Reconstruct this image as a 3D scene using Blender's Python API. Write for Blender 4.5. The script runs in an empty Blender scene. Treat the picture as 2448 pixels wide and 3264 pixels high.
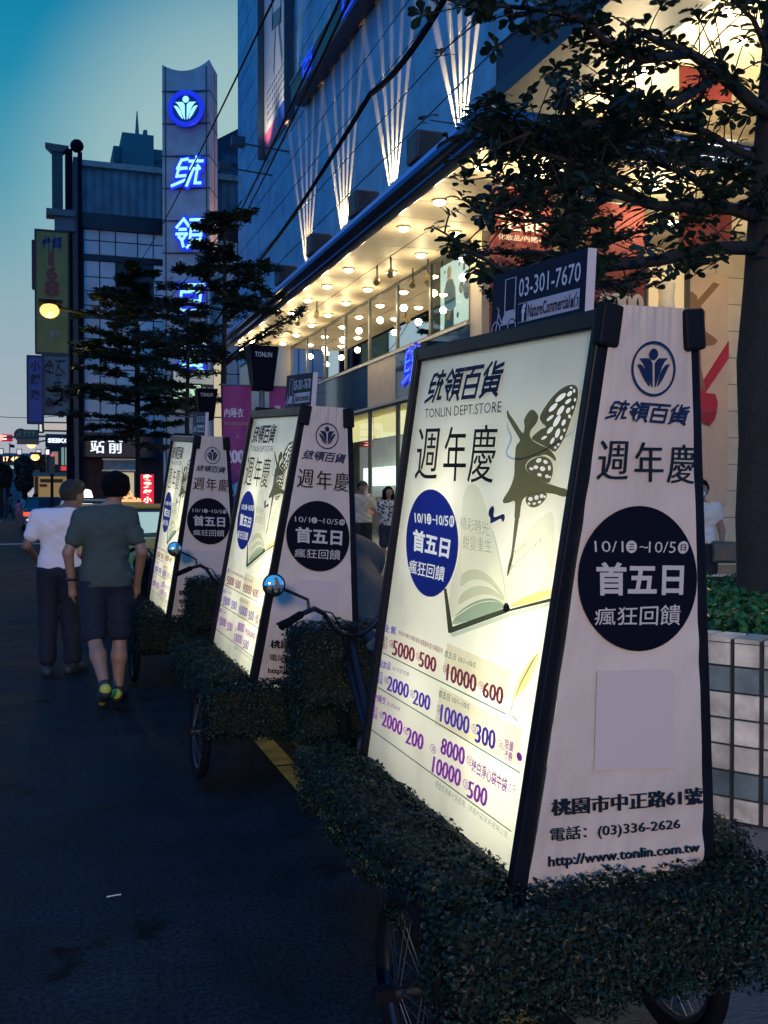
import bpy, bmesh, math, random, json
import numpy as np
from mathutils import Vector, Matrix
random.seed(7); np.random.seed(7)
scene = bpy.context.scene
R = math.radians
# ------------------------------------------------------------------ camera
cam_d = bpy.data.cameras.new('camera'); cam = bpy.data.objects.new('camera', cam_d)
scene.collection.objects.link(cam); scene.camera = cam
CAM_Z = 1.55; YAW = R(18.74); PITCH = R(-0.93)
cam.location = (0, 0, CAM_Z); cam.rotation_euler = (R(90)+PITCH, 0, -YAW)
cam_d.sensor_fit = 'VERTICAL'; cam_d.sensor_height = 36; cam_d.lens = 36*3200/3264
cam_d.clip_start = 0.05; cam_d.clip_end = 3000
# ------------------------------------------------------------------ sky
w = bpy.data.worlds.new('World'); scene.world = w; w.use_nodes = True
nt = w.node_tree; nt.nodes.clear()
def N(nt, t, **k):
    n = nt.nodes.new(t)
    for a, b in k.items(): setattr(n, a, b)
    return n
def srgb(*c):
    c = [x/255 for x in c[:3]]
    return tuple((x/12.92 if x <= .04045 else ((x+.055)/1.055)**2.4) for x in c)+(1,)
SUN_EL, SUN_ROT = R(1.0), R(-60)
tc = N(nt, 'ShaderNodeTexCoord'); sep = N(nt, 'ShaderNodeSeparateXYZ')
nt.links.new(tc.outputs['Generated'], sep.inputs[0])
ramp = N(nt, 'ShaderNodeValToRGB'); cr = ramp.color_ramp
stops = [(0, (180, 178, 192)), (.07, (168, 180, 192)), (.19, (142, 178, 190)), (.28, (86, 161, 184)), (.37, (26, 142, 178)), (.44, (0, 130, 172)), (.6, (0, 110, 176)), (1, (0, 96, 180))]
while len(cr.elements) < len(stops): cr.elements.new(.5)
for e, (p, c) in zip(cr.elements, stops): e.position = p; e.color = srgb(*c)
nt.links.new(tc.outputs['Generated'], sep.inputs[0]); nt.links.new(sep.outputs['Z'], ramp.inputs[0])
def toward(v, d0, d1, top_):
    dot = N(nt, 'ShaderNodeVectorMath', operation='DOT_PRODUCT'); dot.inputs[1].default_value = Vector(v).normalized(); nt.links.new(tc.outputs['Generated'], dot.inputs[0])
    mr = N(nt, 'ShaderNodeMapRange', interpolation_type='SMOOTHSTEP'); mr.inputs[1].default_value = d0; mr.inputs[2].default_value = d1; mr.inputs[3].default_value = 0; mr.inputs[4].default_value = top_
    nt.links.new(dot.outputs['Value'], mr.inputs[0]); return mr.outputs[0]
# the west keeps the last pale light; overhead, north and east the dusk is deep blue
west = N(nt, 'ShaderNodeMix', data_type='RGBA'); west.inputs[6].default_value = (.004, .20, .72, 1)
east = N(nt, 'ShaderNodeMix', data_type='RGBA'); east.inputs[6].default_value = (.004, .20, .72, 1); east.inputs[7].default_value = (.06, .36, .95, 1)
nt.links.new(toward((0, -1, .3), .35, .9, 1), east.inputs[0]); nt.links.new(east.outputs[2], west.inputs[6])
nt.links.new(toward((0, 1, .16), .70, .90, 1), west.inputs[0]); nt.links.new(ramp.outputs[0], west.inputs[7])
mixp = N(nt, 'ShaderNodeMix', data_type='RGBA'); mixp.inputs[7].default_value = srgb(176, 206, 204)
nt.links.new(toward((.19, .92, .27), .970, .999, .85), mixp.inputs[0]); nt.links.new(west.outputs[2], mixp.inputs[6])
sky = N(nt, 'ShaderNodeTexSky'); sky.sky_type = 'NISHITA'; sky.sun_disc = False
sky.sun_elevation = SUN_EL; sky.sun_rotation = SUN_ROT
bg1 = N(nt, 'ShaderNodeBackground'); bg1.inputs[1].default_value = .93
bg2 = N(nt, 'ShaderNodeBackground'); bg2.inputs[1].default_value = .008
add = N(nt, 'ShaderNodeAddShader'); out = N(nt, 'ShaderNodeOutputWorld')
nt.links.new(mixp.outputs[2], bg1.inputs[0]); nt.links.new(sky.outputs[0], bg2.inputs[0])
nt.links.new(bg1.outputs[0], add.inputs[0]); nt.links.new(bg2.outputs[0], add.inputs[1]); nt.links.new(add.outputs[0], out.inputs[0])
# last light of the day, very weak and wide
sl = bpy.data.lights.new('dusk_sun', 'SUN'); sl.energy = .02; sl.angle = R(20); sl.color = (1, .75, .6)
so = bpy.data.objects.new('dusk_sun', sl); scene.collection.objects.link(so); so.rotation_euler = (R(80), 0, R(60))
vs = scene.view_settings; vs.view_transform = 'Standard'; vs.look = 'None'; vs.exposure = 0; vs.gamma = 1; vs.use_curve_mapping = False
cy = scene.cycles; cy.max_bounces = 6; cy.diffuse_bounces = 3; cy.glossy_bounces = 3; cy.transmission_bounces = 4; cy.transparent_max_bounces = 12
cy.caustics_reflective = False; cy.caustics_refractive = False; cy.sample_clamp_indirect = 3.0; cy.use_denoising = True

# ------------------------------------------------------------------ pixel -> point (survey of the photograph, 2448x3264)
_f = Vector((math.sin(YAW)*math.cos(PITCH), math.cos(YAW)*math.cos(PITCH), math.sin(PITCH)))
_r = Vector((math.cos(YAW), -math.sin(YAW), 0)); _u = _r.cross(_f)
def ray(x, y): return _f+_r*((x-1224)/3200)+_u*((1632-y)/3200)
CP = Vector((0, 0, CAM_Z))
def atY(x, y, Y): d = ray(x, y); return CP+d*(Y/d.y)
def atX(x, y, X): d = ray(x, y); return CP+d*(X/d.x)
def atZ(x, y, z): d = ray(x, y); return CP+d*((z-CAM_Z)/d.z)

# ------------------------------------------------------------------ materials
MATS = {}
def mat(name, col=(.5, .5, .5), rough=.6, metal=0, emit=None, es=0, var=0, vscale=6, bump=0, bscale=40, spec=.5, coat=0):
    if name in MATS: return MATS[name]
    m = bpy.data.materials.new(name); m.use_nodes = True; t = m.node_tree; b = t.nodes['Principled BSDF']
    c = tuple(col[:3])+(1,)
    b.inputs['Base Color'].default_value = c; b.inputs['Roughness'].default_value = rough; b.inputs['Metallic'].default_value = metal
    b.inputs['Specular IOR Level'].default_value = spec; b.inputs['Coat Weight'].default_value = coat
    if var or bump:
        tcn = N(t, 'ShaderNodeTexCoord')
    if var:
        n = N(t, 'ShaderNodeTexNoise'); n.inputs['Scale'].default_value = vscale; n.inputs['Detail'].default_value = 6
        t.links.new(tcn.outputs['Object'], n.inputs['Vector'])
        rp = N(t, 'ShaderNodeMapRange'); rp.inputs[1].default_value = .3; rp.inputs[2].default_value = .7; rp.inputs[3].default_value = 1-var; rp.inputs[4].default_value = 1+var
        t.links.new(n.outputs['Fac'], rp.inputs[0])
        mx = N(t, 'ShaderNodeVectorMath', operation='SCALE'); mx.inputs[0].default_value = c[:3]
        t.links.new(rp.outputs[0], mx.inputs['Scale']); t.links.new(mx.outputs[0], b.inputs['Base Color'])
        r2 = N(t, 'ShaderNodeMapRange'); r2.inputs[3].default_value = max(.03, rough-.15*var*3); r2.inputs[4].default_value = min(1, rough+.15*var*3)
        t.links.new(n.outputs['Fac'], r2.inputs[0]); t.links.new(r2.outputs[0], b.inputs['Roughness'])
    if bump:
        n2 = N(t, 'ShaderNodeTexNoise'); n2.inputs['Scale'].default_value = bscale; n2.inputs['Detail'].default_value = 5
        t.links.new(tcn.outputs['Object'], n2.inputs['Vector'])
        bp = N(t, 'ShaderNodeBump'); bp.inputs['Strength'].default_value = bump; bp.inputs['Distance'].default_value = .02
        t.links.new(n2.outputs['Fac'], bp.inputs['Height']); t.links.new(bp.outputs[0], b.inputs['Normal'])
    if emit:
        b.inputs['Emission Color'].default_value = tuple(emit[:3])+(1,); b.inputs['Emission Strength'].default_value = es
    MATS[name] = m; return m
def glow(name, col, es): return mat(name, (.05, .05, .05), .5, emit=col, es=es)
def bsdf(m): return m.node_tree.nodes['Principled BSDF']
def leafmat(name, c1, c2, trans=.25, rough=.45):
    if name in MATS: return MATS[name]
    m = mat(name, c1, rough); t = m.node_tree; b = bsdf(m)
    g = N(t, 'ShaderNodeNewGeometry'); rp = N(t, 'ShaderNodeMix', data_type='RGBA')
    rp.inputs[6].default_value = tuple(c1)+(1,); rp.inputs[7].default_value = tuple(c2)+(1,)
    t.links.new(g.outputs['Random Per Island'], rp.inputs[0]); t.links.new(rp.outputs[2], b.inputs['Base Color'])
    tr = N(t, 'ShaderNodeBsdfTranslucent'); t.links.new(rp.outputs[2], tr.inputs[0])
    mx = N(t, 'ShaderNodeMixShader'); mx.inputs[0].default_value = trans
    o = [n for n in t.nodes if n.type == 'OUTPUT_MATERIAL'][0]
    t.links.new(b.outputs[0], mx.inputs[1]); t.links.new(tr.outputs[0], mx.inputs[2]); t.links.new(mx.outputs[0], o.inputs[0])
    return m
def glassmat(name, tint=(.8, .9, .9), refl=.12, rough=.02, k=1.0):
    if name in MATS: return MATS[name]
    m = bpy.data.materials.new(name); m.use_nodes = True; t = m.node_tree; t.nodes.clear()
    tr = N(t, 'ShaderNodeBsdfTransparent'); tr.inputs[0].default_value = tuple(tint)+(1,)
    gl = N(t, 'ShaderNodeBsdfGlossy'); gl.inputs['Roughness'].default_value = rough; gl.inputs[0].default_value = (1, 1, 1, 1)
    lw = N(t, 'ShaderNodeFresnel'); lw.inputs[0].default_value = 1.5
    mt = N(t, 'ShaderNodeMath', operation='MULTIPLY_ADD'); mt.inputs[1].default_value = k; mt.inputs[2].default_value = refl*.4
    mx = N(t, 'ShaderNodeMixShader'); o = N(t, 'ShaderNodeOutputMaterial')
    t.links.new(lw.outputs[0], mt.inputs[0]); t.links.new(mt.outputs[0], mx.inputs[0]); t.links.new(tr.outputs[0], mx.inputs[1]); t.links.new(gl.outputs[0], mx.inputs[2]); t.links.new(mx.outputs[0], o.inputs[0])
    MATS[name] = m; return m
def filmmat(name, col, trans, rough=.12, gloss=True):
    """backlit printed film: light from the tubes behind comes through it"""
    if name in MATS: return MATS[name]
    m = mat(name, col, rough); t = m.node_tree; b = bsdf(m)
    tr = N(t, 'ShaderNodeBsdfTranslucent'); tr.inputs[0].default_value = tuple(trans)+(1,)
    df = N(t, 'ShaderNodeAddShader'); o = [n for n in t.nodes if n.type == 'OUTPUT_MATERIAL'][0]
    b.inputs['Specular IOR Level'].default_value = .5 if gloss else .1
    t.links.new(b.outputs[0], df.inputs[0]); t.links.new(tr.outputs[0], df.inputs[1]); t.links.new(df.outputs[0], o.inputs[0])
    return m

def inkmat(name, col, body=(0, 0, 0), glow_=0):
    """transparent printing ink: tints the lit film behind it, with a little body colour of its own"""
    if name in MATS: return MATS[name]
    m = mat(name, body, .6, spec=.08); t = m.node_tree; b = bsdf(m)
    tr = N(t, 'ShaderNodeBsdfTransparent'); tr.inputs[0].default_value = tuple(col)+(1,); ad = N(t, 'ShaderNodeAddShader'); o = [n for n in t.nodes if n.type == 'OUTPUT_MATERIAL'][0]
    t.links.new(b.outputs[0], ad.inputs[0]); t.links.new(tr.outputs[0], ad.inputs[1]); t.links.new(ad.outputs[0], o.inputs[0]); return m
# ------------------------------------------------------------------ mesh builder
class MB:
    def __init__(s): s.v = []; s.f = []; s.m = []
    def add(s, vs, fs, mi=0):
        o = len(s.v); s.v += [tuple(p) for p in vs]; s.f += [tuple(i+o for i in f) for f in fs]; s.m += [mi]*len(fs); return s
    def box(s, x0, x1, y0, y1, z0, z1, mi=0):
        v = [(x, y, z) for z in (z0, z1) for y in (y0, y1) for x in (x0, x1)]
        return s.add(v, [(0, 2, 3, 1), (4, 5, 7, 6), (0, 1, 5, 4), (2, 6, 7, 3), (0, 4, 6, 2), (1, 3, 7, 5)], mi)
    def bar(s, a, b, w, h=None, mi=0, upv=(0, 0, 1)):
        a = Vector(a); b = Vector(b); h = h or w; d = (b-a).normalized(); u = Vector(upv)
        if abs(d.dot(u)) > .95: u = Vector((0, 1, 0))
        x = d.cross(u).normalized(); y = x.cross(d)
        v = [p+x*i*w/2+y*j*h/2 for p in (a, b) for i, j in ((-1, -1), (1, -1), (1, 1), (-1, 1))]
        return s.add(v, [(3, 2, 1, 0), (4, 5, 6, 7), (0, 1, 5, 4), (1, 2, 6, 5), (2, 3, 7, 6), (3, 0, 4, 7)], mi)
    def tube(s, pts, r, n=8, mi=0, caps=True):
        pts = [Vector(p) for p in pts]; rs = r if isinstance(r, (list, tuple)) else [r]*len(pts)
        vs = []; prev = None
        for i, p in enumerate(pts):
            d = (pts[min(i+1, len(pts)-1)]-pts[max(i-1, 0)]).normalized()
            if prev is None:
                a = d.cross(Vector((0, 0, 1)))
                if a.length < .01: a = d.cross(Vector((0, 1, 0)))
                a.normalize()
            else:
                a = (prev-d*prev.dot(d)); a = a.normalized() if a.length > 1e-6 else prev
            prev = a; b = d.cross(a)
            vs += [p+(a*math.cos(k*2*math.pi/n)+b*math.sin(k*2*math.pi/n))*rs[i] for k in range(n)]
        fs = [(i*n+k, i*n+(k+1) % n, (i+1)*n+(k+1) % n, (i+1)*n+k) for i in range(len(pts)-1) for k in range(n)]
        if caps: fs += [tuple(range(n-1, -1, -1)), tuple((len(pts)-1)*n+k for k in range(n))]
        return s.add(vs, fs, mi)
    def ring(s, c, R_, r, axis='x', n=40, k=8, mi=0):
        c = Vector(c); vs = []
        for i in range(n):
            t = 2*math.pi*i/n
            for j in range(k):
                q = 2*math.pi*j/k; rad = R_+r*math.cos(q); off = r*math.sin(q)
                p = (rad*math.cos(t), rad*math.sin(t))
                vs.append(c+(Vector((off, p[0], p[1])) if axis == 'x' else Vector((p[0], off, p[1])) if axis == 'y' else Vector((p[0], p[1], off))))
        return s.add(vs, [(i*k+j, i*k+(j+1) % k, ((i+1) % n)*k+(j+1) % k, ((i+1) % n)*k+j) for i in range(n) for j in range(k)], mi)
    def lathe(s, prof, c=(0, 0, 0), n=24, mi=0):
        vs = [(c[0]+r*math.cos(2*math.pi*k/n), c[1]+r*math.sin(2*math.pi*k/n), c[2]+z) for r, z in prof for k in range(n)]
        fs = [(i*n+k, i*n+(k+1) % n, (i+1)*n+(k+1) % n, (i+1)*n+k) for i in range(len(prof)-1) for k in range(n)]
        if prof[0][0] > 1e-4: fs.append(tuple(range(n-1, -1, -1)))
        if prof[-1][0] > 1e-4: fs.append(tuple((len(prof)-1)*n+k for k in range(n)))
        return s.add(vs, fs, mi)
    def ball(s, c, r, n=12, mi=0):
        r = r if isinstance(r, (list, tuple)) else (r, r, r); vs = []; m = n//2
        for i in range(m+1):
            a = math.pi*i/m
            for k in range(n):
                b = 2*math.pi*k/n
                vs.append((c[0]+r[0]*math.sin(a)*math.cos(b), c[1]+r[1]*math.sin(a)*math.sin(b), c[2]-r[2]*math.cos(a)))
        return s.add(vs, [(i*n+k, i*n+(k+1) % n, (i+1)*n+(k+1) % n, (i+1)*n+k) for i in range(m) for k in range(n)], mi)
    def prism(s, poly, fn, d0, d1, mi=0):
        """poly of 2-D points; fn(x, y, d) -> 3-D"""
        n = len(poly); vs = [fn(x, y, d0) for x, y in poly]+[fn(x, y, d1) for x, y in poly]
        return s.add(vs, [tuple(range(n-1, -1, -1)), tuple(range(n, 2*n))]+[(i, (i+1) % n, n+(i+1) % n, n+i) for i in range(n)], mi)
    def quad(s, a, b, c, d, mi=0): return s.add([a, b, c, d], [(0, 1, 2, 3)], mi)
    def build(s, name, mats, parent=None, smooth=False, bevel=0, tri=False):
        me = bpy.data.meshes.new(name); me.from_pydata([tuple(p) for p in s.v], [], s.f)
        mats = mats if isinstance(mats, (list, tuple)) else [mats]
        for m in mats: me.materials.append(m)
        me.polygons.foreach_set('material_index', s.m)
        if smooth is True: me.polygons.foreach_set('use_smooth', [True]*len(s.f))
        elif smooth: me.set_sharp_from_angle(angle=R(smooth)); me.polygons.foreach_set('use_smooth', [True]*len(s.f)); me.set_sharp_from_angle(angle=R(smooth))
        me.update()
        o = bpy.data.objects.new(name, me); scene.collection.objects.link(o)
        if parent: o.parent = parent
        if bevel:
            md = o.modifiers.new('bevel', 'BEVEL'); md.width = bevel; md.segments = 2; md.limit_method = 'ANGLE'
        return o
def thing(name, label, cat, loc=(0, 0, 0), rz=0, group=None):
    o = bpy.data.objects.new(name, None); scene.collection.objects.link(o); o.location = loc; o.rotation_euler = (0, 0, rz)
    o.empty_display_size = .1
    return tag(o, label, cat, group)
def tag(o, label, cat, group=None):
    o['label'] = label; o['category'] = cat
    if group: o['group'] = group
    return o
def struct(o): o['kind'] = 'structure'; return o
def copy_tree(o, parent=None):
    c = o.copy(); scene.collection.objects.link(c)
    if parent: c.parent = parent
    for ch in [x for x in o.children]: copy_tree(ch, c)
    return c
def lamp(name, kind, loc, energy, col, parent=None, **k):
    l = bpy.data.lights.new(name, kind); l.energy = energy; l.color = col
    for a, b in k.items(): setattr(l, a, b)
    o = bpy.data.objects.new(name, l); scene.collection.objects.link(o); o.location = loc
    if parent: o.parent = parent
    return o
def aim(o, d): o.rotation_euler = Vector(d).to_track_quat('-Z', 'Y').to_euler()

# ------------------------------------------------------------------ lettering as meshes (Blender's built-in font)
_TX = {}
def glyphs(s, bold=0.0, res=2):
    """-> (verts in a unit box, triangles, width/height)"""
    k = (s, bold, res)
    if k in _TX: return _TX[k]
    c = bpy.data.curves.new('t', 'FONT'); c.body = s; c.resolution_u = res; c.offset = bold; c.fill_mode = 'FRONT'
    o = bpy.data.objects.new('t', c); scene.collection.objects.link(o)
    dg = bpy.context.evaluated_depsgraph_get(); me = bpy.data.meshes.new_from_object(o.evaluated_get(dg))
    v = [(p.co.x, p.co.y) for p in me.vertices]; f = [tuple(p.vertices) for p in me.polygons]
    bpy.data.objects.remove(o); bpy.data.curves.remove(c); bpy.data.meshes.remove(me)
    x0 = min(p[0] for p in v); x1 = max(p[0] for p in v); y0 = min(p[1] for p in v); y1 = max(p[1] for p in v)
    v = [((x-x0)/(x1-x0), (y-y0)/(y1-y0)) for x, y in v]
    _TX[k] = (v, f, (x1-x0)/(y1-y0)); return _TX[k]
def qmap(q):
    """bilinear map of the unit square on the quad BL, BR, TR, TL"""
    def g(x, y):
        w_ = ((1-x)*(1-y), x*(1-y), x*y, (1-x)*y)
        return tuple(sum(w_[i]*q[i][j] for i in range(4)) for j in range(len(q[0])))
    return g
def put(mb, s, g, bold=0.0, mi=0, serif=0, eps=0, lift=None, res=2):
    """write s on the unit square of map g (x, y) -> 3-D point; serif thickens the upright strokes only"""
    v, f, a = glyphs(s, bold, res)
    n = 1 if not serif else 5
    for k in range(n):
        dx = 0 if n == 1 else (k-2)*.5*serif
        pts = [g(x+dx, y) for x, y in v]
        if lift: pts = [lift(p, k) for p in pts]
        elif n > 1: pts = [(p[0], p[1]-.0007*k, p[2]) for p in pts]
        mb.add(pts, f, mi)
def flat(o, ux, uy):
    """map of the unit square on the plane through o spanned by ux, uy"""
    o = Vector(o); ux = Vector(ux); uy = Vector(uy)
    return lambda x, y: tuple(o+ux*x+uy*y)
def strokes(mb, lines, g, wd, mi=0, shear=0):
    """thick polylines of a hand-drawn character; g maps the unit square"""
    for L_ in lines:
        for (x0, y0), (x1, y1) in zip(L_[:-1], L_[1:]):
            dx, dy = x1-x0, y1-y0; l = math.hypot(dx, dy) or 1; dx /= l; dy /= l; e = wd*.45
            nx, ny = -dy*wd/2, dx*wd/2
            q = [(x0-dx*e+nx, y0-dy*e+ny), (x0-dx*e-nx, y0-dy*e-ny), (x1+dx*e-nx, y1+dy*e-ny), (x1+dx*e+nx, y1+dy*e+ny)]
            mb.add([g(x+shear*(y-.5), y) for x, y in q], [(0, 1, 2, 3)], mi)
TONG = [[(.42, .93), (.2, .9), (.08, .62), (.42, .62)], [(.3, .62), (.12, .58), (.08, .34), (.4, .36)], [(-.06, .02), (.4, .2)],
        [(.52, .86), (1.0, .86)], [(.77, 1), (.77, .88)], [(.7, .84), (.58, .6), (.92, .6), (.84, .7)], [(.68, .58), (.5, .02)], [(.84, .58), (.8, .1), (1.0, .1)]]
LING = [[(.25, .98), (.02, .7)], [(.25, .98), (.47, .74)], [(.14, .62), (.36, .62)], [(.04, .46), (.42, .46), (.28, .24), (.14, .36)], [(.26, .24), (.34, .04)],
        [(.52, .95), (1.02, .95)], [(.77, .95), (.68, .8)], [(.57, .78), (.97, .78), (.97, .24), (.57, .24), (.57, .78)], [(.57, .6), (.97, .6)], [(.57, .42), (.97, .42)], [(.66, .22), (.5, 0)], [(.88, .22), (1.04, 0)]]
BAI = [[(-.02, .95), (1.0, .95)], [(.52, .95), (.36, .72)], [(.14, .7), (.9, .7), (.9, .03), (.14, .03), (.14, .7)], [(.14, .37), (.9, .37)]]
HUO = [[(.28, 1), (.02, .7)], [(.17, .84), (.17, .6)], [(.5, 1), (.48, .7), (.98, .7)], [(.94, .92), (.5, .82)], [(.12, .55), (.9, .55), (.9, .18), (.12, .18), (.12, .55)], [(.12, .37), (.9, .37)], [(.5, .55), (.5, .18)], [(.3, .16), (.06, 0)], [(.7, .16), (.96, 0)]]
def store_name(mb, g, wd=.1, mi=0, shear=.12):
    for i, ch in enumerate((TONG, LING, BAI, HUO)):
        strokes(mb, ch, lambda x, y, i=i: g((i+.04+.86*x)/4, y), wd, mi, shear)
def emblem(mb, g, mi=0, ring=True, mi2=None):
    """ring, head dot and four leaves, on the unit square"""
    n = 40
    if ring:
        a = [(.5+.5*math.cos(2*math.pi*k/n), .5+.5*math.sin(2*math.pi*k/n)) for k in range(n)]
        b = [(.5+.455*math.cos(2*math.pi*k/n), .5+.455*math.sin(2*math.pi*k/n)) for k in range(n)]
        mb.add([g(*p) for p in a+b], [(k, (k+1) % n, n+(k+1) % n, n+k) for k in range(n)], mi)
    mi2 = mi if mi2 is None else mi2
    mb.add([g(.5+.1*math.cos(2*math.pi*k/20), .765+.1*math.sin(2*math.pi*k/20)) for k in range(20)], [tuple(range(20))], mi2)
    inner = [(.475, .17), (.47, .6), (.43, .66), (.38, .69), (.18, .69), (.25, .63), (.31, .54), (.36, .42), (.455, .18)]
    outer = [(.42, .2), (.35, .42), (.3, .5), (.24, .565), (.17, .585), (.13, .575), (.18, .51), (.22, .44), (.3, .3), (.40, .19)]
    for pl in (inner, outer):
        mb.add([g(x, y) for x, y in pl], [tuple(range(len(pl)))], mi2); mb.add([g(1-x, y) for x, y in pl], [tuple(range(len(pl)-1, -1, -1))], mi2)

# ------------------------------------------------------------------ smooth bodies: signed distances + surface nets
def surface_nets(F, o, h):
    nx, ny, nz = F.shape; S = F < 0
    cs = [(i, j, k) for i in (0, 1) for j in (0, 1) for k in (0, 1)]
    sl_ = lambda A, c: A[c[0]:nx-1+c[0], c[1]:ny-1+c[1], c[2]:nz-1+c[2]]
    cnt = sum(sl_(S, c).astype(np.int8) for c in cs); mask = (cnt > 0) & (cnt < 8)
    idx = -np.ones(mask.shape, int); I = np.argwhere(mask); idx[mask] = np.arange(len(I))
    vals = {c: sl_(F, c)[mask] for c in cs}
    acc = np.zeros((len(I), 3)); n = np.zeros(len(I))
    for a in cs:
        for ax in range(3):
            if a[ax] == 0:
                b = list(a); b[ax] = 1; b = tuple(b); fa, fb = vals[a], vals[b]; cr_ = (fa < 0) != (fb < 0)
                t = np.where(cr_, fa/np.where(fa-fb == 0, 1, fa-fb), 0)
                p = np.tile(np.array(a, float), (len(I), 1)); p[:, ax] += t
                acc[cr_] += p[cr_]; n[cr_] += 1
    V = (I+acc/n[:, None])*h+np.array(o); Fs = []
    for ax in range(3):
        b, c = (ax+1) % 3, (ax+2) % 3
        A = np.moveaxis(S, (ax, b, c), (0, 1, 2)); X = np.moveaxis(idx, (ax, b, c), (0, 1, 2))
        ch = A[:-1, 1:-1, 1:-1] != A[1:, 1:-1, 1:-1]; P = np.argwhere(ch)
        if not len(P): continue
        i, j, k = P.T; q = np.stack([X[i, j, k], X[i, j+1, k], X[i, j+1, k+1], X[i, j, k+1]], 1)
        fl = A[i, j+1, k+1]; q[~fl] = q[~fl][:, ::-1]; q = q[(q >= 0).all(1)]; Fs.append(q)
    return V, np.concatenate(Fs)
def sdf(prims, h=.01, offset=0, cuts=(), pad=.03):
    """prims: (a, b, ra, rb, k, squash-depth or 1). cuts: (normal, d) keeps points with n.p < d"""
    A = np.array([p[0] for p in prims]+[p[1] for p in prims]); rm = max(max(p[2], p[3]) for p in prims)+offset+pad
    lo = A.min(0)-rm; hi = A.max(0)+rm
    ax = [np.arange(lo[i], hi[i]+h, h) for i in range(3)]
    F = np.full([len(a) for a in ax], 1.0)
    for a, b, ra, rb, k, sq in prims:
        a = np.array(a, float); b = np.array(b, float); r = max(ra, rb)+offset+.06
        sl_ = []
        for i in range(3):
            l0 = min(a[i], b[i])-r; h0 = max(a[i], b[i])+r
            sl_.append(slice(max(0, int((l0-lo[i])/h)), min(len(ax[i]), int((h0-lo[i])/h)+2)))
        sl_ = tuple(sl_)
        X, Y, Z = np.meshgrid(ax[0][sl_[0]], ax[1][sl_[1]], ax[2][sl_[2]], indexing='ij')
        ba = b-a; L2 = max(ba@ba, 1e-9)
        t = np.clip(((X-a[0])*ba[0]+(Y-a[1])*ba[1]+(Z-a[2])*ba[2])/L2, 0, 1)
        d = np.sqrt((X-a[0]-t*ba[0])**2+((Y-a[1]-t*ba[1])/sq)**2+(Z-a[2]-t*ba[2])**2)-(ra+(rb-ra)*t)
        if sq != 1: d *= .5+.5*sq
        G = F[sl_]; hh = np.clip(.5+.5*(G-d)/k, 0, 1); F[sl_] = G*(1-hh)+d*hh-k*hh*(1-hh)
    F = F-offset
    for n_, d_ in cuts:
        n_ = np.array(n_, float)
        F = np.maximum(F, ax[0][:, None, None]*n_[0]+ax[1][None, :, None]*n_[1]+ax[2][None, None, :]*n_[2]-d_)
    return surface_nets(F, lo, h)
def sdf_obj(name, m, parent, prims, h=.01, offset=0, cuts=(), wobble=0):
    V, Q = sdf(prims, h, offset, cuts)
    if wobble:                                                       # loose cloth: slanting folds of several sizes
        x, y, z = V.T; q = np.sin(z*19+x*14+3*np.sin(x*9+z*5))*.9+.7*np.sin(z*41-x*33+2*np.sin(y*17+z*11))+.4*np.sin(z*83+x*47-y*51)
        c = np.array([0, 0, 0]); r = np.hypot(x, y)+1e-4
        V = V+wobble*np.stack([q*x/r*.7+.3*q, q*y/r*.7+.3*q, .3*q], 1)
    mb = MB(); mb.v = [tuple(p) for p in V]; mb.f = [tuple(int(i) for i in q) for q in Q]; mb.m = [0]*len(mb.f)
    return mb.build(name, m, parent, smooth=True)
# ================================================================== SETTING
def brickmat(name, c1, c2, mortar, bw, bh, ms=.006, rough=.5, axes='xy', offset=.5, bump=.3, spec=.5):
    m = mat(name, c1, rough, spec=spec); t = m.node_tree; b = bsdf(m)
    g = N(t, 'ShaderNodeTexCoord'); s = N(t, 'ShaderNodeSeparateXYZ'); c = N(t, 'ShaderNodeCombineXYZ')
    t.links.new(g.outputs['Object'], s.inputs[0])
    t.links.new(s.outputs['xyz'.index(axes[0])], c.inputs[0]); t.links.new(s.outputs['xyz'.index(axes[1])], c.inputs[1])
    k = N(t, 'ShaderNodeTexBrick'); k.offset = offset; k.inputs['Scale'].default_value = 1
    k.inputs['Color1'].default_value = tuple(c1)+(1,); k.inputs['Color2'].default_value = tuple(c2)+(1,); k.inputs['Mortar'].default_value = tuple(mortar)+(1,)
    k.inputs['Brick Width'].default_value = bw; k.inputs['Row Height'].default_value = bh; k.inputs['Mortar Size'].default_value = ms
    t.links.new(c.outputs[0], k.inputs['Vector'])
    n = N(t, 'ShaderNodeTexNoise'); n.inputs['Scale'].default_value = 3; n.inputs['Detail'].default_value = 8; t.links.new(g.outputs['Object'], n.inputs['Vector'])
    mr_ = N(t, 'ShaderNodeMapRange'); mr_.inputs[3].default_value = .72; mr_.inputs[4].default_value = 1.2; t.links.new(n.outputs['Fac'], mr_.inputs[0])
    vm = N(t, 'ShaderNodeVectorMath', operation='SCALE'); t.links.new(k.outputs['Color'], vm.inputs[0]); t.links.new(mr_.outputs[0], vm.inputs['Scale'])
    t.links.new(vm.outputs[0], b.inputs['Base Color'])
    bp = N(t, 'ShaderNodeBump'); bp.inputs['Strength'].default_value = bump; bp.inputs['Distance'].default_value = .01; bp.invert = True
    t.links.new(k.outputs['Fac'], bp.inputs['Height']); t.links.new(bp.outputs[0], b.inputs['Normal']); return m
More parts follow.
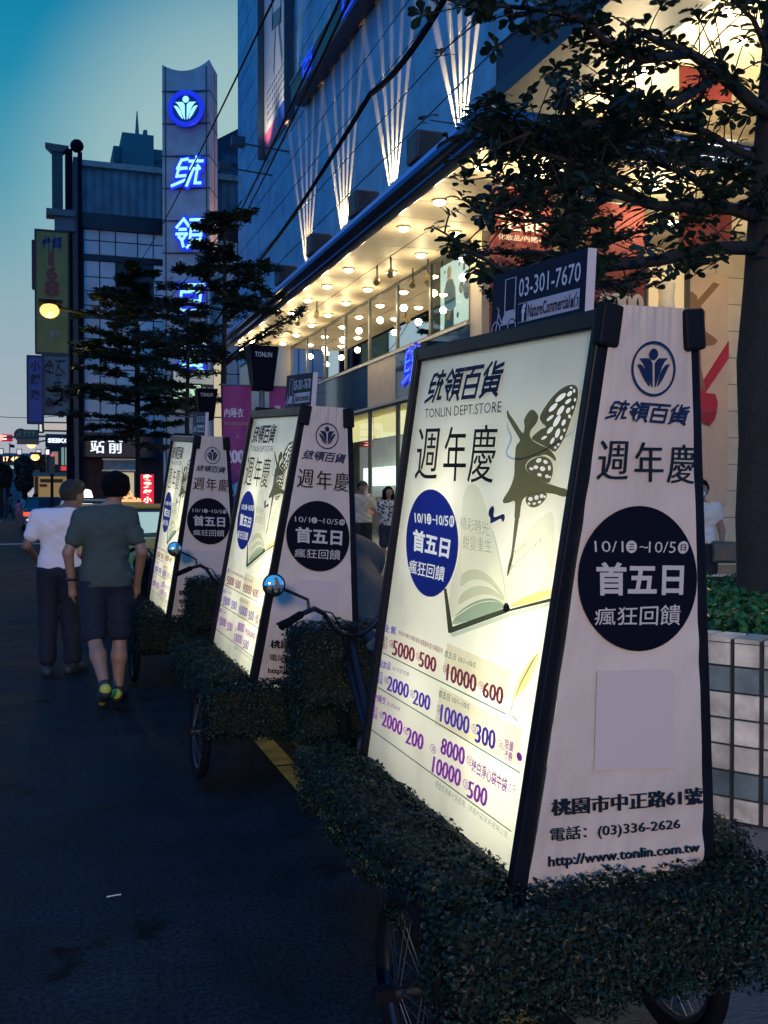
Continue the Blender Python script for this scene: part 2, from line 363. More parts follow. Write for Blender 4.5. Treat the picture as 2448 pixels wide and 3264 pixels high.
def asphalt():
    m = mat('asphalt', (.05, .05, .055), .8); t = m.node_tree; b = bsdf(m)
    g = N(t, 'ShaderNodeTexCoord')
    def noise(sc, det=6, ro=.6):
        n = N(t, 'ShaderNodeTexNoise'); n.inputs['Scale'].default_value = sc; n.inputs['Detail'].default_value = det; n.inputs['Roughness'].default_value = ro
        t.links.new(g.outputs['Object'], n.inputs['Vector']); return n
    big = noise(.45); mid = noise(2.4, 8); fine = noise(60, 4); spots = N(t, 'ShaderNodeTexVoronoi'); spots.inputs['Scale'].default_value = 1.6
    wv = N(t, 'ShaderNodeVectorMath', operation='MULTIPLY_ADD'); wv.inputs[1].default_value = (.9, .9, .9)
    t.links.new(mid.outputs['Color'], wv.inputs[0]); t.links.new(g.outputs['Object'], wv.inputs[2]); t.links.new(wv.outputs[0], spots.inputs['Vector'])
    def mrr(n, o, a, b_, c, d):
        k = N(t, 'ShaderNodeMapRange'); k.inputs[1].default_value = a; k.inputs[2].default_value = b_; k.inputs[3].default_value = c; k.inputs[4].default_value = d
        t.links.new(n.outputs[o], k.inputs[0]); return k
    a1 = mrr(big, 'Fac', .3, .7, .6, 1.3); a2 = mrr(mid, 'Fac', .35, .7, .55, 1.5); a3 = mrr(fine, 'Fac', .35, .65, .35, 2.0); a4 = mrr(spots, 'Distance', .1, .2, .15, 1)
    def mul(x, y):
        k = N(t, 'ShaderNodeMath', operation='MULTIPLY'); t.links.new(x.outputs[0], k.inputs[0]); t.links.new(y.outputs[0], k.inputs[1]); return k
    tot = mul(mul(a1, a2), mul(a3, a4)); sc = N(t, 'ShaderNodeVectorMath', operation='SCALE'); sc.inputs[0].default_value = (.008, .016, .022)
    t.links.new(tot.outputs[0], sc.inputs['Scale']); t.links.new(sc.outputs[0], b.inputs['Base Color'])
    rr = mrr(mid, 'Fac', .3, .7, .62, .9); t.links.new(rr.outputs[0], b.inputs['Roughness']); b.inputs['Specular IOR Level'].default_value = .1
    bp = N(t, 'ShaderNodeBump'); bp.inputs['Strength'].default_value = .5; bp.inputs['Distance'].default_value = .008
    ad = N(t, 'ShaderNodeMath', operation='ADD'); t.links.new(fine.outputs['Fac'], ad.inputs[0]); t.links.new(mid.outputs['Fac'], ad.inputs[1])
    t.links.new(ad.outputs[0], bp.inputs['Height']); t.links.new(bp.outputs[0], b.inputs['Normal']); return m
PZ = .12                                                            # pavement level
struct(MB().quad((-300, -40, 0), (300, -40, 0), (300, 900, 0), (-300, 900, 0)).build('road', asphalt()))
concrete = mat('gutter concrete', (.09, .11, .11), .85, var=.25, vscale=5, bump=.4, bscale=60)
struct(MB().quad((1.47, -12, .004), (2.45, -12, .004), (2.45, 60, .004), (1.47, 60, .004)).build('road_gutter', concrete))
kb = MB()
for k in range(70): kb.box(2.45, 2.62, -10+k*1.0, -10.01+(k+1)*1.0, -.05, PZ+.01)
struct(kb.build('kerb', mat('kerb stone', (.33, .33, .3), .85, var=.25, vscale=14, bump=.5, bscale=90), bevel=.012))
pave = brickmat('pavement tiles', (.16, .14, .12), (.2, .17, .14), (.05, .05, .05), .6, .3, .012, .45)
struct(MB().box(2.62, 60, -12, 60, -.3, PZ).build('pavement', pave))
yl = MB()
for y0, y1 in ((-4, 1.8), (1.83, 5.6), (5.63, 12), (12.05, 40)): yl.quad((1.25, y0, .004), (1.37, y0, .004), (1.37, y1, .004), (1.25, y1, .004))
struct(yl.build('road_marking', mat('worn yellow paint', (.42, .34, .06), .7, var=.5, vscale=7)))
wl = MB()
for y0 in range(14, 70, 7): wl.quad((-2.6, y0, .004), (-2.45, y0, .004), (-2.45, y0+3.2, .004), (-2.6, y0+3.2, .004))
wl.quad((-9, 34, .005), (1.2, 34, .005), (1.2, 34.4, .005), (-9, 34.4, .005))
struct(wl.build('road_marking', mat('white road paint', (.6, .6, .58), .7, var=.3, vscale=9)))

# ================================================================== DEPARTMENT STORE
FX = 7.85                                                           # plane of the street front
store = thing('department_store', 'tall blue panelled department store with a lit canopy running along its street side', 'building', (FX, 17.4, 0))
SO = Vector((FX, 17.4, 0))
class SB(MB):                                                       # builder in world coordinates for parts of the store
    def build(s, name, mats, parent=store, **k):
        s.v = [tuple(Vector(p)-SO) for p in s.v]; return MB.build(s, name, mats, parent, **k)
panel_m = mat('blue grey cladding', (.18, .45, .58), .5, metal=.0, spec=.15, var=.22, vscale=1.3, bump=.06, bscale=5)
joint_m = mat('dark joint', (.01, .025, .06), .6)
core = SB(); core.box(FX+.02, 30, 17.45, 42, 6.9, 46); core.box(FX+.02, 30, 5, 17.45, 9.02, 46)
core.build('wall', joint_m)
pn = SB(); rr = random.Random(3)
for i in range(-10, 9):
    for j in range(0, 36):
        y0 = 25.3+2.12*i; z0 = 6.7+j*1.0
        if y0 < 5: continue
        if z0 < 7.1: z0 = 7.0
        if y0+1 < 17.4 and z0 < 8.9: continue
        y1 = min(25.3+2.12*(i+1), 42)-.042; z1 = 6.7+(j+1)*1.0-.042; d = rr.uniform(0, .0012)
        pn.box(FX-.012-d, FX+.03, y0, y1, z0, z1)
pn.build('cladding', panel_m)
end = SB()
for j in range(0, 36):
    for i in range(8): end.box(FX+.1+i*2.1, FX+.08+(i+1)*2.1, 41.98, 42.03, 7+j, 7.98+j)
end.build('end_cladding', panel_m)
cream = brickmat('cream wall tiles', (.62, .52, .36), (.66, .55, .38), (.25, .2, .14), 1.05, .55, .012, .3, 'xz', 0, .2)
soffit_m = mat('pale soffit', (.66, .6, .46), .5, var=.05, vscale=2)
dark_m = mat('dark bronze trim', (.015, .02, .03), .3, metal=.3)
SZ = 6.53
sf = SB()
ys = [12.86+1.02*k for k in range(21)]
for a, b in zip(ys[:-1], ys[1:]):
    for x0, x1 in ((5.9, 6.855), (6.88, FX)): sf.box(x0, x1-.004, a+.012, b-.012, SZ, SZ+.05)
for k in range(10):
    x0 = FX+.02+1.05*k
    for y0, y1 in ((12.86, 14.35), (14.38, 15.9), (15.92, 17.38)): sf.box(x0, x0+1.03, y0, y1, SZ, SZ+.05)
sf.build('soffit', soffit_m)
cb = SB(); cb.box(5.86, FX+.02, 12.85, 33.4, SZ+.055, 6.86); cb.box(FX+.02, 19, 12.85, 17.44, SZ+.055, 6.86); cb.build('canopy', dark_m)
# chrome rounded fascia: profile swept along the street, then across the entrance
chrome = mat('dark chrome fascia', (.12, .15, .2), .16, metal=.9)
prof = [(5.93, 6.47), (5.87, 6.46), (5.8, 6.5), (5.77, 6.57), (5.79, 6.63), (5.74, 6.68), (5.7, 6.76), (5.72, 6.84), (5.78, 6.9), (5.9, 6.92)]
fa = SB(); vs_ = []
for y in (33.4, 12.8): vs_ += [(x if y > 20 else x, y if y > 20 else 12.8-(5.9-x), z) for x, z in prof]
vs_ += [(19, 12.8-(5.9-x), z) for x, z in prof]
n_ = len(prof); fa.add(vs_, [(r*n_+i, r*n_+i+1, (r+1)*n_+i+1, (r+1)*n_+i) for r in (0, 1) for i in range(n_-1)])
fa.build('fascia', chrome, smooth=True)
SB().bar((5.83, 33, 6.965), (5.83, 12.8, 6.965), .05, .07).build('fascia_rail', mat('blue edge highlight', (.05, .1, .3), .3, emit=(.02, .12, .75), es=.35))  # blue highlight of the fascia's top edge, put in as a faint glow
# downlights, each a lens with its lamp
warm = (1.0, .76, .42)
lens_m = glow('warm lamp lens', (1, .85, .52), 26); rim_m = mat('brass rim', (.5, .4, .22), .3, metal=.8)
dl_px = [(1535, 524), (1401, 637), (1287, 722), (1111, 855), (1042, 908), (981, 952), (930, 992), (841, 1057), (803, 1085), (770, 1110),
         (1449, 738), (1342, 808), (1248, 865), (1172, 918), (1103, 962), (1046, 1000), (993, 1032), (945, 1064), (902, 1091), (1727, 550), (2085, 586)]
DL = [atZ(x, y, SZ) for x, y in dl_px]+[Vector((10.8, 15.6, SZ)), Vector((12.6, 15.2, SZ)), Vector((12.4, 13.6, SZ)), Vector((14.4, 15.2, SZ))]  # last four are unseen lamps, added to brighten the entrance wall
for P in DL:
    m = MB(); m.lathe([(.13, -.005), (.13, -.035), (.105, -.035)], n=20); o = m.build('downlight', rim_m, store, smooth=40); o.location = P-SO
    MB().ball((0, 0, -.035), (.105, .105, .06), 14).build('lens', lens_m, o, smooth=True)
    l = lamp('downlight_lamp', 'POINT', (0, 0, -.42), 19 if P.x < 6.9 or P.y > 15 else 70, warm, o, shadow_soft_size=.08)
for x, y in ((1202, 846), (1246, 819), (1316, 855), (1364, 827), (951, 986), (1010, 960)):
    P = atZ(x, y, SZ-.01); m = MB(); m.tube([(0, 0, 0), (0, 0, -.3)], .018, 8); o = m.build('hanging_spotlight', dark_m, store); o.location = P-SO
    h = MB(); h.tube([(.02, .06, -.27), (-.05, -.1, -.4)], [.055, .07], 12); h.build('spot_head', rim_m, o, smooth=40)
# ceiling of the entrance recess
SB().box(9.25, 19, 5, 17.42, 8.98, 9.01).build('entrance_ceiling', soffit_m)
SB().box(FX-.03, 9.25, 5, 17.42, 8.72, 9.015).build('edge_beam', mat('navy beam', (.012, .03, .06), .5))
for x, y in ((2044, 221), (2310, 30), (2357, 125), (1960, 300)):
    P = atZ(x, y, 8.97); m = MB(); m.lathe([(.15, -.002), (.15, -.03), (.12, -.03)], n=20); o = m.build('downlight', rim_m, store, smooth=40); o.location = P-SO
    MB().ball((0, 0, -.03), (.12, .12, .06), 14).build('lens', lens_m, o, smooth=True)
    lamp('downlight_lamp', 'POINT', (0, 0, -1.3), 230, warm, o, shadow_soft_size=.09)
# walls of the recess
SB().box(FX+.45, 22, 17.4, 17.6, PZ, 8.98).build('entrance_wall', cream)
SB().box(FX-.02, FX+.45, 17.36, 17.9, PZ, SZ).build('corner_column', mat('cream stone', (.6, .52, .38), .35, var=.06))
# --- street level and first floor glazing
mull = mat('steel mullion', (.05, .06, .065), .4, metal=.5)
gl_dark = glassmat('tinted shop glass', (.45, .6, .62), .3); gl_clear = glassmat('shop glass', (.82, .92, .9), .0, k=.3)
YS = [17.9+2.12*k for k in range(8)]
for k, (a, b) in enumerate(zip(YS[:-1], YS[1:])):
    for z0, z1, gm in ((4.92, SZ-.02, gl_dark if k else gl_clear), (PZ+.05, 3.72, gl_clear)):
        f = SB()
        f.box(FX-.03, FX+.05, a, a+.05, z0, z1); f.box(FX-.03, FX+.05, b-.05, b, z0, z1); f.box(FX-.03, FX+.05, a+.05, b-.05, z1-.05, z1); f.box(FX-.03, FX+.05, a+.05, b-.05, z0, z0+.05)
        fo = f.build('window', mull)
        g = SB(); g.quad((FX, a+.05, z0+.05), (FX, b-.05, z0+.05), (FX, b-.05, z1-.05), (FX, a+.05, z1-.05)); g.build('pane', gm, fo)
navy_gl = mat('glossy navy fascia', (.02, .06, .12), .08, spec=.6, coat=.5)
cream_p = mat('cream fascia panel', (.6, .48, .32), .25, var=.08, vscale=3)
for k, (a, b) in enumerate(zip(YS[:-1], YS[1:])):
    SB().box(FX-.06, FX, a+.01, b-.01, 3.78, 4.86).build('cream_fascia' if k in (2, 6) else 'shop_fascia', cream_p if k in (2, 6) else navy_gl)
SB().box(FX-.09, FX+.02, 17.9, 32.7, 4.86, 4.92).build('ledge', mat('pale ledge', (.45, .48, .45), .3, metal=.6))
SB().box(FX-.09, FX+.02, 17.9, 32.7, 3.72, 3.78).build('ledge', mat('pale ledge'))
SB().box(FX, FX+.3, 32.74, 42, PZ, 6.9).build('street_wall', mat('cream stone'))
# interior: floors, back walls, lights
inn = SB(); inn.box(11.6, 11.7, 17.6, 42, PZ, 3.9); inn.build('shop_back_wall', mat('shop wall', (.34, .42, .36), .6, var=.2, vscale=1.5))
SB().box(FX+.05, 11.6, 17.6, 42, 3.74, 3.9).build('shop_ceiling', mat('shop ceiling', (.7, .62, .42), .6))
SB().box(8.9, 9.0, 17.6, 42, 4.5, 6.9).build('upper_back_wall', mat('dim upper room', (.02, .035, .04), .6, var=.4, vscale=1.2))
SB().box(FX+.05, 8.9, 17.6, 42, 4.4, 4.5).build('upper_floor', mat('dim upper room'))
cove = SB()
for a, b in ((18.1, 22.0), (22.3, 26.2), (26.5, 32)): cove.box(8.6, 8.68, a, b, 3.12, 3.7)
cove.build('light_cove', mat('lit cove', (.7, .6, .3), .5, emit=(1, .86, .38), es=1.1))
for a in (19.5, 22.5, 25.5, 28.5, 31.3):
    l = lamp('shop_lamp', 'AREA', Vector((10.2, a, 3.6))-SO, 110, (1, .88, .62), store, size=1.6)
scr = SB(); a = atX(1158, 1550, 11.3); b = atX(1276, 1483, 11.3); scr.box(11.3, 11.36, b.y, a.y, a.z, b.z); scr.build('light_box', glow('white light box', (.9, 1, .86), 1.7))
rk = MB(); rk.tube([(0, 0, 0), (0, 0, 1.25), (0, 1.9, 1.25), (0, 1.9, 0)], .015)
rack = thing('clothes_rack', 'steel rack of hanging red and dark garments inside the ground floor shop', 'clothes rack', (9.6, 21.6, PZ))
rk.build('rail', mull, rack)
for k in range(9):
    g = MB(); y = .2+k*.19; h_ = .75+.2*rr.random()
    g.prism([(-.05, 1.24), (.05, 1.24), (.24, 1.14), (.22, 1.24-h_), (-.22, 1.24-h_), (-.24, 1.14)], lambda x, z, d, y=y: (x, y+d, z), -.03, .03)
    g.build('garment', mat(('red cloth', 'dark cloth', 'rose cloth')[k % 3], ((.5, .03, .04), (.02, .03, .04), (.4, .16, .14))[k % 3], .8), rack, bevel=.01)
# first floor poster with a man in a blue suit, dots and print
pz0, pz1 = 4.98, 6.44
lb = SB(); lb.box(FX+.25, FX+.33, 18.02, 20.1, pz0, pz1); lbx = lb.build('window_poster', glow('poster light box', (.78, 1, .88), .92))
ink = MB(); G = lambda x, y: tuple(Vector((FX+.245, 20.1-2.08*x, pz0+(pz1-pz0)*y))-SO)
def poly(mb, pts, g, mi=0, off=0): mb.add([g(*p) for p in pts], [tuple(range(len(pts)))], mi)
poly(ink, [(.1, 0), (.13, .3), (.1, .62), (.16, .74), (.24, .78), (.33, .74), (.4, .6), (.42, .35), (.36, .3), (.36, 0)], G)
for (cx, cy_, r_) in ((.7, .5, .1), (.55, .56, .06), (.62, .82, .03), (.85, .54, .03), (.8, .2, .05), (.5, .9, .02), (.9, .86, .03), (.46, .2, .03), (.12, .9, .02)):
    poly(ink, [(cx+r_*math.cos(t*.4), cy_+1.4*r_*math.sin(t*.4)) for t in range(16)], G)
ink.build('poster_print', mat('blue print', (.02, .12, .25), .5), lbx).location = (0, 0, 0)
sk = MB(); G2 = lambda x, y: tuple(Vector((FX+.242, 20.1-2.08*x, pz0+(pz1-pz0)*y))-SO)
poly(sk, [(.19, .78), (.19, .9), (.22, .95), (.27, .95), (.3, .9), (.29, .78), (.25, .72)], G2); poly(sk, [(.16, .2), (.2, .34), (.3, .32), (.26, .18)], G2)
sk.build('poster_skin', mat('printed skin', (.5, .36, .24), .5), lbx)
# shop name behind the glass, hand-lettered white
jn = MB(); a = atX(1196, 1084, FX+.02); b = atX(1308, 1038, FX+.02)
put(jn, 'J&NINA', lambda x, y: tuple(Vector((FX+.02, a.y+(b.y-a.y)*x, 5.42+.45*y))-SO), .03); jn.build('shop_name', glow('pale letters', (.75, .9, .7), 2.4), store)
garm = SB(); a = atX(1050, 1210, 8.4)
garm.v = []; 
mq = MB(); mq.tube([(0, 0, 0), (0, .02, .2), (0, 0, .55), (0, 0, .8)], [.12, .17, .15, .05], 10); mq.ball((0, 0, .9), .09)
mqo = thing('mannequin', 'mannequin in an orange top standing in the dark first floor window', 'mannequin', (8.3, 27.6, 4.85)); mq.build('torso', mat('orange garment', (.5, .25, .1), .7), mqo, smooth=True)
MB().tube([(0, 0, -.34), (0, 0, 0)], .02).build('stand', mull, mqo)
# reflection of the pylon's blue neon character, painted as glowing strokes on the fascia
nb = thing('neon_reflection', 'painted reflection of a blue neon character on the dark fascia beside the cream panel', 'reflection', (FX-.07, 21.0, 4.1))
m1 = MB(); g = lambda x, y: (-.02, .45-.9*x, .75*y); strokes(m1, TONG, g, .24, 0, .1); m1.build('halo', glow('deep blue reflection', (.01, .03, .9), .9), nb)
m1 = MB(); g = lambda x, y: (-.03, .45-.9*x, .75*y); strokes(m1, TONG, g, .06, 0, .1); m1.build('tube', glow('blue neon', (.05, .22, 1), 1.2), nb)  # thin bright core of the same painted reflection
# entrance wall poster: winged dancer silhouette over a red ribbon and bow
pp = thing('wall_poster', 'large cream poster with brown dancer silhouette and red ribbon bow on the entrance wall', 'poster', (0, 17.36, 0))
PX = lambda x, y, d=17.37: tuple(atY(x, y, d)-Vector((0, 17.36, 0)))
c0 = atY(2100, 1611, 17.38); c1 = atY(2322, 800, 17.38)
MB().box(c0.x, c1.x, .012, .035, c0.z, 6.1).build('sheet', mat('poster cream', (.62, .44, .3), .4, var=.06, vscale=3), pp)
def c8p(pts): return [(1800+.3906*x, 900+.3906*y) for x, y in pts]
def pprism(pts, d, name, m):
    b_ = MB(); n = len(pts); vs = [PX(x, y, 17.36-d) for x, y in pts]; vs += [(x, .012, z) for x, y_, z in vs]
    b_.add(vs, [tuple(range(n))]+[(i, (i+1) % n, n+(i+1) % n, n+i) for i in range(n)]); return b_.build(name, m, pp)
pprism(c8p([(1220, 0), (1265, 15), (1215, 75), (1110, 195), (1150, 240), (1145, 330), (1150, 400), (1210, 440), (1250, 475), (1220, 510), (1120, 520), (1110, 560), (1115, 700), (1135, 800), (1150, 880), (1130, 885), (1085, 790), (1060, 700), (1055, 560), (1030, 400), (1030, 260), (1010, 200), (945, 190), (970, 150), (975, 110), (1000, 80), (1040, 75), (1080, 110), (1085, 150), (1140, 90)]), .02, 'silhouette', mat('brown print', (.24, .12, .045), .5))
red_m = mat('red ribbon', (.42, .02, .025), .45)
pprism(c8p([(1340, 480), (1340, 620), (1150, 900), (1000, 1080), (980, 960), (1110, 840)]), .014, 'ribbon', red_m)
pprism(c8p([(1040, 920), (1130, 900), (1230, 910), (1250, 980), (1245, 1040), (1050, 1050)]), .03, 'bow', red_m)
pprism(c8p([(1045, 1058), (1245, 1046), (1225, 1120), (1185, 1170), (1090, 1130), (1105, 1270), (1050, 1260)]), .026, 'bow', mat('red ribbon under', (.33, .015, .02), .45))
# niche with a white garment, first floor of the entrance wall
nic = thing('display_niche', 'lit display niche holding a white garment high on the entrance wall', 'showcase', (0, 17.3, 0))
a = atY(2058, 1000, 17.3); b = atY(2184, 840, 17.3)
m = MB(); m.box(a.x, b.x, .03, .06, a.z, b.z); m.build('back', mat('niche back', (.7, .55, .35), .5, emit=(1, .75, .4), es=.35), nic)
m = MB(); m.box(a.x-.05, a.x, -.1, .06, a.z, b.z); m.box(b.x, b.x+.05, -.1, .06, a.z, b.z); m.box(a.x-.05, b.x+.05, -.1, .06, a.z-.06, a.z); m.build('frame', mat('steel mullion'), nic)
m = MB(); cx = (a.x+b.x)/2; m.tube([(cx, -.02, a.z+.02), (cx, -.02, a.z+.35), (cx, -.02, a.z+.62), (cx, -.02, a.z+.7)], [.2, .15, .19, .05], 12); m.build('garment', mat('white garment', (.8, .75, .65), .7), nic, smooth=True)
# hanging red banners at the entrance
def banner(x0, x1, ytop, zb, Y, label, words_):
    a = atY(x0, ytop, Y); b = atY(x1, ytop, Y); W = b.x-a.x; zt = a.z
    o = thing('hanging_banner', label, 'banner', (a.x, Y, 0), 0, 'red banners at the store entrance')
    c = MB(); n = 10
    for i in range(n):
        xa, xb = W*i/n, W*(i+1)/n; ya, yb = .03*math.sin(i*1.1), .03*math.sin((i+1)*1.1)
        c.quad((xa, ya, zb), (xb, yb, zb), (xb, yb, zt), (xa, ya, zt))
    c.build('cloth', mat('red banner cloth', (.13, .016, .015), .75, var=.12, vscale=3), o, smooth=True)
    MB().tube([(-.03, 0, zt+.01), (W+.03, 0, zt+.01)], .02).build('rod', mull, o)
    if not words_: return o
    t_ = MB()
    for s, u0, u1, za, zc, sf_ in words_: put(t_, s, flat((W*u0, -.045, za), (W*(u1-u0), 0, 0), (0, 0, zc-za)), .01, 0, sf_)
    t_.build('lettering', mat('banner print', (.45, .4, .33), .6), o); return o
ra = atY(1560, 700, 14.4)
zA = lambda y: atY(1700, y, 14.4).z
banner(1560, 1755, 590, 3.2, 14.4, 'red banner with large white writing hanging left of the thin tree stem', [('全館', .1, .92, zA(745), zA(680), 0), ('化妝品/內睡衣', .12, .9, zA(775), zA(757), 0)])
banner(1872, 2052, 640, 3.2, 14.4, 'red banner with a white number hanging right of the thin tree stem', [('1 0000', -.02, .96, zA(975), zA(915), .02)])
banner(2165, 2330, 520, zA(730), 14.6, 'short red banner hanging behind the tree leaves beneath the canopy', [])
banner(2165, 2330, 40, zA(190), 14.9, 'short red banner hanging above the canopy near the ceiling lamps', [])
# wall mounted advertisement high on the front, lit from below
ad = thing('wall_banner', 'tall pale advertisement on the blue facade with a pink and blue foot strip', 'wall banner', (FX-.1, 0, 0))
AY0, AY1, AZ = 32.3, 36.4, CAM_Z+12.5
m = MB(); m.box(-.02, .06, AY0, AY1, AZ, 44); m.build('sheet', mat('ad sheet', (.5, .56, .56), .5, var=.15, vscale=.8), ad)
gA = lambda x, y: (-.03, AY1-(AY1-AY0)*x, AZ+16*y)
m = MB(); m.add([gA(0, .0), gA(.55, .0), gA(.55, .04), gA(0, .04)], [(0, 1, 2, 3)]); m.build('strip', mat('pink strip', (.6, .12, .25), .5), ad)
m = MB(); m.add([gA(.56, .0), gA(1, .0), gA(1, .05), gA(.56, .05)], [(0, 1, 2, 3)]); m.build('strip', mat('blue strip', (.02, .06, .4), .5), ad)
m = MB()
for L_ in ([(.3, .62), (.75, .6)], [(.5, .7), (.5, .5), (.35, .42)], [(.35, .56), (.62, .44)], [(.3, .4), (.7, .38), (.66, .24), (.34, .26), (.3, .4)], [(.3, .33), (.68, .31)], [(.45, .22), (.4, .16)], [(.6, .22), (.7, .15)]): strokes(m, [L_], gA, .035)
for k in range(5):
    for j in range(9): strokes(m, [[(.14+.085*j, .06+.016*k), (.18+.085*j, .063+.016*k)]], gA, .006)
m.build('lettering', mat('ad ink', (.06, .16, .2), .5), ad)
m = MB(); m.box(-.25, .05, AY0-.12, AY0-.03, AZ-.2, 44); m.box(-.25, .05, AY1+.03, AY1+.12, AZ-.2, 44); m.build('frame', mat('ad frame', (.02, .05, .08), .5), ad)
for yy in (33.0, 35.6):
    o = thing('floodlight', 'small floodlight on an arm below the tall advertisement, the %s one' % ('nearer' if yy < 34 else 'farther'), 'floodlight', (FX, yy, AZ-1.0), 0, 'floodlights below the advertisement')
    MB().bar((0, 0, 0), (-1.6, 0, .1), .05).build('arm', mat('ad frame'), o)
    h = MB(); h.box(-1.95, -1.5, -.16, .16, -.02, .3); h.build('head', mat('ad frame'), o, bevel=.04)
    l = lamp('floodlight_lamp', 'SPOT', (-1.2, 0, .36), 420, (1, .72, .5), o, spot_size=R(75), spot_blend=.8, shadow_soft_size=.08); aim(l, (.75, 0, 2.2))
# long dark sign box with blue letters seen edge-on
bx = thing('sign_box', 'long dark sign box with blue glowing letters fixed along the blue facade', 'sign', (FX-.1, 0, 0))
z0 = CAM_Z+12.1
MB().box(-.42, .05, 9, 30.6, z0, z0+.62).build('box', mat('dark sign box', (.015, .02, .04), .4), bx, bevel=.02)
MB().box(-.46, -.42, 9, 30.6, z0+.62, z0+.66).build('edge_trim', mat('pale ledge'), bx)
m = MB()
for yy in (28.3, 24.2, 20.5, 17): 
    g = lambda x, y, yy=yy: (-.5, yy+.6-1.2*x, z0+.02+.55*y); strokes(m, BAI, g, .14, 0, .1)
m.build('letters', glow('blue neon letters', (.01, .05, 1), 1.0), bx)
# projectors on the canopy throwing fans of light up the facade
pb = mat('projector housing', (.03, .035, .045), .5, var=.3)
for i, (x, y) in enumerate(((1428, 455), (1217, 640), (1065, 778), (952, 876))):
    P = atX(x, y, FX-.3); P.z = 8.1
    o = thing('projector', 'dark projector box throwing five light beams up the facade, %s' % ('nearest of the four', 'second from the near end', 'third from the near end', 'farthest of the four')[i], 'projector', P, 0, 'projectors along the canopy')
    h = MB(); h.box(-.62, -.02, .1, .72, .05, .62); h.build('housing', pb, o, bevel=.05)
    MB().bar((-.3, .4, -1.2), (-.3, .4, .06), .1).bar((-.3, .4, .1), (.2, 0, .02), .06).build('bracket', pb, o)
    h = MB(); h.tube([(.2, 0, .0), (.2, 0, .3)], .075, 14); h.build('barrel', pb, o, smooth=40)
    MB().tube([(.2, 0, .3), (.2, 0, .31)], .05, 12).build('lens', glow('projector lens', (1, .85, .6), 12), o)
    for k, a in enumerate((-24, -12, -2, 8, 19)):
        l = lamp('beam_lamp', 'SPOT', (.225, -.035*(k-2), .345), 17000, (1, .30, .11), o, spot_size=R(7.6), spot_blend=.6, shadow_soft_size=.004)
        aim(l, (.062, -math.tan(R(a))*1.0, 1.0))

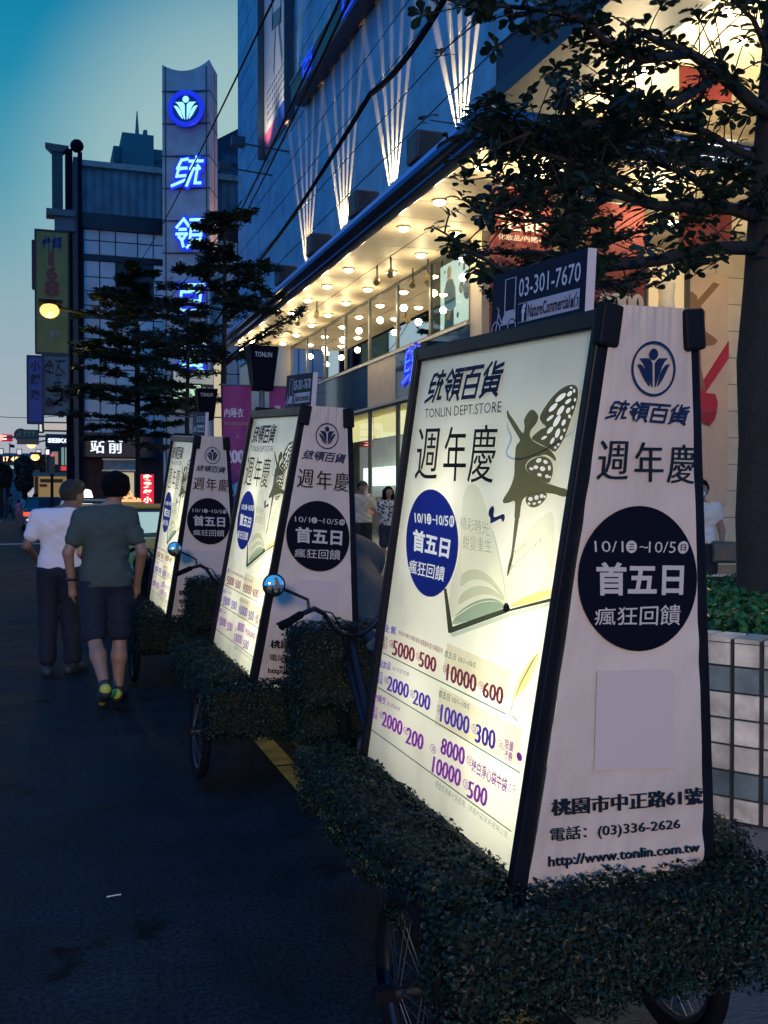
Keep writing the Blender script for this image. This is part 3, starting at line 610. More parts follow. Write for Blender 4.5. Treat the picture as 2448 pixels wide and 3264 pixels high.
stick = tag(MB().tube([(0, 0, .004), (.03, .003, .005), (.055, .007, .004)], .0025, 6).build('drinking_straw', mat('white plastic', (.6, .62, .6), .5)), 'small pale drinking straw lying on the dark asphalt', 'litter'); stick.location = atZ(340, 2862, 0)
UVT = json.loads('{"s_logo":[[0.1126,0.8679],[0.5932,0.8687],[0.5977,0.9344],[0.1168,0.9334]],"s_en":[[0.1238,0.8313],[0.6114,0.8335],[0.6066,0.8555],[0.114,0.8523]],"s_zhou":[[0.1092,0.692],[0.2706,0.694],[0.259,0.8072],[0.088,0.8075]],"s_nian":[[0.316,0.6917],[0.4634,0.6944],[0.4278,0.8084],[0.2875,0.8092]],"s_qing":[[0.4772,0.6926],[0.6221,0.6954],[0.6087,0.8099],[0.4618,0.8111]],"s_date":[[0.163,0.5929],[0.4378,0.5981],[0.4314,0.62],[0.1469,0.6146]],"s_sou":[[0.1743,0.5288],[0.4311,0.5302],[0.4282,0.5731],[0.1559,0.5795]],"s_feng":[[0.1661,0.4773],[0.421,0.4802],[0.4196,0.5125],[0.1605,0.5091]],"s_disc":[[0.1711,0.4222],[0.5227,0.459],[0.4287,0.6767],[0.0533,0.6655]],"s_hw1":[[0.4705,0.5973],[0.6473,0.5913],[0.6315,0.619],[0.4664,0.622]],"s_hw2":[[0.5061,0.5565],[0.6732,0.5606],[0.659,0.586],[0.4974,0.5871]],"s_anni1":[[0.7877,0.5655],[0.8346,0.5883],[0.8285,0.5955],[0.7817,0.5719]],"s_anni2":[[0.7835,0.5321],[0.9026,0.5997],[0.8926,0.6082],[0.7723,0.5438]],"s_quan":[[0.0296,0.3247],[0.1283,0.3289],[0.124,0.348],[0.0271,0.3427]],"s_sub":[[0.1487,0.3337],[0.4798,0.3328],[0.4756,0.3465],[0.1466,0.343]],"s_dang1":[[0.0383,0.2837],[0.0794,0.2872],[0.0699,0.3164],[0.0305,0.315]],"s_5000":[[0.1264,0.2816],[0.2945,0.2887],[0.2887,0.3202],[0.1217,0.3167]],"s_500":[[0.3338,0.2862],[0.4489,0.29],[0.4421,0.3207],[0.3296,0.3189]],"s_d1":[[0.4876,0.3307],[0.6726,0.3345],[0.674,0.3473],[0.4882,0.3448]],"s_10000a":[[0.5237,0.2862],[0.6951,0.2905],[0.6881,0.3236],[0.5184,0.3201]],"s_600":[[0.7347,0.2902],[0.8342,0.2917],[0.8288,0.3244],[0.7303,0.3188]],"s_hua":[[0.0339,0.2391],[0.1242,0.2448],[0.1228,0.2632],[0.0302,0.2569]],"s_b1":[[0.1453,0.2487],[0.2746,0.2532],[0.2748,0.2625],[0.1461,0.2574]],"s_dang2":[[0.035,0.1995],[0.0774,0.202],[0.0702,0.2318],[0.0306,0.2294]],"s_2000a":[[0.1219,0.1977],[0.2891,0.206],[0.2843,0.2377],[0.1205,0.2316]],"s_200a":[[0.3287,0.2021],[0.4455,0.2069],[0.4392,0.239],[0.3273,0.2336]],"s_d2":[[0.4887,0.2461],[0.673,0.252],[0.6719,0.2648],[0.4862,0.2608]],"s_10000b":[[0.5214,0.1995],[0.6905,0.2065],[0.6846,0.2407],[0.5172,0.2353]],"s_300":[[0.7314,0.2012],[0.8304,0.2069],[0.8224,0.2422],[0.7262,0.2356]],"s_xian":[[0.8775,0.2007],[0.9161,0.2046],[0.9132,0.2392],[0.8692,0.2366]],"s_nei":[[0.0292,0.1572],[0.1246,0.1615],[0.1227,0.1806],[0.0284,0.1748]],"s_b2":[[0.141,0.1651],[0.2442,0.1689],[0.2449,0.1774],[0.1418,0.1738]],"s_dang3":[[0.029,0.1146],[0.0747,0.1175],[0.0705,0.1468],[0.0272,0.145]],"s_2000b":[[0.12,0.1133],[0.28,0.12],[0.2763,0.1521],[0.1165,0.1463]],"s_200b":[[0.3171,0.1115],[0.4372,0.1201],[0.4328,0.1527],[0.316,0.1474]],"s_8000":[[0.5504,0.1389],[0.6906,0.1452],[0.6832,0.1788],[0.551,0.1722]],"s_10000c":[[0.5165,0.0914],[0.6851,0.1007],[0.6812,0.1345],[0.5151,0.1254]],"s_500c":[[0.7315,0.0928],[0.8303,0.0987],[0.8265,0.1331],[0.7305,0.1253]],"s_lv":[[0.7336,0.1439],[0.9119,0.1464],[0.909,0.172],[0.7293,0.1681]],"s_yi":[[0.9168,0.1518],[0.9506,0.155],[0.9491,0.1696],[0.9143,0.1655]],"s_foot":[[0.5471,0.0677],[0.9532,0.0731],[0.9542,0.0849],[0.5464,0.0825]],"o_man1":[[0.0999,0.3037],[0.1213,0.3035],[0.0956,0.3123]],"o_song1":[[0.3131,0.3043],[0.3316,0.3041],[0.3093,0.3124]],"o_man2":[[0.5022,0.3043],[0.5212,0.304],[0.4983,0.3132]],"o_man3":[[0.0966,0.2167],[0.1162,0.2169],[0.0927,0.2244]],"o_song2":[[0.3066,0.2199],[0.3252,0.2202],[0.3028,0.2279]],"o_man4":[[0.5003,0.2204],[0.5194,0.2206],[0.4963,0.2292]],"o_man5":[[0.094,0.1328],[0.1137,0.1335],[0.0901,0.1404]],"o_song3":[[0.2976,0.1349],[0.3164,0.1356],[0.2938,0.1428]],"o_man6":[[0.495,0.1365],[0.5143,0.1373],[0.491,0.1452]],"o_jia1":[[0.7145,0.3058],[0.7317,0.3055],[0.7108,0.3147]],"o_jia2":[[0.711,0.2221],[0.7284,0.2224],[0.7073,0.231]],"o_huo":[[0.8496,0.2211],[0.8639,0.2213],[0.8465,0.2289]],"o_jia3":[[0.7103,0.1593],[0.7277,0.16],[0.7066,0.1681]],"o_jia4":[[0.7095,0.1127],[0.727,0.1137],[0.7058,0.1215]],"o_2in1":[[0.9368,0.2193],[0.9491,0.2195],[0.9342,0.2263]],"rules":[[[0.0352,0.2738],[0.849,0.2788]],[[0.0345,0.1898],[0.9495,0.1934]],[[0.0287,0.0856],[0.951,0.0876]]],"grey1":[[0.4822,0.2986],[0.8489,0.3069],[0.8401,0.3573],[0.4848,0.359]],"grey2":[[0.4783,0.1846],[0.9386,0.2039],[0.9281,0.2671],[0.4801,0.2655]],"fairy":[[0.6403,0.8369],[0.6485,0.8361],[0.6569,0.8287],[0.6798,0.8195],[0.7125,0.8032],[0.7398,0.7902],[0.7449,0.7958],[0.7433,0.8057],[0.7341,0.8143],[0.7413,0.824],[0.7557,0.8335],[0.7728,0.8353],[0.7934,0.8271],[0.8024,0.8214],[0.7996,0.8104],[0.7853,0.8023],[0.7737,0.7955],[0.7739,0.7857],[0.7952,0.7759],[0.8322,0.7689],[0.8676,0.7636],[0.89,0.7556],[0.9074,0.7464],[0.9086,0.7398],[0.8865,0.7476],[0.8584,0.7527],[0.8393,0.7499],[0.8062,0.7469],[0.7838,0.7411],[0.7713,0.7269],[0.8037,0.7164],[0.8411,0.7089],[0.8772,0.7017],[0.904,0.6998],[0.9434,0.6956],[0.9746,0.694],[0.9762,0.6811],[0.9551,0.6803],[0.9224,0.6844],[0.8771,0.6842],[0.831,0.6812],[0.792,0.6729],[0.784,0.6656],[0.7822,0.6514],[0.785,0.6347],[0.782,0.6359],[0.782,0.6165],[0.7822,0.5641],[0.7819,0.5583],[0.7722,0.5243],[0.764,0.5255],[0.7633,0.547],[0.7708,0.5671],[0.7647,0.6155],[0.7623,0.6349],[0.7599,0.6334],[0.7556,0.6502],[0.7505,0.6671],[0.7231,0.6603],[0.6934,0.6576],[0.6867,0.6646],[0.7078,0.6798],[0.7237,0.6975],[0.7282,0.7148],[0.7205,0.7347],[0.7164,0.7547],[0.7146,0.7689],[0.7336,0.7775],[0.724,0.7832],[0.7008,0.7948],[0.6621,0.8155],[0.6468,0.8245]],"wing1":[[0.8024,0.8214],[0.8308,0.8453],[0.8693,0.8655],[0.9102,0.8744],[0.9381,0.8732],[0.953,0.8648],[0.9564,0.8466],[0.9508,0.8287],[0.94,0.8081],[0.93,0.7847],[0.9116,0.7663],[0.8964,0.7556],[0.8605,0.7649],[0.7947,0.7773],[0.7785,0.7829],[0.821,0.7991],[0.847,0.8015],[0.8169,0.8101]],"wing2":[[0.8388,0.7512],[0.881,0.7448],[0.8988,0.7317],[0.9014,0.7157],[0.8912,0.6994],[0.8486,0.7069],[0.804,0.7158],[0.7729,0.7264],[0.7847,0.7405]],"wing3":[[0.7936,0.6743],[0.8305,0.6823],[0.8896,0.6859],[0.8903,0.6752],[0.8659,0.6607],[0.8339,0.6552],[0.8037,0.6608]],"cells":[[[0.9058,0.8598],[0.9067,0.8564],[0.8999,0.8517],[0.8881,0.8474],[0.8755,0.8451],[0.8671,0.8458],[0.8662,0.8492],[0.8732,0.8541],[0.8852,0.8584],[0.8976,0.8606]],[[0.8762,0.8434],[0.8776,0.8404],[0.8725,0.8358],[0.8628,0.8314],[0.8521,0.8288],[0.8446,0.8291],[0.8432,0.8322],[0.8484,0.8368],[0.8583,0.8412],[0.8689,0.8438]],[[0.9293,0.8623],[0.932,0.8601],[0.931,0.8572],[0.9265,0.8546],[0.9204,0.8534],[0.9149,0.854],[0.9122,0.8563],[0.9132,0.8592],[0.9177,0.8618],[0.9238,0.863]],[[0.9314,0.8492],[0.9324,0.847],[0.9289,0.8442],[0.9222,0.8417],[0.9149,0.8405],[0.9098,0.8411],[0.9088,0.8433],[0.9123,0.8462],[0.919,0.8487],[0.9263,0.8498]],[[0.9436,0.8626],[0.9435,0.8605],[0.9415,0.8592],[0.9385,0.8593],[0.9356,0.8608],[0.9338,0.863],[0.934,0.8651],[0.936,0.8663],[0.939,0.8662],[0.9419,0.8648]],[[0.9301,0.8683],[0.9294,0.8673],[0.9269,0.8667],[0.9235,0.8669],[0.9204,0.8676],[0.919,0.8688],[0.9196,0.8698],[0.9222,0.8704],[0.9257,0.8702],[0.9287,0.8695]],[[0.9063,0.8384],[0.9091,0.8354],[0.9066,0.8303],[0.8996,0.8251],[0.8907,0.8218],[0.8833,0.8216],[0.8804,0.8247],[0.883,0.8298],[0.8902,0.8351],[0.899,0.8383]],[[0.9313,0.8341],[0.9345,0.8322],[0.9345,0.8291],[0.9314,0.8261],[0.9264,0.8243],[0.9213,0.8244],[0.9181,0.8264],[0.9181,0.8294],[0.9212,0.8325],[0.9263,0.8342]],[[0.8963,0.8218],[0.8999,0.8185],[0.8981,0.8126],[0.8916,0.8063],[0.8827,0.802],[0.8749,0.8014],[0.8712,0.8047],[0.873,0.8107],[0.8797,0.817],[0.8886,0.8212]],[[0.8675,0.8225],[0.8679,0.8203],[0.8631,0.8171],[0.8549,0.814],[0.8464,0.8123],[0.8409,0.8126],[0.8405,0.8149],[0.8453,0.8181],[0.8536,0.8212],[0.862,0.8229]],[[0.9195,0.8142],[0.9229,0.8122],[0.9234,0.8089],[0.9208,0.8054],[0.916,0.8031],[0.9109,0.8028],[0.9074,0.8048],[0.9069,0.8081],[0.9096,0.8117],[0.9144,0.8139]],[[0.9417,0.8194],[0.9431,0.8172],[0.9419,0.8155],[0.9385,0.815],[0.9343,0.8159],[0.9308,0.8178],[0.9294,0.82],[0.9306,0.8217],[0.934,0.8222],[0.9382,0.8213]],[[0.8726,0.802],[0.8749,0.7994],[0.8724,0.7956],[0.866,0.7918],[0.8582,0.7896],[0.8518,0.7898],[0.8494,0.7923],[0.852,0.7963],[0.8584,0.8],[0.8663,0.8022]],[[0.9009,0.7987],[0.9053,0.7962],[0.9063,0.7916],[0.9037,0.7863],[0.8983,0.7826],[0.8923,0.7818],[0.8879,0.7842],[0.8868,0.7889],[0.8895,0.7941],[0.8949,0.7979]],[[0.8523,0.7855],[0.8523,0.7837],[0.8479,0.7814],[0.8407,0.7796],[0.8334,0.7789],[0.8289,0.7796],[0.8289,0.7814],[0.8334,0.7837],[0.8406,0.7855],[0.8478,0.7862]],[[0.8852,0.783],[0.8876,0.781],[0.8867,0.7776],[0.8828,0.7738],[0.8775,0.7713],[0.8727,0.771],[0.8703,0.7729],[0.8712,0.7764],[0.8751,0.7801],[0.8804,0.7826]],[[0.9209,0.7813],[0.9187,0.7791],[0.9152,0.7781],[0.9117,0.7786],[0.9096,0.7805],[0.9097,0.783],[0.912,0.7852],[0.9155,0.7862],[0.919,0.7856],[0.921,0.7838]],[[0.928,0.7945],[0.9262,0.7929],[0.9232,0.7922],[0.9201,0.7927],[0.9182,0.7941],[0.9181,0.796],[0.9199,0.7976],[0.923,0.7983],[0.926,0.7978],[0.9279,0.7964]],[[0.912,0.7696],[0.9103,0.7682],[0.9074,0.7677],[0.9043,0.7681],[0.9022,0.7694],[0.902,0.771],[0.9037,0.7723],[0.9067,0.7729],[0.9098,0.7724],[0.9118,0.7711]],[[0.9477,0.8332],[0.9459,0.8317],[0.943,0.8311],[0.94,0.8316],[0.9381,0.833],[0.938,0.8349],[0.9398,0.8365],[0.9428,0.8371],[0.9458,0.8366],[0.9477,0.8351]],[[0.9517,0.8464],[0.9507,0.8447],[0.9485,0.8439],[0.9459,0.8441],[0.9438,0.8455],[0.9431,0.8474],[0.944,0.8491],[0.9462,0.85],[0.9489,0.8497],[0.9509,0.8483]],[[0.902,0.765],[0.9014,0.7636],[0.8988,0.7627],[0.8953,0.7627],[0.8921,0.7635],[0.8905,0.7649],[0.8911,0.7664],[0.8936,0.7672],[0.8972,0.7672],[0.9004,0.7664]],[[0.8429,0.7444],[0.8444,0.742],[0.8412,0.7394],[0.8346,0.7376],[0.8271,0.7374],[0.8215,0.7387],[0.82,0.7412],[0.8232,0.7438],[0.8299,0.7456],[0.8374,0.7458]],[[0.8733,0.7372],[0.8697,0.7359],[0.8637,0.7359],[0.8575,0.7372],[0.8536,0.7392],[0.8534,0.7413],[0.857,0.7426],[0.8631,0.7426],[0.8692,0.7413],[0.8731,0.7393]],[[0.8901,0.7289],[0.8899,0.726],[0.8873,0.7242],[0.8833,0.7242],[0.8794,0.7258],[0.8772,0.7286],[0.8774,0.7315],[0.88,0.7333],[0.884,0.7334],[0.8879,0.7317]],[[0.8664,0.7255],[0.8629,0.7233],[0.8563,0.7225],[0.8489,0.7234],[0.8437,0.7257],[0.8427,0.7284],[0.8462,0.7305],[0.853,0.7313],[0.8603,0.7304],[0.8654,0.7281]],[[0.8341,0.7293],[0.8328,0.7272],[0.8279,0.7258],[0.8211,0.7257],[0.8151,0.7269],[0.8122,0.729],[0.8136,0.7311],[0.8186,0.7325],[0.8254,0.7326],[0.8313,0.7314]],[[0.8132,0.7249],[0.8105,0.7236],[0.8052,0.7232],[0.7993,0.7239],[0.7949,0.7255],[0.7939,0.7272],[0.7966,0.7286],[0.8019,0.7289],[0.8079,0.7282],[0.8122,0.7267]],[[0.8879,0.7122],[0.8846,0.7108],[0.8792,0.7106],[0.8739,0.7117],[0.8707,0.7136],[0.8707,0.7156],[0.8741,0.7169],[0.8794,0.7171],[0.8847,0.7161],[0.8879,0.7142]],[[0.8559,0.7146],[0.853,0.7132],[0.8472,0.7128],[0.8406,0.7135],[0.8358,0.7152],[0.8346,0.7171],[0.8375,0.7186],[0.8434,0.719],[0.85,0.7182],[0.8547,0.7165]],[[0.8966,0.7129],[0.8963,0.7117],[0.8947,0.7109],[0.8923,0.7108],[0.8901,0.7115],[0.8889,0.7128],[0.8892,0.714],[0.8908,0.7148],[0.8932,0.7149],[0.8954,0.7142]],[[0.8318,0.6716],[0.8306,0.6693],[0.8256,0.6677],[0.8188,0.6674],[0.8128,0.6686],[0.8098,0.6708],[0.8111,0.6731],[0.8161,0.6747],[0.8229,0.6749],[0.8289,0.6738]],[[0.8563,0.674],[0.8533,0.6717],[0.8478,0.6706],[0.8421,0.6712],[0.8382,0.6732],[0.8377,0.6759],[0.8407,0.6782],[0.8462,0.6792],[0.8519,0.6786],[0.8558,0.6766]],[[0.8778,0.6788],[0.877,0.6765],[0.8732,0.675],[0.868,0.6748],[0.8632,0.676],[0.8607,0.6782],[0.8615,0.6804],[0.8653,0.6819],[0.8706,0.6821],[0.8754,0.6809]],[[0.8236,0.6616],[0.8211,0.6607],[0.8171,0.6605],[0.8131,0.6612],[0.8106,0.6625],[0.8106,0.6638],[0.813,0.6648],[0.817,0.665],[0.821,0.6643],[0.8235,0.663]],[[0.8487,0.6646],[0.8483,0.6632],[0.845,0.662],[0.8402,0.6615],[0.8357,0.6618],[0.8332,0.6628],[0.8336,0.6642],[0.8369,0.6654],[0.8417,0.666],[0.8462,0.6657]],[[0.8696,0.6693],[0.8704,0.6679],[0.8685,0.6663],[0.8646,0.6651],[0.8602,0.6648],[0.8571,0.6655],[0.8563,0.6669],[0.8582,0.6685],[0.8621,0.6696],[0.8665,0.6699]],[[0.8867,0.6772],[0.8852,0.6758],[0.8828,0.675],[0.8804,0.6753],[0.879,0.6764],[0.879,0.678],[0.8805,0.6795],[0.8829,0.6802],[0.8853,0.68],[0.8867,0.6788]]],"ribbon":[[0.6223,0.6442],[0.6396,0.6524],[0.6505,0.6455],[0.6496,0.6277],[0.6793,0.6336],[0.7007,0.6391],[0.7121,0.6338],[0.7075,0.622],[0.6987,0.6244],[0.6926,0.6299],[0.6604,0.6209],[0.6382,0.6153],[0.6375,0.6271],[0.6214,0.6322]],"ribbon2":[[0.6485,0.8201],[0.6588,0.8039],[0.684,0.7892],[0.6912,0.7805],[0.6842,0.7689],[0.6733,0.7573],[0.6801,0.7501],[0.7128,0.7446],[0.7638,0.7465],[0.8169,0.7552],[0.8666,0.7663],[0.9185,0.7821],[0.9633,0.7935],[0.9637,0.7922],[0.9199,0.7782],[0.8681,0.7622],[0.8184,0.7511],[0.7654,0.7423],[0.7145,0.7403],[0.674,0.7457],[0.6638,0.7558],[0.6721,0.7704],[0.6797,0.7805],[0.6726,0.7887],[0.651,0.804]],"cover":[[0.4215,0.4651],[0.4369,0.4689],[0.509,0.396],[0.7654,0.4627],[0.7716,0.4732],[0.7928,0.4717],[0.7999,0.4667],[0.9723,0.5063],[0.9767,0.5001],[0.7969,0.4615],[0.7832,0.4569],[0.5053,0.3821],[0.4874,0.3806]],"shadow":[[0.4896,0.38],[0.5053,0.3821],[0.7832,0.4569],[0.9769,0.4996],[0.9791,0.4935],[0.7911,0.4501],[0.5149,0.3751]],"pages":[[0.4613,0.4976],[0.4879,0.5346],[0.4563,0.6454],[0.4589,0.6845],[0.5062,0.6922],[0.5467,0.6828],[0.606,0.6393],[0.6714,0.5898],[0.7301,0.5382],[0.7769,0.4797],[0.7739,0.4676],[0.7654,0.4627],[0.509,0.396],[0.456,0.4488]],"rpages":[[0.7793,0.48],[0.7413,0.5233],[0.7596,0.5565],[0.8146,0.6089],[0.8927,0.6509],[0.9312,0.6545],[0.9768,0.5059],[0.7943,0.468]],"arc1":[[0.5111,0.5032],[0.5436,0.5157],[0.5895,0.5229],[0.6369,0.5219],[0.6858,0.5131],[0.7358,0.497],[0.7734,0.4793],[0.7396,0.4875],[0.6909,0.5005],[0.6434,0.506],[0.5976,0.5033],[0.5532,0.4932],[0.5173,0.4769]],"arc2":[[0.5201,0.46],[0.5592,0.479],[0.6086,0.4913],[0.6593,0.4953],[0.705,0.4928],[0.7455,0.4861],[0.7725,0.4776],[0.743,0.4789],[0.6984,0.4821],[0.6544,0.4794],[0.6113,0.4707],[0.5679,0.4587],[0.5189,0.4405]],"arc3":[[0.5199,0.4233],[0.5621,0.4432],[0.6154,0.4608],[0.6688,0.4722],[0.7169,0.477],[0.7716,0.4732],[0.7184,0.4732],[0.6705,0.4679],[0.6175,0.4558],[0.5642,0.4381],[0.5072,0.4153]],"teal":[[0.4943,0.4072],[0.5651,0.4361],[0.6336,0.4597],[0.7031,0.4705],[0.7453,0.4732],[0.7731,0.4695],[0.7654,0.4627],[0.509,0.396]],"gold":[[0.7928,0.4717],[0.8358,0.4901],[0.9001,0.5085],[0.9746,0.5237],[0.9782,0.5078],[0.804,0.4692]],"spine":[[0.7664,0.4667],[0.7713,0.4742],[0.7833,0.4765],[0.7953,0.472],[0.7982,0.4646],[0.7878,0.4585],[0.7747,0.4588]],"crease":[[0.7387,0.5231],[0.6722,0.5878],[0.6522,0.6028],[0.6545,0.604],[0.6761,0.5891],[0.7438,0.5236],[0.7793,0.48],[0.7754,0.4795]],"feather":[[0.9541,0.4109],[0.9519,0.3905],[0.9333,0.3605],[0.9157,0.3357],[0.8871,0.3195],[0.8769,0.3093],[0.8703,0.2802],[0.8667,0.28],[0.8716,0.3083],[0.8705,0.322],[0.8791,0.3402],[0.902,0.3716],[0.9272,0.3946]],"featherv":[[0.9541,0.4109],[0.9332,0.3875],[0.8988,0.3436],[0.8779,0.3067],[0.8708,0.2789],[0.8704,0.2927],[0.8946,0.3456],[0.9269,0.3865]],"scrib":[[0.8674,0.2782],[0.8836,0.2828],[0.9025,0.2797],[0.9164,0.2762],[0.8967,0.2766],[0.8813,0.2796]],"e_logo":[[0.1082,0.8164],[0.9005,0.8084],[0.9354,0.8398],[0.1067,0.8463]],"e_ring":[[0.3196,0.8535],[0.7714,0.8558],[0.7661,0.9485],[0.2623,0.9449]],"e_zhou":[[0.0854,0.7142],[0.3474,0.7139],[0.3452,0.7788],[0.0708,0.7791]],"e_nian":[[0.4136,0.7108],[0.6649,0.7098],[0.6544,0.7776],[0.3978,0.7773]],"e_qing":[[0.7036,0.7087],[0.9429,0.7066],[0.9634,0.7741],[0.7256,0.7746]],"e_disc":[[0.1248,0.4215],[0.937,0.4088],[0.9645,0.6681],[-0.0286,0.6696]],"e_date":[[0.146,0.5915],[0.8797,0.5854],[0.891,0.6051],[0.1293,0.6105]],"e_sou":[[0.1979,0.5168],[0.8382,0.5108],[0.8491,0.568],[0.1648,0.5744]],"e_feng":[[0.2045,0.4654],[0.8157,0.4577],[0.8231,0.4954],[0.1957,0.4955]],"e_qr":[[0.3042,0.2082],[0.7762,0.1971],[0.7807,0.3787],[0.2599,0.3855]],"e_addr":[[0.0953,0.1344],[0.9499,0.1231],[0.9524,0.1557],[0.0827,0.1642]],"e_tel":[[0.1064,0.0849],[0.8185,0.0768],[0.8218,0.103],[0.095,0.1134]],"e_url":[[0.1145,0.0377],[0.9274,0.0267],[0.932,0.0506],[0.1049,0.0629]]}')

# ================================================================== ADVERTISING TRICYCLES  (local frame: x across, y along the street, z up; origin at the near left foot of the board)
NLb, FLb, NRb, FRb = (0, 0, .526), (0, 1.30, .53), (.58, 0, .53), (.58, 1.30, .533)
NLt, FLt, NRt, FRt = (.175, -.14, 2.022), (.175, 1.15, 2.10), (.405, -.15, 2.022), (.405, 1.15, 2.10)
V3 = Vector
def face_map(q, inset=0):
    q = [V3(p) for p in q]; n = (q[1]-q[0]).cross(q[3]-q[0]).normalized()
    def g(u, v, d=0): return tuple((q[0]*(1-u)+q[1]*u)*(1-v)+(q[3]*(1-u)+q[2]*u)*v+n*d)
    return g, n
gS, nS = face_map((FLb, NLb, NLt, FLt)); gE, nE = face_map((NLb, NRb, NRt, NLt)); gR, nR = face_map((NRb, FRb, FRt, NRt)); gB, nB = face_map((FRb, FLb, FLt, FRt))
frame_m = mat('black frame', (.006, .008, .014), .4, spec=.12, var=.2, vscale=8)
film = filmmat('backlit film', (.42, .42, .34), (.68, .66, .52)); bsdf(film).inputs['Specular IOR Level'].default_value = .3
t_ = film.node_tree                                                # faint damask pattern and creases of the printed film
nz = N(t_, 'ShaderNodeTexNoise'); nz.inputs['Scale'].default_value = 5; nz.inputs['Detail'].default_value = 8; tcx = N(t_, 'ShaderNodeTexCoord'); t_.links.new(tcx.outputs['Object'], nz.inputs['Vector'])
mrx = N(t_, 'ShaderNodeMapRange'); mrx.inputs[1].default_value = .3; mrx.inputs[2].default_value = .7; mrx.inputs[3].default_value = .84; mrx.inputs[4].default_value = 1.08; t_.links.new(nz.outputs['Fac'], mrx.inputs[0])
scx = N(t_, 'ShaderNodeVectorMath', operation='SCALE'); scx.inputs[0].default_value = (.68, .66, .52); t_.links.new(mrx.outputs[0], scx.inputs['Scale'])
for n in t_.nodes:
    if n.type == 'BSDF_TRANSLUCENT': t_.links.new(scx.outputs[0], n.inputs[0])
nb_ = N(t_, 'ShaderNodeTexNoise'); nb_.inputs['Scale'].default_value = 3.5; bpx = N(t_, 'ShaderNodeBump'); bpx.inputs['Strength'].default_value = .25; bpx.inputs['Distance'].default_value = .03
t_.links.new(tcx.outputs['Object'], nb_.inputs['Vector']); t_.links.new(nb_.outputs['Fac'], bpx.inputs['Height']); t_.links.new(bpx.outputs[0], bsdf(film).inputs['Normal'])
vinyl = mat('grey white vinyl', (.56, .50, .45), .5, spec=.25, var=.16, vscale=2.2, bump=.7, bscale=3.2)
I_ = inkmat
ink_navy = I_('navy ink', (.006, .014, .09), (.004, .006, .02)); ink_green = I_('dark green ink', (.008, .03, .03), (.004, .008, .008)); ink_fairy = I_('grey brown ink', (.12, .125, .085), (.006, .006, .004))
ink_blue = I_('blue disc ink', (.004, .012, .22), (.004, .008, .05)); ink_white = mat('backlit white', (.6, .6, .52), .6, spec=.1, emit=(1, .98, .82), es=.5); B_ = lambda n, c, e: mat(n, tuple(x*.5 for x in c), .6, spec=.08, emit=c, es=e)
ink_wine = B_('wine ink', (.2, .012, .045), .6); ink_violet = B_('violet ink', (.2, .02, .3), .7); ink_indigo = B_('indigo ink', (.06, .03, .34), .7); ink_teal = I_('teal ink', (.04, .2, .18))
ink_page = I_('page ink', (.86, .88, .82)); ink_page2 = I_('page shade ink', (.78, .81, .74)); ink_pteal = I_('page teal ink', (.42, .54, .53)); ink_cover = I_('cover ink', (.05, .06, .045), (.01, .01, .008))
ink_gold = I_('gold ink', (.92, .78, .42)); ink_grey = I_('grey panel ink', (.84, .8, .72)); ink_pale = I_('pale grey ink', (.45, .46, .4)); ink_cell = mat('backlit cell', (.6, .6, .5), .6, spec=.1, emit=(1, .97, .8), es=.58); ink_rib = I_('pale blue ink', (.5, .62, .82)); ink_shadow = I_('soft shadow ink', (.62, .72, .72))
black_v = mat('navy black print', (.004, .005, .014), .5, spec=.08); grey_v = mat('pale grey print', (.5, .48, .47), .5); ink_v = mat('dark print', (.010, .018, .03), .5, spec=.1); navy_v = mat('navy print', (.008, .022, .075), .5, spec=.1); qr_v = mat('pale lilac square', (.55, .49, .48), .5)

def uvq(name, g, d):
    q = UVT[name]
    def f(x, y):
        w_ = ((1-x)*(1-y), x*(1-y), x*y, (1-x)*y)
        return g(sum(w_[i]*q[i][0] for i in range(4)), sum(w_[i]*q[i][1] for i in range(4)), d)
    return f
def smooth_outline(p, it=2):
    for _ in range(it):
        q = []
        for a, b in zip(p, list(p[1:])+[p[0]]): q += [(a[0]*.75+b[0]*.25, a[1]*.75+b[1]*.25), (a[0]*.25+b[0]*.75, a[1]*.25+b[1]*.75)]
        p = q
    return p
for k_ in ('fairy', 'wing1', 'wing2', 'wing3', 'ribbon', 'ribbon2', 'feather', 'pages', 'arc1', 'arc2', 'arc3', 'rpages', 'gold', 'teal'): UVT[k_] = smooth_outline(UVT[k_])
UVT['cells'] = [smooth_outline(c, 1) for c in UVT['cells']]
def uvpoly(mb, pts, g, d, mi=0):
    """even a concave outline: let Blender fill it"""
    from mathutils.geometry import tessellate_polygon
    tr = tessellate_polygon([[V3((p[0], p[1], 0)) for p in pts]])
    mb.add([g(min(p[0], .972), p[1], d) for p in pts], [tuple(t) for t in tr], mi)
def disc_pts(q, n=48):
    c = [sum(p[i] for p in UVT[q])/4 for i in (0, 1)]
    f = qmap([tuple(p) for p in UVT[q]])
    return [f(.5+.5*math.cos(2*math.pi*k/n), .5+.5*math.sin(2*math.pi*k/n)) for k in range(n)]
def clip_disc(pts): return [(max(0.02, min(.98, u)), v) for u, v in pts]

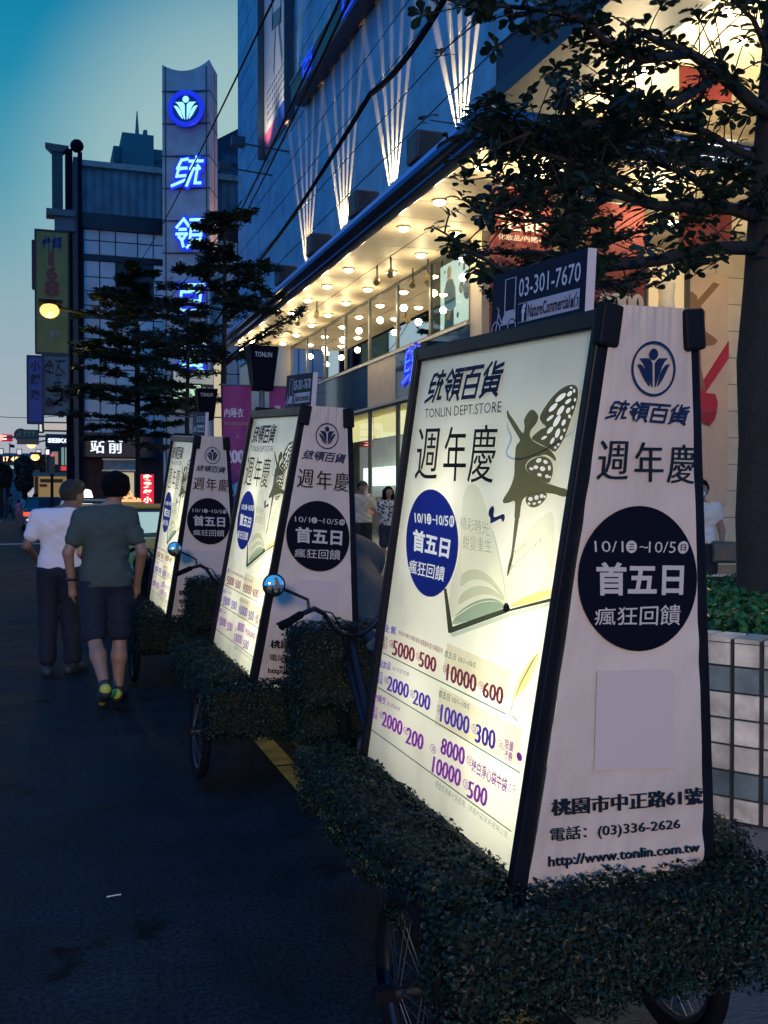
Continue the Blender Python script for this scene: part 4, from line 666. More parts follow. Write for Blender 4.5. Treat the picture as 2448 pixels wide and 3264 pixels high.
def graphics_side(panel):
    e = .0012
    L = {}
    def layer(nm, m): return L.setdefault(nm, (MB(), m))[0]
    # book
    b = layer('book_print', [ink_shadow, ink_page, ink_page2, ink_pteal, ink_cover, ink_gold])
    for nm, mi, d in (('shadow', 0, 1), ('rpages', 1, 1.6), ('pages', 1, 2), ('gold', 5, 2.5), ('teal', 3, 2.5), ('arc1', 2, 2.8), ('arc2', 2, 2.8), ('arc3', 3, 3), ('crease', 2, 3.4), ('cover', 4, 3.8), ('spine', 4, 4.3)):
        uvpoly(b, UVT[nm], gS, e*d, mi)
    b = layer('offer_tint', [ink_grey]); uvpoly(b, UVT['grey1'], gS, e*.6); uvpoly(b, UVT['grey2'], gS, e*.75)
    # dancer with butterfly wings
    b = layer('dancer_print', [ink_fairy, ink_cell, ink_rib, ink_navy])
    uvpoly(b, UVT['wing1'], gS, e*4.6, 0); uvpoly(b, UVT['wing2'], gS, e*4.6, 0); uvpoly(b, UVT['wing3'], gS, e*4.6, 0)
    for c in UVT['cells']: uvpoly(b, c, gS, e*5.2, 1)
    uvpoly(b, UVT['fairy'], gS, e*5.8, 0); uvpoly(b, UVT['ribbon2'], gS, e*5.1, 2); uvpoly(b, UVT['ribbon'], gS, e*5, 3)
    # words
    T_ = lambda b, q, s, bold=0, mi=0, serif=0, d=6: [put(b, s, uvq(q, gS, e*d), bold, mi, serif, lift=(lambda p, k: tuple(V3(p)+nS*(k*.00025))))]
    b = layer('store_name', [ink_navy]); store_name(b, uvq('s_logo', gS, e*5), .13)
    b = layer('lettering', [ink_green, ink_navy, ink_teal, ink_pale, ink_gold])
    T_(b, 's_en', 'TONLIN DEPT.STORE', -.004, 1)
    for q, s in (('s_zhou', '週'), ('s_nian', '年'), ('s_qing', '慶')): T_(b, q, s, -.004, 0, .016)
    T_(b, 's_hw1', '精彩時光', -.012, 3); T_(b, 's_hw2', '蛻變重生', -.012, 3); T_(b, 's_anni1', 'Tonlin', -.01, 3); T_(b, 's_anni2', 'Anniversary', -.012, 3)
    T_(b, 's_d1', '首五日 10/1~10/5', 0, 2); T_(b, 's_d2', '首五日 10/1~10/5', 0, 2); T_(b, 's_foot', '現金抵用券十足抵用，詳細內容請見現場公告。', -.012, 2)
    for r_ in UVT['rules']:
        (u0, v0), (u1, v1) = r_; b.add([gS(u0, v0-.0012, e*2), gS(u1, v1-.0012, e*2), gS(u1, v1+.0012, e*2), gS(u0, v0+.0012, e*2)], [(0, 1, 2, 3)], 2)
    uvpoly(b, UVT['feather'], gS, e*2, 4); uvpoly(b, UVT['featherv'], gS, e*2.6, 3); uvpoly(b, UVT['scrib'], gS, e*2, 3)
    b = layer('offer_lettering', [ink_wine, ink_indigo, ink_violet])
    T_(b, 's_quan', '全 館', .012, 1); T_(b, 's_sub', '化妝品/內睡衣/珠寶/餐飲/健康器材/部分專櫃除外', 0, 0); T_(b, 's_dang1', '當日\n累計', 0, 0)
    for q, s, mi in (('s_5000', '5000', 0), ('s_500', '500', 0), ('s_10000a', '10000', 0), ('s_600', '600', 0), ('s_2000a', '2000', 1), ('s_200a', '200', 1), ('s_10000b', '10000', 1), ('s_300', '300', 1), ('s_2000b', '2000', 2), ('s_200b', '200', 2), ('s_8000', '8000', 2), ('s_10000c', '10000', 2), ('s_500c', '500', 2)):
        T_(b, q, s, -.006, mi, .075/(len(s)*.62))
    T_(b, 's_hua', '化妝品', .012, 1); T_(b, 's_b1', 'B1/1F/2F/7F/8F', -.01, 1); T_(b, 's_dang2', '當日\n單筆', 0, 1); T_(b, 's_nei', '內睡衣', .012, 2); T_(b, 's_b2', 'B1/3F/6F/8F', -.01, 2); T_(b, 's_dang3', '當日\n單筆', 0, 2)
    T_(b, 's_xian', '限量\n餐券', .012, 2); T_(b, 's_lv', '綠白淨心袋中袋', .014, 2); T_(b, 's_yi', '乙只', -.005, 2)
    def oval(q, s, mi):
        c, x, y = UVT[q]; f = lambda a, b_: gS(c[0]+(x[0]-c[0])*a+(y[0]-c[0])*b_, c[1]+(x[1]-c[1])*a+(y[1]-c[1])*b_, e*2)
        n = 20
        ring_ = [f(math.cos(t*2*math.pi/n), math.sin(t*2*math.pi/n)) for t in range(n)]+[f(.88*math.cos(t*2*math.pi/n), .88*math.sin(t*2*math.pi/n)) for t in range(n)]
        b.add(ring_, [(k, (k+1) % n, n+(k+1) % n, n+k) for k in range(n)], mi)
        put(b, s, lambda X, Y: f(-.55+1.1*X, -.6+1.2*Y), 0, mi)
    for q, s, mi in (('o_man1', '滿', 0), ('o_song1', '送', 0), ('o_man2', '滿', 0), ('o_jia1', '加\n送', 0), ('o_man3', '滿', 1), ('o_song2', '送', 1), ('o_man4', '滿', 1), ('o_jia2', '加\n送', 1), ('o_huo', '或', 1), ('o_man5', '滿', 2), ('o_song3', '送', 2), ('o_man6', '滿', 2), ('o_jia3', '加\n送', 2), ('o_jia4', '加\n送', 2)): oval(q, s, mi)
    c, x, y = UVT['o_2in1']; n = 20
    b.add([gS(c[0]+(x[0]-c[0])*math.cos(t*2*math.pi/n)+(y[0]-c[0])*math.sin(t*2*math.pi/n), c[1]+(x[1]-c[1])*math.cos(t*2*math.pi/n)+(y[1]-c[1])*math.sin(t*2*math.pi/n), e*2) for t in range(n)], [tuple(range(n))], 2)
    # blue disc with the dates
    b = layer('date_disc', [ink_blue, ink_white]); uvpoly(b, [(max(u, .03), v) for u, v in disc_pts('s_disc')], gS, e*6.5, 0)
    def date(b, q, g, d, mi, hole, bold):
        f = uvq(q, g, d); f2 = uvq(q, g, d+.0008)
        put(b, '10/1', lambda x, y: f(.30*x, y), bold, mi); put(b, '~', lambda x, y: f(.47+.09*x, .38+.2*y), bold, mi); put(b, '10/5', lambda x, y: f(.57+.29*x, y), bold, mi)
        for cx, s in ((.385, '三'), (.94, '日')):
            b.add([f(cx+.058*math.cos(t*.3142), .5+.56*math.sin(t*.3142)) for t in range(20)], [tuple(range(20))], mi)
            put(b, s, lambda x, y, cx=cx: f2(cx-.03+.06*x, .22+.56*y), .02, hole)
    date(b, 's_date', gS, e*7.5, 1, 0, .02)
    put(b, '首五日', uvq('s_sou', gS, e*7.5), .035, 1); put(b, '瘋狂回饋', uvq('s_feng', gS, e*7.5), .006, 1)
    for nm, (mb, m) in L.items(): mb.build(nm, m, panel)
    return date
def graphics_end(panel, date):
    e = .0012; b = MB()
    T_ = lambda b, q, s, bold=0, mi=0, serif=0, d=2: put(b, s, uvq(q, gE, e*d), bold, mi, serif, lift=(lambda p, k: tuple(V3(p)+nE*(k*.00025))))
    emblem(b, uvq('e_ring', gE, e*2), 1); b.build('store_emblem', [ink_v, navy_v], panel)
    b = MB(); store_name(b, uvq('e_logo', gE, e*2), .125); b.build('store_name', navy_v, panel)
    b = MB()
    for q, s in (('e_zhou', '週'), ('e_nian', '年'), ('e_qing', '慶')): T_(b, q, s, -.004, 0, .014)
    T_(b, 'e_addr', '桃園市中正路61號', 0, 0, .0055); T_(b, 'e_tel', '電話：(03)336-2626', 0, 0, .002); T_(b, 'e_url', 'http://www.tonlin.com.tw', .004, 0, .003)
    b.build('lettering', ink_v, panel)
    b = MB(); b.add([gE(*p, e) for p in UVT['e_qr']], [(0, 1, 2, 3)]); b.build('blank_square', qr_v, panel)
    b = MB(); b.add([gE(u, v, e*2.2) for u, v in clip_disc(disc_pts('e_disc', 60))], [tuple(range(60))], 0)
    date(b, 'e_date', gE, e*3.2, 1, 0, -.004); put(b, '首五日', uvq('e_sou', gE, e*3.2), .03, 1); put(b, '瘋狂回饋', uvq('e_feng', gE, e*3.2), .004, 1)
    b.build('date_disc', [black_v, grey_v], panel)

def leaf_box(name, boxes, parent, n_per_m2, size, seed, m):
    """clipped boxwood mats: little leaves over the skin of rounded boxes, plus a dark core"""
    rd = random.Random(seed); mb = MB()
    for (x0, x1, y0, y1, z0, z1) in boxes:
        mb.box(x0+.035, x1-.035, y0+.035, y1-.035, z0+.035, z1-.035, 1)
        dims = (x1-x0, y1-y0, z1-z0); faces = []
        for ax in range(3):
            A = dims[(ax+1) % 3]*dims[(ax+2) % 3]
            for sd in (0, 1): faces.append((ax, sd, A))
        for ax, sd, A in faces:
            for _ in range(int(A*n_per_m2)):
                p = [0, 0, 0]; lo = (x0, y0, z0); hi = (x1, y1, z1)
                for k in range(3): p[k] = rd.uniform(lo[k], hi[k])
                p[ax] = hi[ax] if sd else lo[ax]
                nrm = V3((0, 0, 0)); nrm[ax] = 1 if sd else -1
                # round the edges and let the surface swell
                c = V3(((x0+x1)/2, (y0+y1)/2, (z0+z1)/2)); q = V3(p)
                for k in range(3):
                    if k != ax:
                        e_ = min(p[k]-lo[k], hi[k]-p[k])
                        if e_ < .05: q -= nrm*(.05-e_)**2*10; nrm[k] += (.05-e_)*16*(1 if p[k] > c[k] else -1)
                q += nrm*(.018*math.sin(p[0]*21+p[2]*17)*math.sin(p[1]*19+p[2]*13+p[0]*7)+rd.uniform(-.03, .018))
                nrm = (nrm.normalized()+V3((rd.gauss(0, .55), rd.gauss(0, .55), rd.gauss(0, .55)+.25))).normalized()
                t = nrm.cross(V3((rd.gauss(0, 1), rd.gauss(0, 1), rd.gauss(0, 1)))).normalized(); b = nrm.cross(t); s = size*rd.uniform(.65, 1.25)
                cup = nrm*s*.22
                mb.add([q-t*s*.5, q+b*s*.34+cup*.6, q+t*s*.5+cup*.3, q-b*s*.34+cup*.6], [(0, 1, 2), (0, 2, 3)], 0)
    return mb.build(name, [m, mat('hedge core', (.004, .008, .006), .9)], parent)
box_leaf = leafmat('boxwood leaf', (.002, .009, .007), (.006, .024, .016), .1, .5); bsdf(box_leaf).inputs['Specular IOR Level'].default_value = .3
rubber = mat('tyre rubber', (.004, .005, .008), .85, spec=.1); steel = mat('worn steel', (.05, .06, .075), .45, metal=.8, var=.3); paint = mat('black bicycle paint', (.008, .009, .015), .3, spec=.3)
def wheel(parent, c, r=.32):
    o = MB().ring((0, 0, 0), r-.022, .024, 'x', 44, 10).build('wheel', rubber, parent, smooth=True); o.location = c
    MB().ring((0, 0, 0), r-.055, .013, 'x', 40, 6).build('rim', steel, o, smooth=True)
    s = MB(); h = .035
    for k in range(28):
        a = 2*math.pi*k/28; b = a+(.5 if k % 2 else -.5); sg = h if k % 4 < 2 else -h
        s.tube([(sg, .022*math.cos(b), .022*math.sin(b)), (0, (r-.06)*math.cos(a), (r-.06)*math.sin(a))], .0016, 4, caps=False)
    s.build('spokes', steel, o); MB().tube([(-.05, 0, 0), (.05, 0, 0)], .022, 10).build('hub', steel, o, smooth=40)
    return o
def make_tricycle(label):
    t = thing('cargo_tricycle', label, 'tricycle', (0, 0, 0), 0, 'advertising tricycles parked along the kerb')
    # --- light box with four printed faces
    fr = MB(); wd = .048
    for a, b in ((NLb, NLt), (NRb, NRt), (FLb, FLt), (FRb, FRt)): fr.bar(V3(a)-(V3(b)-V3(a)).normalized()*.06, b, wd*.75, wd, upv=(1, 0, 0))
    for a, b in ((NLt, FLt), (NRt, FRt)):
        d_ = (V3(b)-V3(a)).normalized(); fr.bar(V3(a)-d_*.035-V3((0, 0, .028)), V3(b)+d_*.035-V3((0, 0, .028)), .05, .05)
    fr.bar(NLb, FLb, .04, .05); fr.bar(NRb, FRb, .04, .05); fr.bar(V3(FLt), V3(FRt), .05, .05)
    frame = fr.build('board_frame', frame_m, t, bevel=.006)
    for p, sx in ((NLt, -1), (NRt, 1)):
        cp = MB(); q = V3(p); cp.bar(q+V3((sx*.010, -.012, -.10)), q+V3((sx*-.002, -.018, .004)), .04, .06, upv=(1, 0, 0))
        cp.build('corner_cap', mat('black plastic cap', (.006, .008, .013), .6, spec=.1), frame, bevel=.008)
    def panel(name, g, m, u0=.0, u1=1., v0=0., v1=1., d=.012, nu=14, nv=16, amp=0):
        mb = MB()
        def sag(u, v):                                              # creases of the stretched sheet, pinched at its foot, head and edges
            e = math.exp(-v/.07)+.7*math.exp(-(1-v)/.05)+.25*math.exp(-min(u, 1-u)/.05)+.12
            return -amp*e*(.5+.5*math.sin(u*23+v*31+2*math.sin(v*19+u*5)+1.5*math.sin(u*47-v*13)))
        vs = [g(u0+(u1-u0)*i/nu, v0+(v1-v0)*j/nv, d+sag(i/nu, j/nv)) for j in range(nv+1) for i in range(nu+1)]
        return mb.add(vs, [(j*(nu+1)+i, j*(nu+1)+i+1, (j+1)*(nu+1)+i+1, (j+1)*(nu+1)+i) for j in range(nv) for i in range(nu)]).build(name, m, t, smooth=True)
    off = lambda g, k: (lambda u, v, d=0: g(u, v, d+k))
    global gS, gE
    ps = panel('lit_panel', gS, film, d=.0); ps['label'] = 'backlit poster panel facing the road'
    gS0 = gS; gS = off(gS0, .004); date = graphics_side(ps); gS = gS0
    pr = panel('lit_panel', gR, film, d=.0); pr['label'] = 'backlit poster panel facing the pavement'
    pe = panel('end_panel', gE, vinyl, d=.028, v1=1.004, u0=.035, u1=.965, nu=40, nv=90, amp=.011); pe['label'] = 'grey white vinyl end panel'
    gE0 = gE; gE = off(gE0, .032); graphics_end(pe, date); gE = gE0
    panel('end_panel', gB, vinyl, d=.01, nu=2, nv=2)
    tp = MB(); tp.add([NLt, NRt, FRt, FLt], [(0, 1, 2, 3)]); tp.v = [(x, y, z-.004) for x, y, z in tp.v]; tp.build('top_panel', frame_m, t)
    # tubes inside the box
    for k, (u, v, e_) in enumerate(((.85, .2, 10), (.87, .5, 5.2), (.32, .2, 3.2), (.3, .62, 2.5))):
        a = V3(gS(u, v)); b = V3(gR(1-u, v)); c_ = a*.4+b*.6
        tb = MB().tube([c_-V3((0, .02, .18)), c_+V3((0, .0, .18))], .014, 8).build('light_tube', glow('tube light', (1, .96, .78), 6), t)
        lamp('tube_lamp', 'POINT', c_, e_*1.0, (1, .96, .80), t, shadow_soft_size=.05)
    # --- telephone plate on top
    x0 = .30
    q = [(x0, .79, 2.07), (x0, .16, 2.04), (x0, .14, 2.245), (x0, .77, 2.297)]
    pl = MB(); pl.add([(x-.014, y, z) for x, y, z in q]+[(x+.014, y, z) for x, y, z in q], [(0, 1, 2, 3), (7, 6, 5, 4), (0, 4, 5, 1), (3, 2, 6, 7), (0, 3, 7, 4)], 0); pl.add([(q[1][0]-.014, q[1][1], q[1][2]), (q[1][0]+.014, q[1][1], q[1][2]), (q[2][0]+.014, q[2][1], q[2][2]), (q[2][0]-.014, q[2][1], q[2][2])], [(0, 1, 2, 3)], 1)
    plate = pl.build('top_plate', [mat('navy plate', (.006, .012, .035), .6, spec=.08), mat('plate edge', (.5, .48, .52), .5)], t, bevel=.004)
    gq = qmap([(x-.0155, y, z) for x, y, z in q]); g = lambda u, v: gq(u, v)
    gu = lambda u, v: (gq(u, v)[0]-.0012,)+gq(u, v)[1:]
    m = MB(); put(m, '03-301-7670', lambda x, y: g(.33+.62*x, .57+.27*y), .004, 0)
    for L_ in ([(.17, .38), (.17, .88), (.29, .88), (.29, .38)],): strokes(m, [L_], g, .008, 0)
    m.add([g(.12, .22), g(.3, .22), g(.3, .42), g(.18, .42)], [(0, 1, 2, 3)], 1)
    for cx, r_ in ((.07, .055), (.26, .05)):
        n = 20; m.add([g(cx+r_*math.cos(2*math.pi*k/n)*1, .17+r_*2.5*math.sin(2*math.pi*k/n)) for k in range(n)]+[g(cx+.82*r_*math.cos(2*math.pi*k/n), .17+.85*r_*2.5*math.sin(2*math.pi*k/n)) for k in range(n)], [(k, (k+1) % n, n+(k+1) % n, n+k) for k in range(n)], 1)
    strokes(m, [[(.07, .17), (.1, .46), (.08, .5)], [(.1, .4), (.14, .25)]], g, .012, 1)
    m.add([g(.33, .2), g(.95, .2), g(.95, .48), g(.33, .48)], [(0, 1, 2, 3)], 1); m.add([gu(.335, .21), gu(.43, .21), gu(.43, .47), gu(.335, .47)], [(0, 1, 2, 3)], 2)
    put(m, 'f', lambda x, y: gu(.375+.045*x, .21+.25*y), .05, 0); m.v[-len(glyphs('f', .05)[0]):] = [(x-.001, y, z) for x, y, z in m.v[-len(glyphs('f', .05)[0]):]]
    put(m, 'NatureCommercial', lambda x, y: gu(.445+.42*x, .245+.19*y), .015, 2)
    m.add([gu(.875, .24), gu(.895, .24), gu(.895, .36), gu(.875, .36)], [(0, 1, 2, 3)], 2); strokes(m, [[(.905, .25), (.905, .35), (.92, .40), (.925, .44)], [(.92, .36), (.94, .36), (.938, .25), (.905, .25)]], gu, .008, 2)
    m.build('plate_print', [mat('plate white', (.62, .68, .72), .5), mat('plate grey', (.45, .46, .52), .5), mat('plate navy', (.006, .012, .035), .6, spec=.08)], plate)
    # --- cargo bed and hedge trim
    bd = MB(); bd.box(-.22, .66, -.06, 1.36, .44, .5); bd.bar((-.2, .1, .42), (.64, .1, .42), .05); bd.bar((-.1, -.05, .42), (-.1, 1.7, .42), .05); bd.bar((.54, -.05, .42), (.54, 1.7, .42), .05)
    bd.bar((-.36, .1, .255), (.62, .1, .255), .035); bd.bar((-.1, .1, .42), (-.1, .1, .255), .04); bd.bar((.42, .1, .42), (.42, .1, .255), .04)
    bd.bar((.0, -.02, .33), (.62, -.02, .31), .04, .03)
    bd.build('cargo_bed', paint, t)
    hx0, hx1 = -.27, .70
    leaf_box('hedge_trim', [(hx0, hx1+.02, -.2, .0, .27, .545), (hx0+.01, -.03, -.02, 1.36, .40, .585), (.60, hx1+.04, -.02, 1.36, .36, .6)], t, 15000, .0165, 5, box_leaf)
    wheel(t, (-.255, .1, .255), .25); wheel(t, (.54, .1, .255), .25)
    # --- bicycle part in front
    wheel(t, (.25, 2.72, .325))
    b = MB()
    b.tube([(.25, 1.6, .45), (.25, 2.0, .42), (.25, 2.38, .75)], .022); b.tube([(.25, 1.85, .3), (.25, 2.3, .84)], .018); b.tube([(.25, 2.26, .93), (.25, 2.42, .62)], .024)
    for sx in (-.05, .05): b.tube([(.25+sx*.4, 2.42, .62), (.25+sx, 2.48, .55), (.25+sx, 2.72, .325)], .013)
    b.tube([(.25, 1.9, .35), (.25, 1.72, .86)], .016); b.tube([(.12, 1.85, .3), (.38, 1.85, .3)], .014)
    b.build('bicycle_frame', paint, t, smooth=50)
    s = MB(); s.ball((.25, 1.68, .9), (.12, .16, .05), 14); s.build('saddle', mat('black vinyl', (.015, .015, .018), .4), t, smooth=True)
    mg = MB(); rr_ = .37
    for k in range(9):
        a0, a1 = R(20+k*14), R(34+k*14); p = [(2.72+rr_*math.cos(a), .325+rr_*math.sin(a)) for a in (a0, a1)]
        mg.quad((.215, p[0][0], p[0][1]), (.285, p[0][0], p[0][1]), (.285, p[1][0], p[1][1]), (.215, p[1][0], p[1][1]))
    mg.build('mudguard', steel, t, smooth=True)
    hb = MB(); cx = .25
    hb.tube([(cx-.385, 2.13, .955), (cx-.27, 2.2, 1.0), (cx-.2, 2.25, 1.015), (cx-.15, 2.27, .99), (cx-.1, 2.27, .92), (cx-.05, 2.27, .885), (cx, 2.27, .88), (cx+.05, 2.27, .885), (cx+.1, 2.27, .92), (cx+.15, 2.27, .99), (cx+.2, 2.25, 1.015), (cx+.27, 2.2, 1.0), (cx+.385, 2.13, .955)], .0125, 10)
    h = hb.build('handlebar', paint, t, smooth=True)
    for sx in (-1, 1):
        g_ = MB(); g_.tube([(cx+sx*.39, 2.127, .953), (cx+sx*.28, 2.195, .996)], .0185, 12); g_.build('grip', rubber, h, smooth=50)
        g_ = MB(); g_.tube([(cx+sx*.40, 2.17, .96), (cx+sx*.3, 2.235, .985), (cx+sx*.23, 2.245, 1.01)], .006, 6); g_.build('brake_lever', steel, h)
    g_ = MB(); g_.tube([(cx-.2, 2.26, 1.015), (cx-.1, 2.3, .985), (cx-.04, 2.33, .9), (cx-.02, 2.35, .8)], .004, 6); g_.build('brake_cable', rubber, h)
    mr_ = MB(); mr_.tube([(cx-.23, 2.235, 1.01), (cx-.235, 2.24, 1.06), (cx-.3, 2.25, 1.09), (cx-.355, 2.25, 1.115)], .008, 8); mr = mr_.build('mirror', paint, t, smooth=60)
    MB().lathe([(.0, .024), (.036, .02), (.052, .01), (.055, 0)], n=28).build('mirror_shell', paint, mr, smooth=True)
    gl = MB(); prof_ = [(0.0001, -.012), (.018, -.0108), (.034, -.007), (.046, -.002), (.052, .002)]; gl.lathe(prof_, n=28); gl.build('mirror_glass', mat('mirror glass', (.9, .95, .85), .015, metal=1), mr, smooth=True)
    for ch in mr.children:
        ch.location = (cx-.395, 2.25, 1.132); ch.rotation_euler = V3((.05, 1, -.05)).to_track_quat('Z', 'Y').to_euler()
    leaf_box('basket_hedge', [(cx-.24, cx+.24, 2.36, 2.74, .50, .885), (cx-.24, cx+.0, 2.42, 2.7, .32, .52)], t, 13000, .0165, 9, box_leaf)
    lp = MB(); lp.lathe([(.02, -.05), (.05, 0), (.05, .02)], n=16); l = lp.build('headlight', steel, t, smooth=50); l.location = (cx+.12, 2.33, .84); l.rotation_euler = (R(-90), 0, 0)
    return t
tri = make_tricycle('advertising tricycle parked beside the tiled planter, its big lit poster board in full view')
tri.location = (1.163, 2.351, 0)
t2 = copy_tree(tri); t2.location = (1.034, 5.32, .015); t2['label'] = 'advertising tricycle standing between two others, just left of the draped scooter'
t3 = copy_tree(tri); t3.location = (.948, 8.33, .015); t3['label'] = 'advertising tricycle beside the man in navy shorts, right behind the yellow taxi'
for o, a, l_ in ((t2, .6, 3), (t3, 1.4, 1.6)): o.rotation_euler = (0, R(l_), R(a))
# ================================================================== PLANTER, TREES
PC = Vector((4.53, 4.72, PZ)); PR = 2.0
pl = thing('tiled_planter', 'round kerbside planter clad in cream and blue grey square tiles', 'planter', PC)
grout = mat('dark grout', (.012, .02, .03), .8)
m = MB(); m.lathe([(PR-.012, 0), (PR-.012, .8), (PR-.2, .8), (PR-.2, .66)], n=96); m.build('wall', grout, pl)
tm = MB(); n = 100; rows = [(.69, .785, 0), (.575, .68, 1), (.46, .565, 0), (.345, .45, 0), (.23, .335, 0), (.115, .22, 1), (.012, .105, 0)]
def arc_tile(z0, z1, a0, a1, r0, r1, mi):
    p = lambda r, a, z: (r*math.cos(a), r*math.sin(a), z)
    tm.add([p(r0, a0, z0), p(r0, a1, z0), p(r0, a1, z1), p(r0, a0, z1), p(r1, a0, z0), p(r1, a1, z0), p(r1, a1, z1), p(r1, a0, z1)], [(4, 5, 6, 7), (0, 4, 7, 3), (5, 1, 2, 6), (3, 7, 6, 2), (0, 1, 5, 4)], mi)
rd = random.Random(4)
for k in range(n):
    a0 = 2*math.pi*k/n+.0055; a1 = 2*math.pi*(k+1)/n-.0055
    for z0, z1, c in rows: arc_tile(z0, z1, a0, a1, PR-.02, PR+rd.uniform(-.001, .002), c)
    arc_tile(.79, .808, a0, a1, PR-.2, PR+.004, 0)
def tilemat(nm, c):
    m_ = mat(nm, c, .28, coat=.2); t = m_.node_tree; g = N(t, 'ShaderNodeNewGeometry'); r = N(t, 'ShaderNodeMapRange'); r.inputs[3].default_value = .8; r.inputs[4].default_value = 1.12
    t.links.new(g.outputs['Random Per Island'], r.inputs[0]); s = N(t, 'ShaderNodeVectorMath', operation='SCALE'); s.inputs[0].default_value = c
    tc_ = N(t, 'ShaderNodeTexCoord'); nn = N(t, 'ShaderNodeTexNoise'); nn.inputs['Scale'].default_value = 9; nn.inputs['Detail'].default_value = 8; t.links.new(tc_.outputs['Object'], nn.inputs['Vector'])
    r2 = N(t, 'ShaderNodeMapRange'); r2.inputs[1].default_value = .3; r2.inputs[2].default_value = .7; r2.inputs[3].default_value = .5; r2.inputs[4].default_value = 1.15; t.links.new(nn.outputs['Fac'], r2.inputs[0])
    ml = N(t, 'ShaderNodeMath', operation='MULTIPLY'); t.links.new(r.outputs[0], ml.inputs[0]); t.links.new(r2.outputs[0], ml.inputs[1])
    t.links.new(ml.outputs[0], s.inputs['Scale']); t.links.new(s.outputs[0], bsdf(m_).inputs['Base Color']); return m_
tm.build('tile_cladding', [tilemat('cream glazed tile', (.78, .73, .64)), tilemat('blue grey glazed tile', (.2, .27, .3))], pl)
m = MB(); m.lathe([(.001, .67), (PR-.2, .67)], n=48); m.build('soil', mat('planter soil', (.03, .022, .015), .95, bump=.5), pl)
# clipped shrubs filling the planter
def leaf_cloud(mb, c, r, n, size, rd, flat_=1.0, mi=0, up=.4):
    for _ in range(n):
        d = Vector((rd.gauss(0, 1), rd.gauss(0, 1), rd.gauss(0, 1))).normalized(); q = Vector(c)+Vector((d.x*r[0], d.y*r[1], d.z*r[2]))*(rd.random()**.25)
        nn = (d+Vector((rd.gauss(0, .5), rd.gauss(0, .5), rd.gauss(0, .5)+up))).normalized(); t = nn.cross(Vector((rd.gauss(0, 1), rd.gauss(0, 1), rd.gauss(0, 1)))).normalized(); b = nn.cross(t); s = size*rd.uniform(.6, 1.3)
        mb.add([q-t*s*.5, q+b*s*.3+nn*s*.1, q+t*s*.5, q-b*s*.3+nn*s*.1], [(0, 1, 2), (0, 2, 3)], mi)
shrub_leaf = leafmat('shrub leaf', (.015, .085, .022), (.05, .19, .045), .2, .32)
k = 0
for i in range(80):
    a = rd.uniform(0, 2*math.pi); r_ = (PR-.28)*math.sqrt(rd.random()); c = Vector((r_*math.cos(a), r_*math.sin(a), .66))
    if c.x > 1.1 and c.y > .9: continue
    k += 1
    if k > 56: break
    cm = MB(); leaf_cloud(cm, (0, 0, .06), (.27, .27, .17), 420, .05, rd)
    o = thing('shrub', 'low clipped green shrub growing among its neighbours in the tiled planter', 'shrub', PC+c, 0, 'low shrubs filling the tiled planter')
    cm.build('foliage', shrub_leaf, o); MB().tube([(0, 0, -.15), (.01, .01, .06)], .012, 6).build('stem', mat('twig bark', (.05, .035, .025), .9), o)

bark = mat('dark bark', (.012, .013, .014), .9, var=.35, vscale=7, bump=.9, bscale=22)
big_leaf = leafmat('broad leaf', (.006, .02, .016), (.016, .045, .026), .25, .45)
def obovate(mb, q, d, nn, L_, rd, mi=0):
    """one spoon-shaped leaf, folded a little along the midrib"""
    b = d.cross(nn).normalized(); nn = b.cross(d).normalized(); W = L_*.27; dr = -nn*L_*.18
    pts = [q, q+d*L_*.35+b*W*.5+nn*.06*L_, q+d*L_*.72+b*W+nn*.05*L_+dr*.5, q+d*L_*.95+b*W*.5+dr, q+d*L_+dr*1.1, q+d*L_*.95-b*W*.5+dr, q+d*L_*.72-b*W+nn*.05*L_+dr*.5, q+d*L_*.35-b*W*.5+nn*.06*L_, q+d*L_*.6+dr*.2]
    mb.add(pts, [(0, 1, 8), (1, 2, 8), (2, 3, 8), (3, 4, 8), (4, 5, 8), (5, 6, 8), (6, 7, 8), (7, 0, 8)], mi)
def rosette(mb, q, axis, L_, rd, n=8):
    axis = Vector(axis).normalized(); a0 = rd.random()*6
    u = axis.cross(Vector((.3, .5, .8))).normalized(); v = axis.cross(u)
    for k in range(n):
        a = a0+k*2.4; out_ = u*math.cos(a)+v*math.sin(a); d = (out_+axis*rd.uniform(-.1, .75)).normalized()
        obovate(mb, q+axis*rd.uniform(-.02, .02), d, axis, L_*rd.uniform(.6, 1.2), rd)
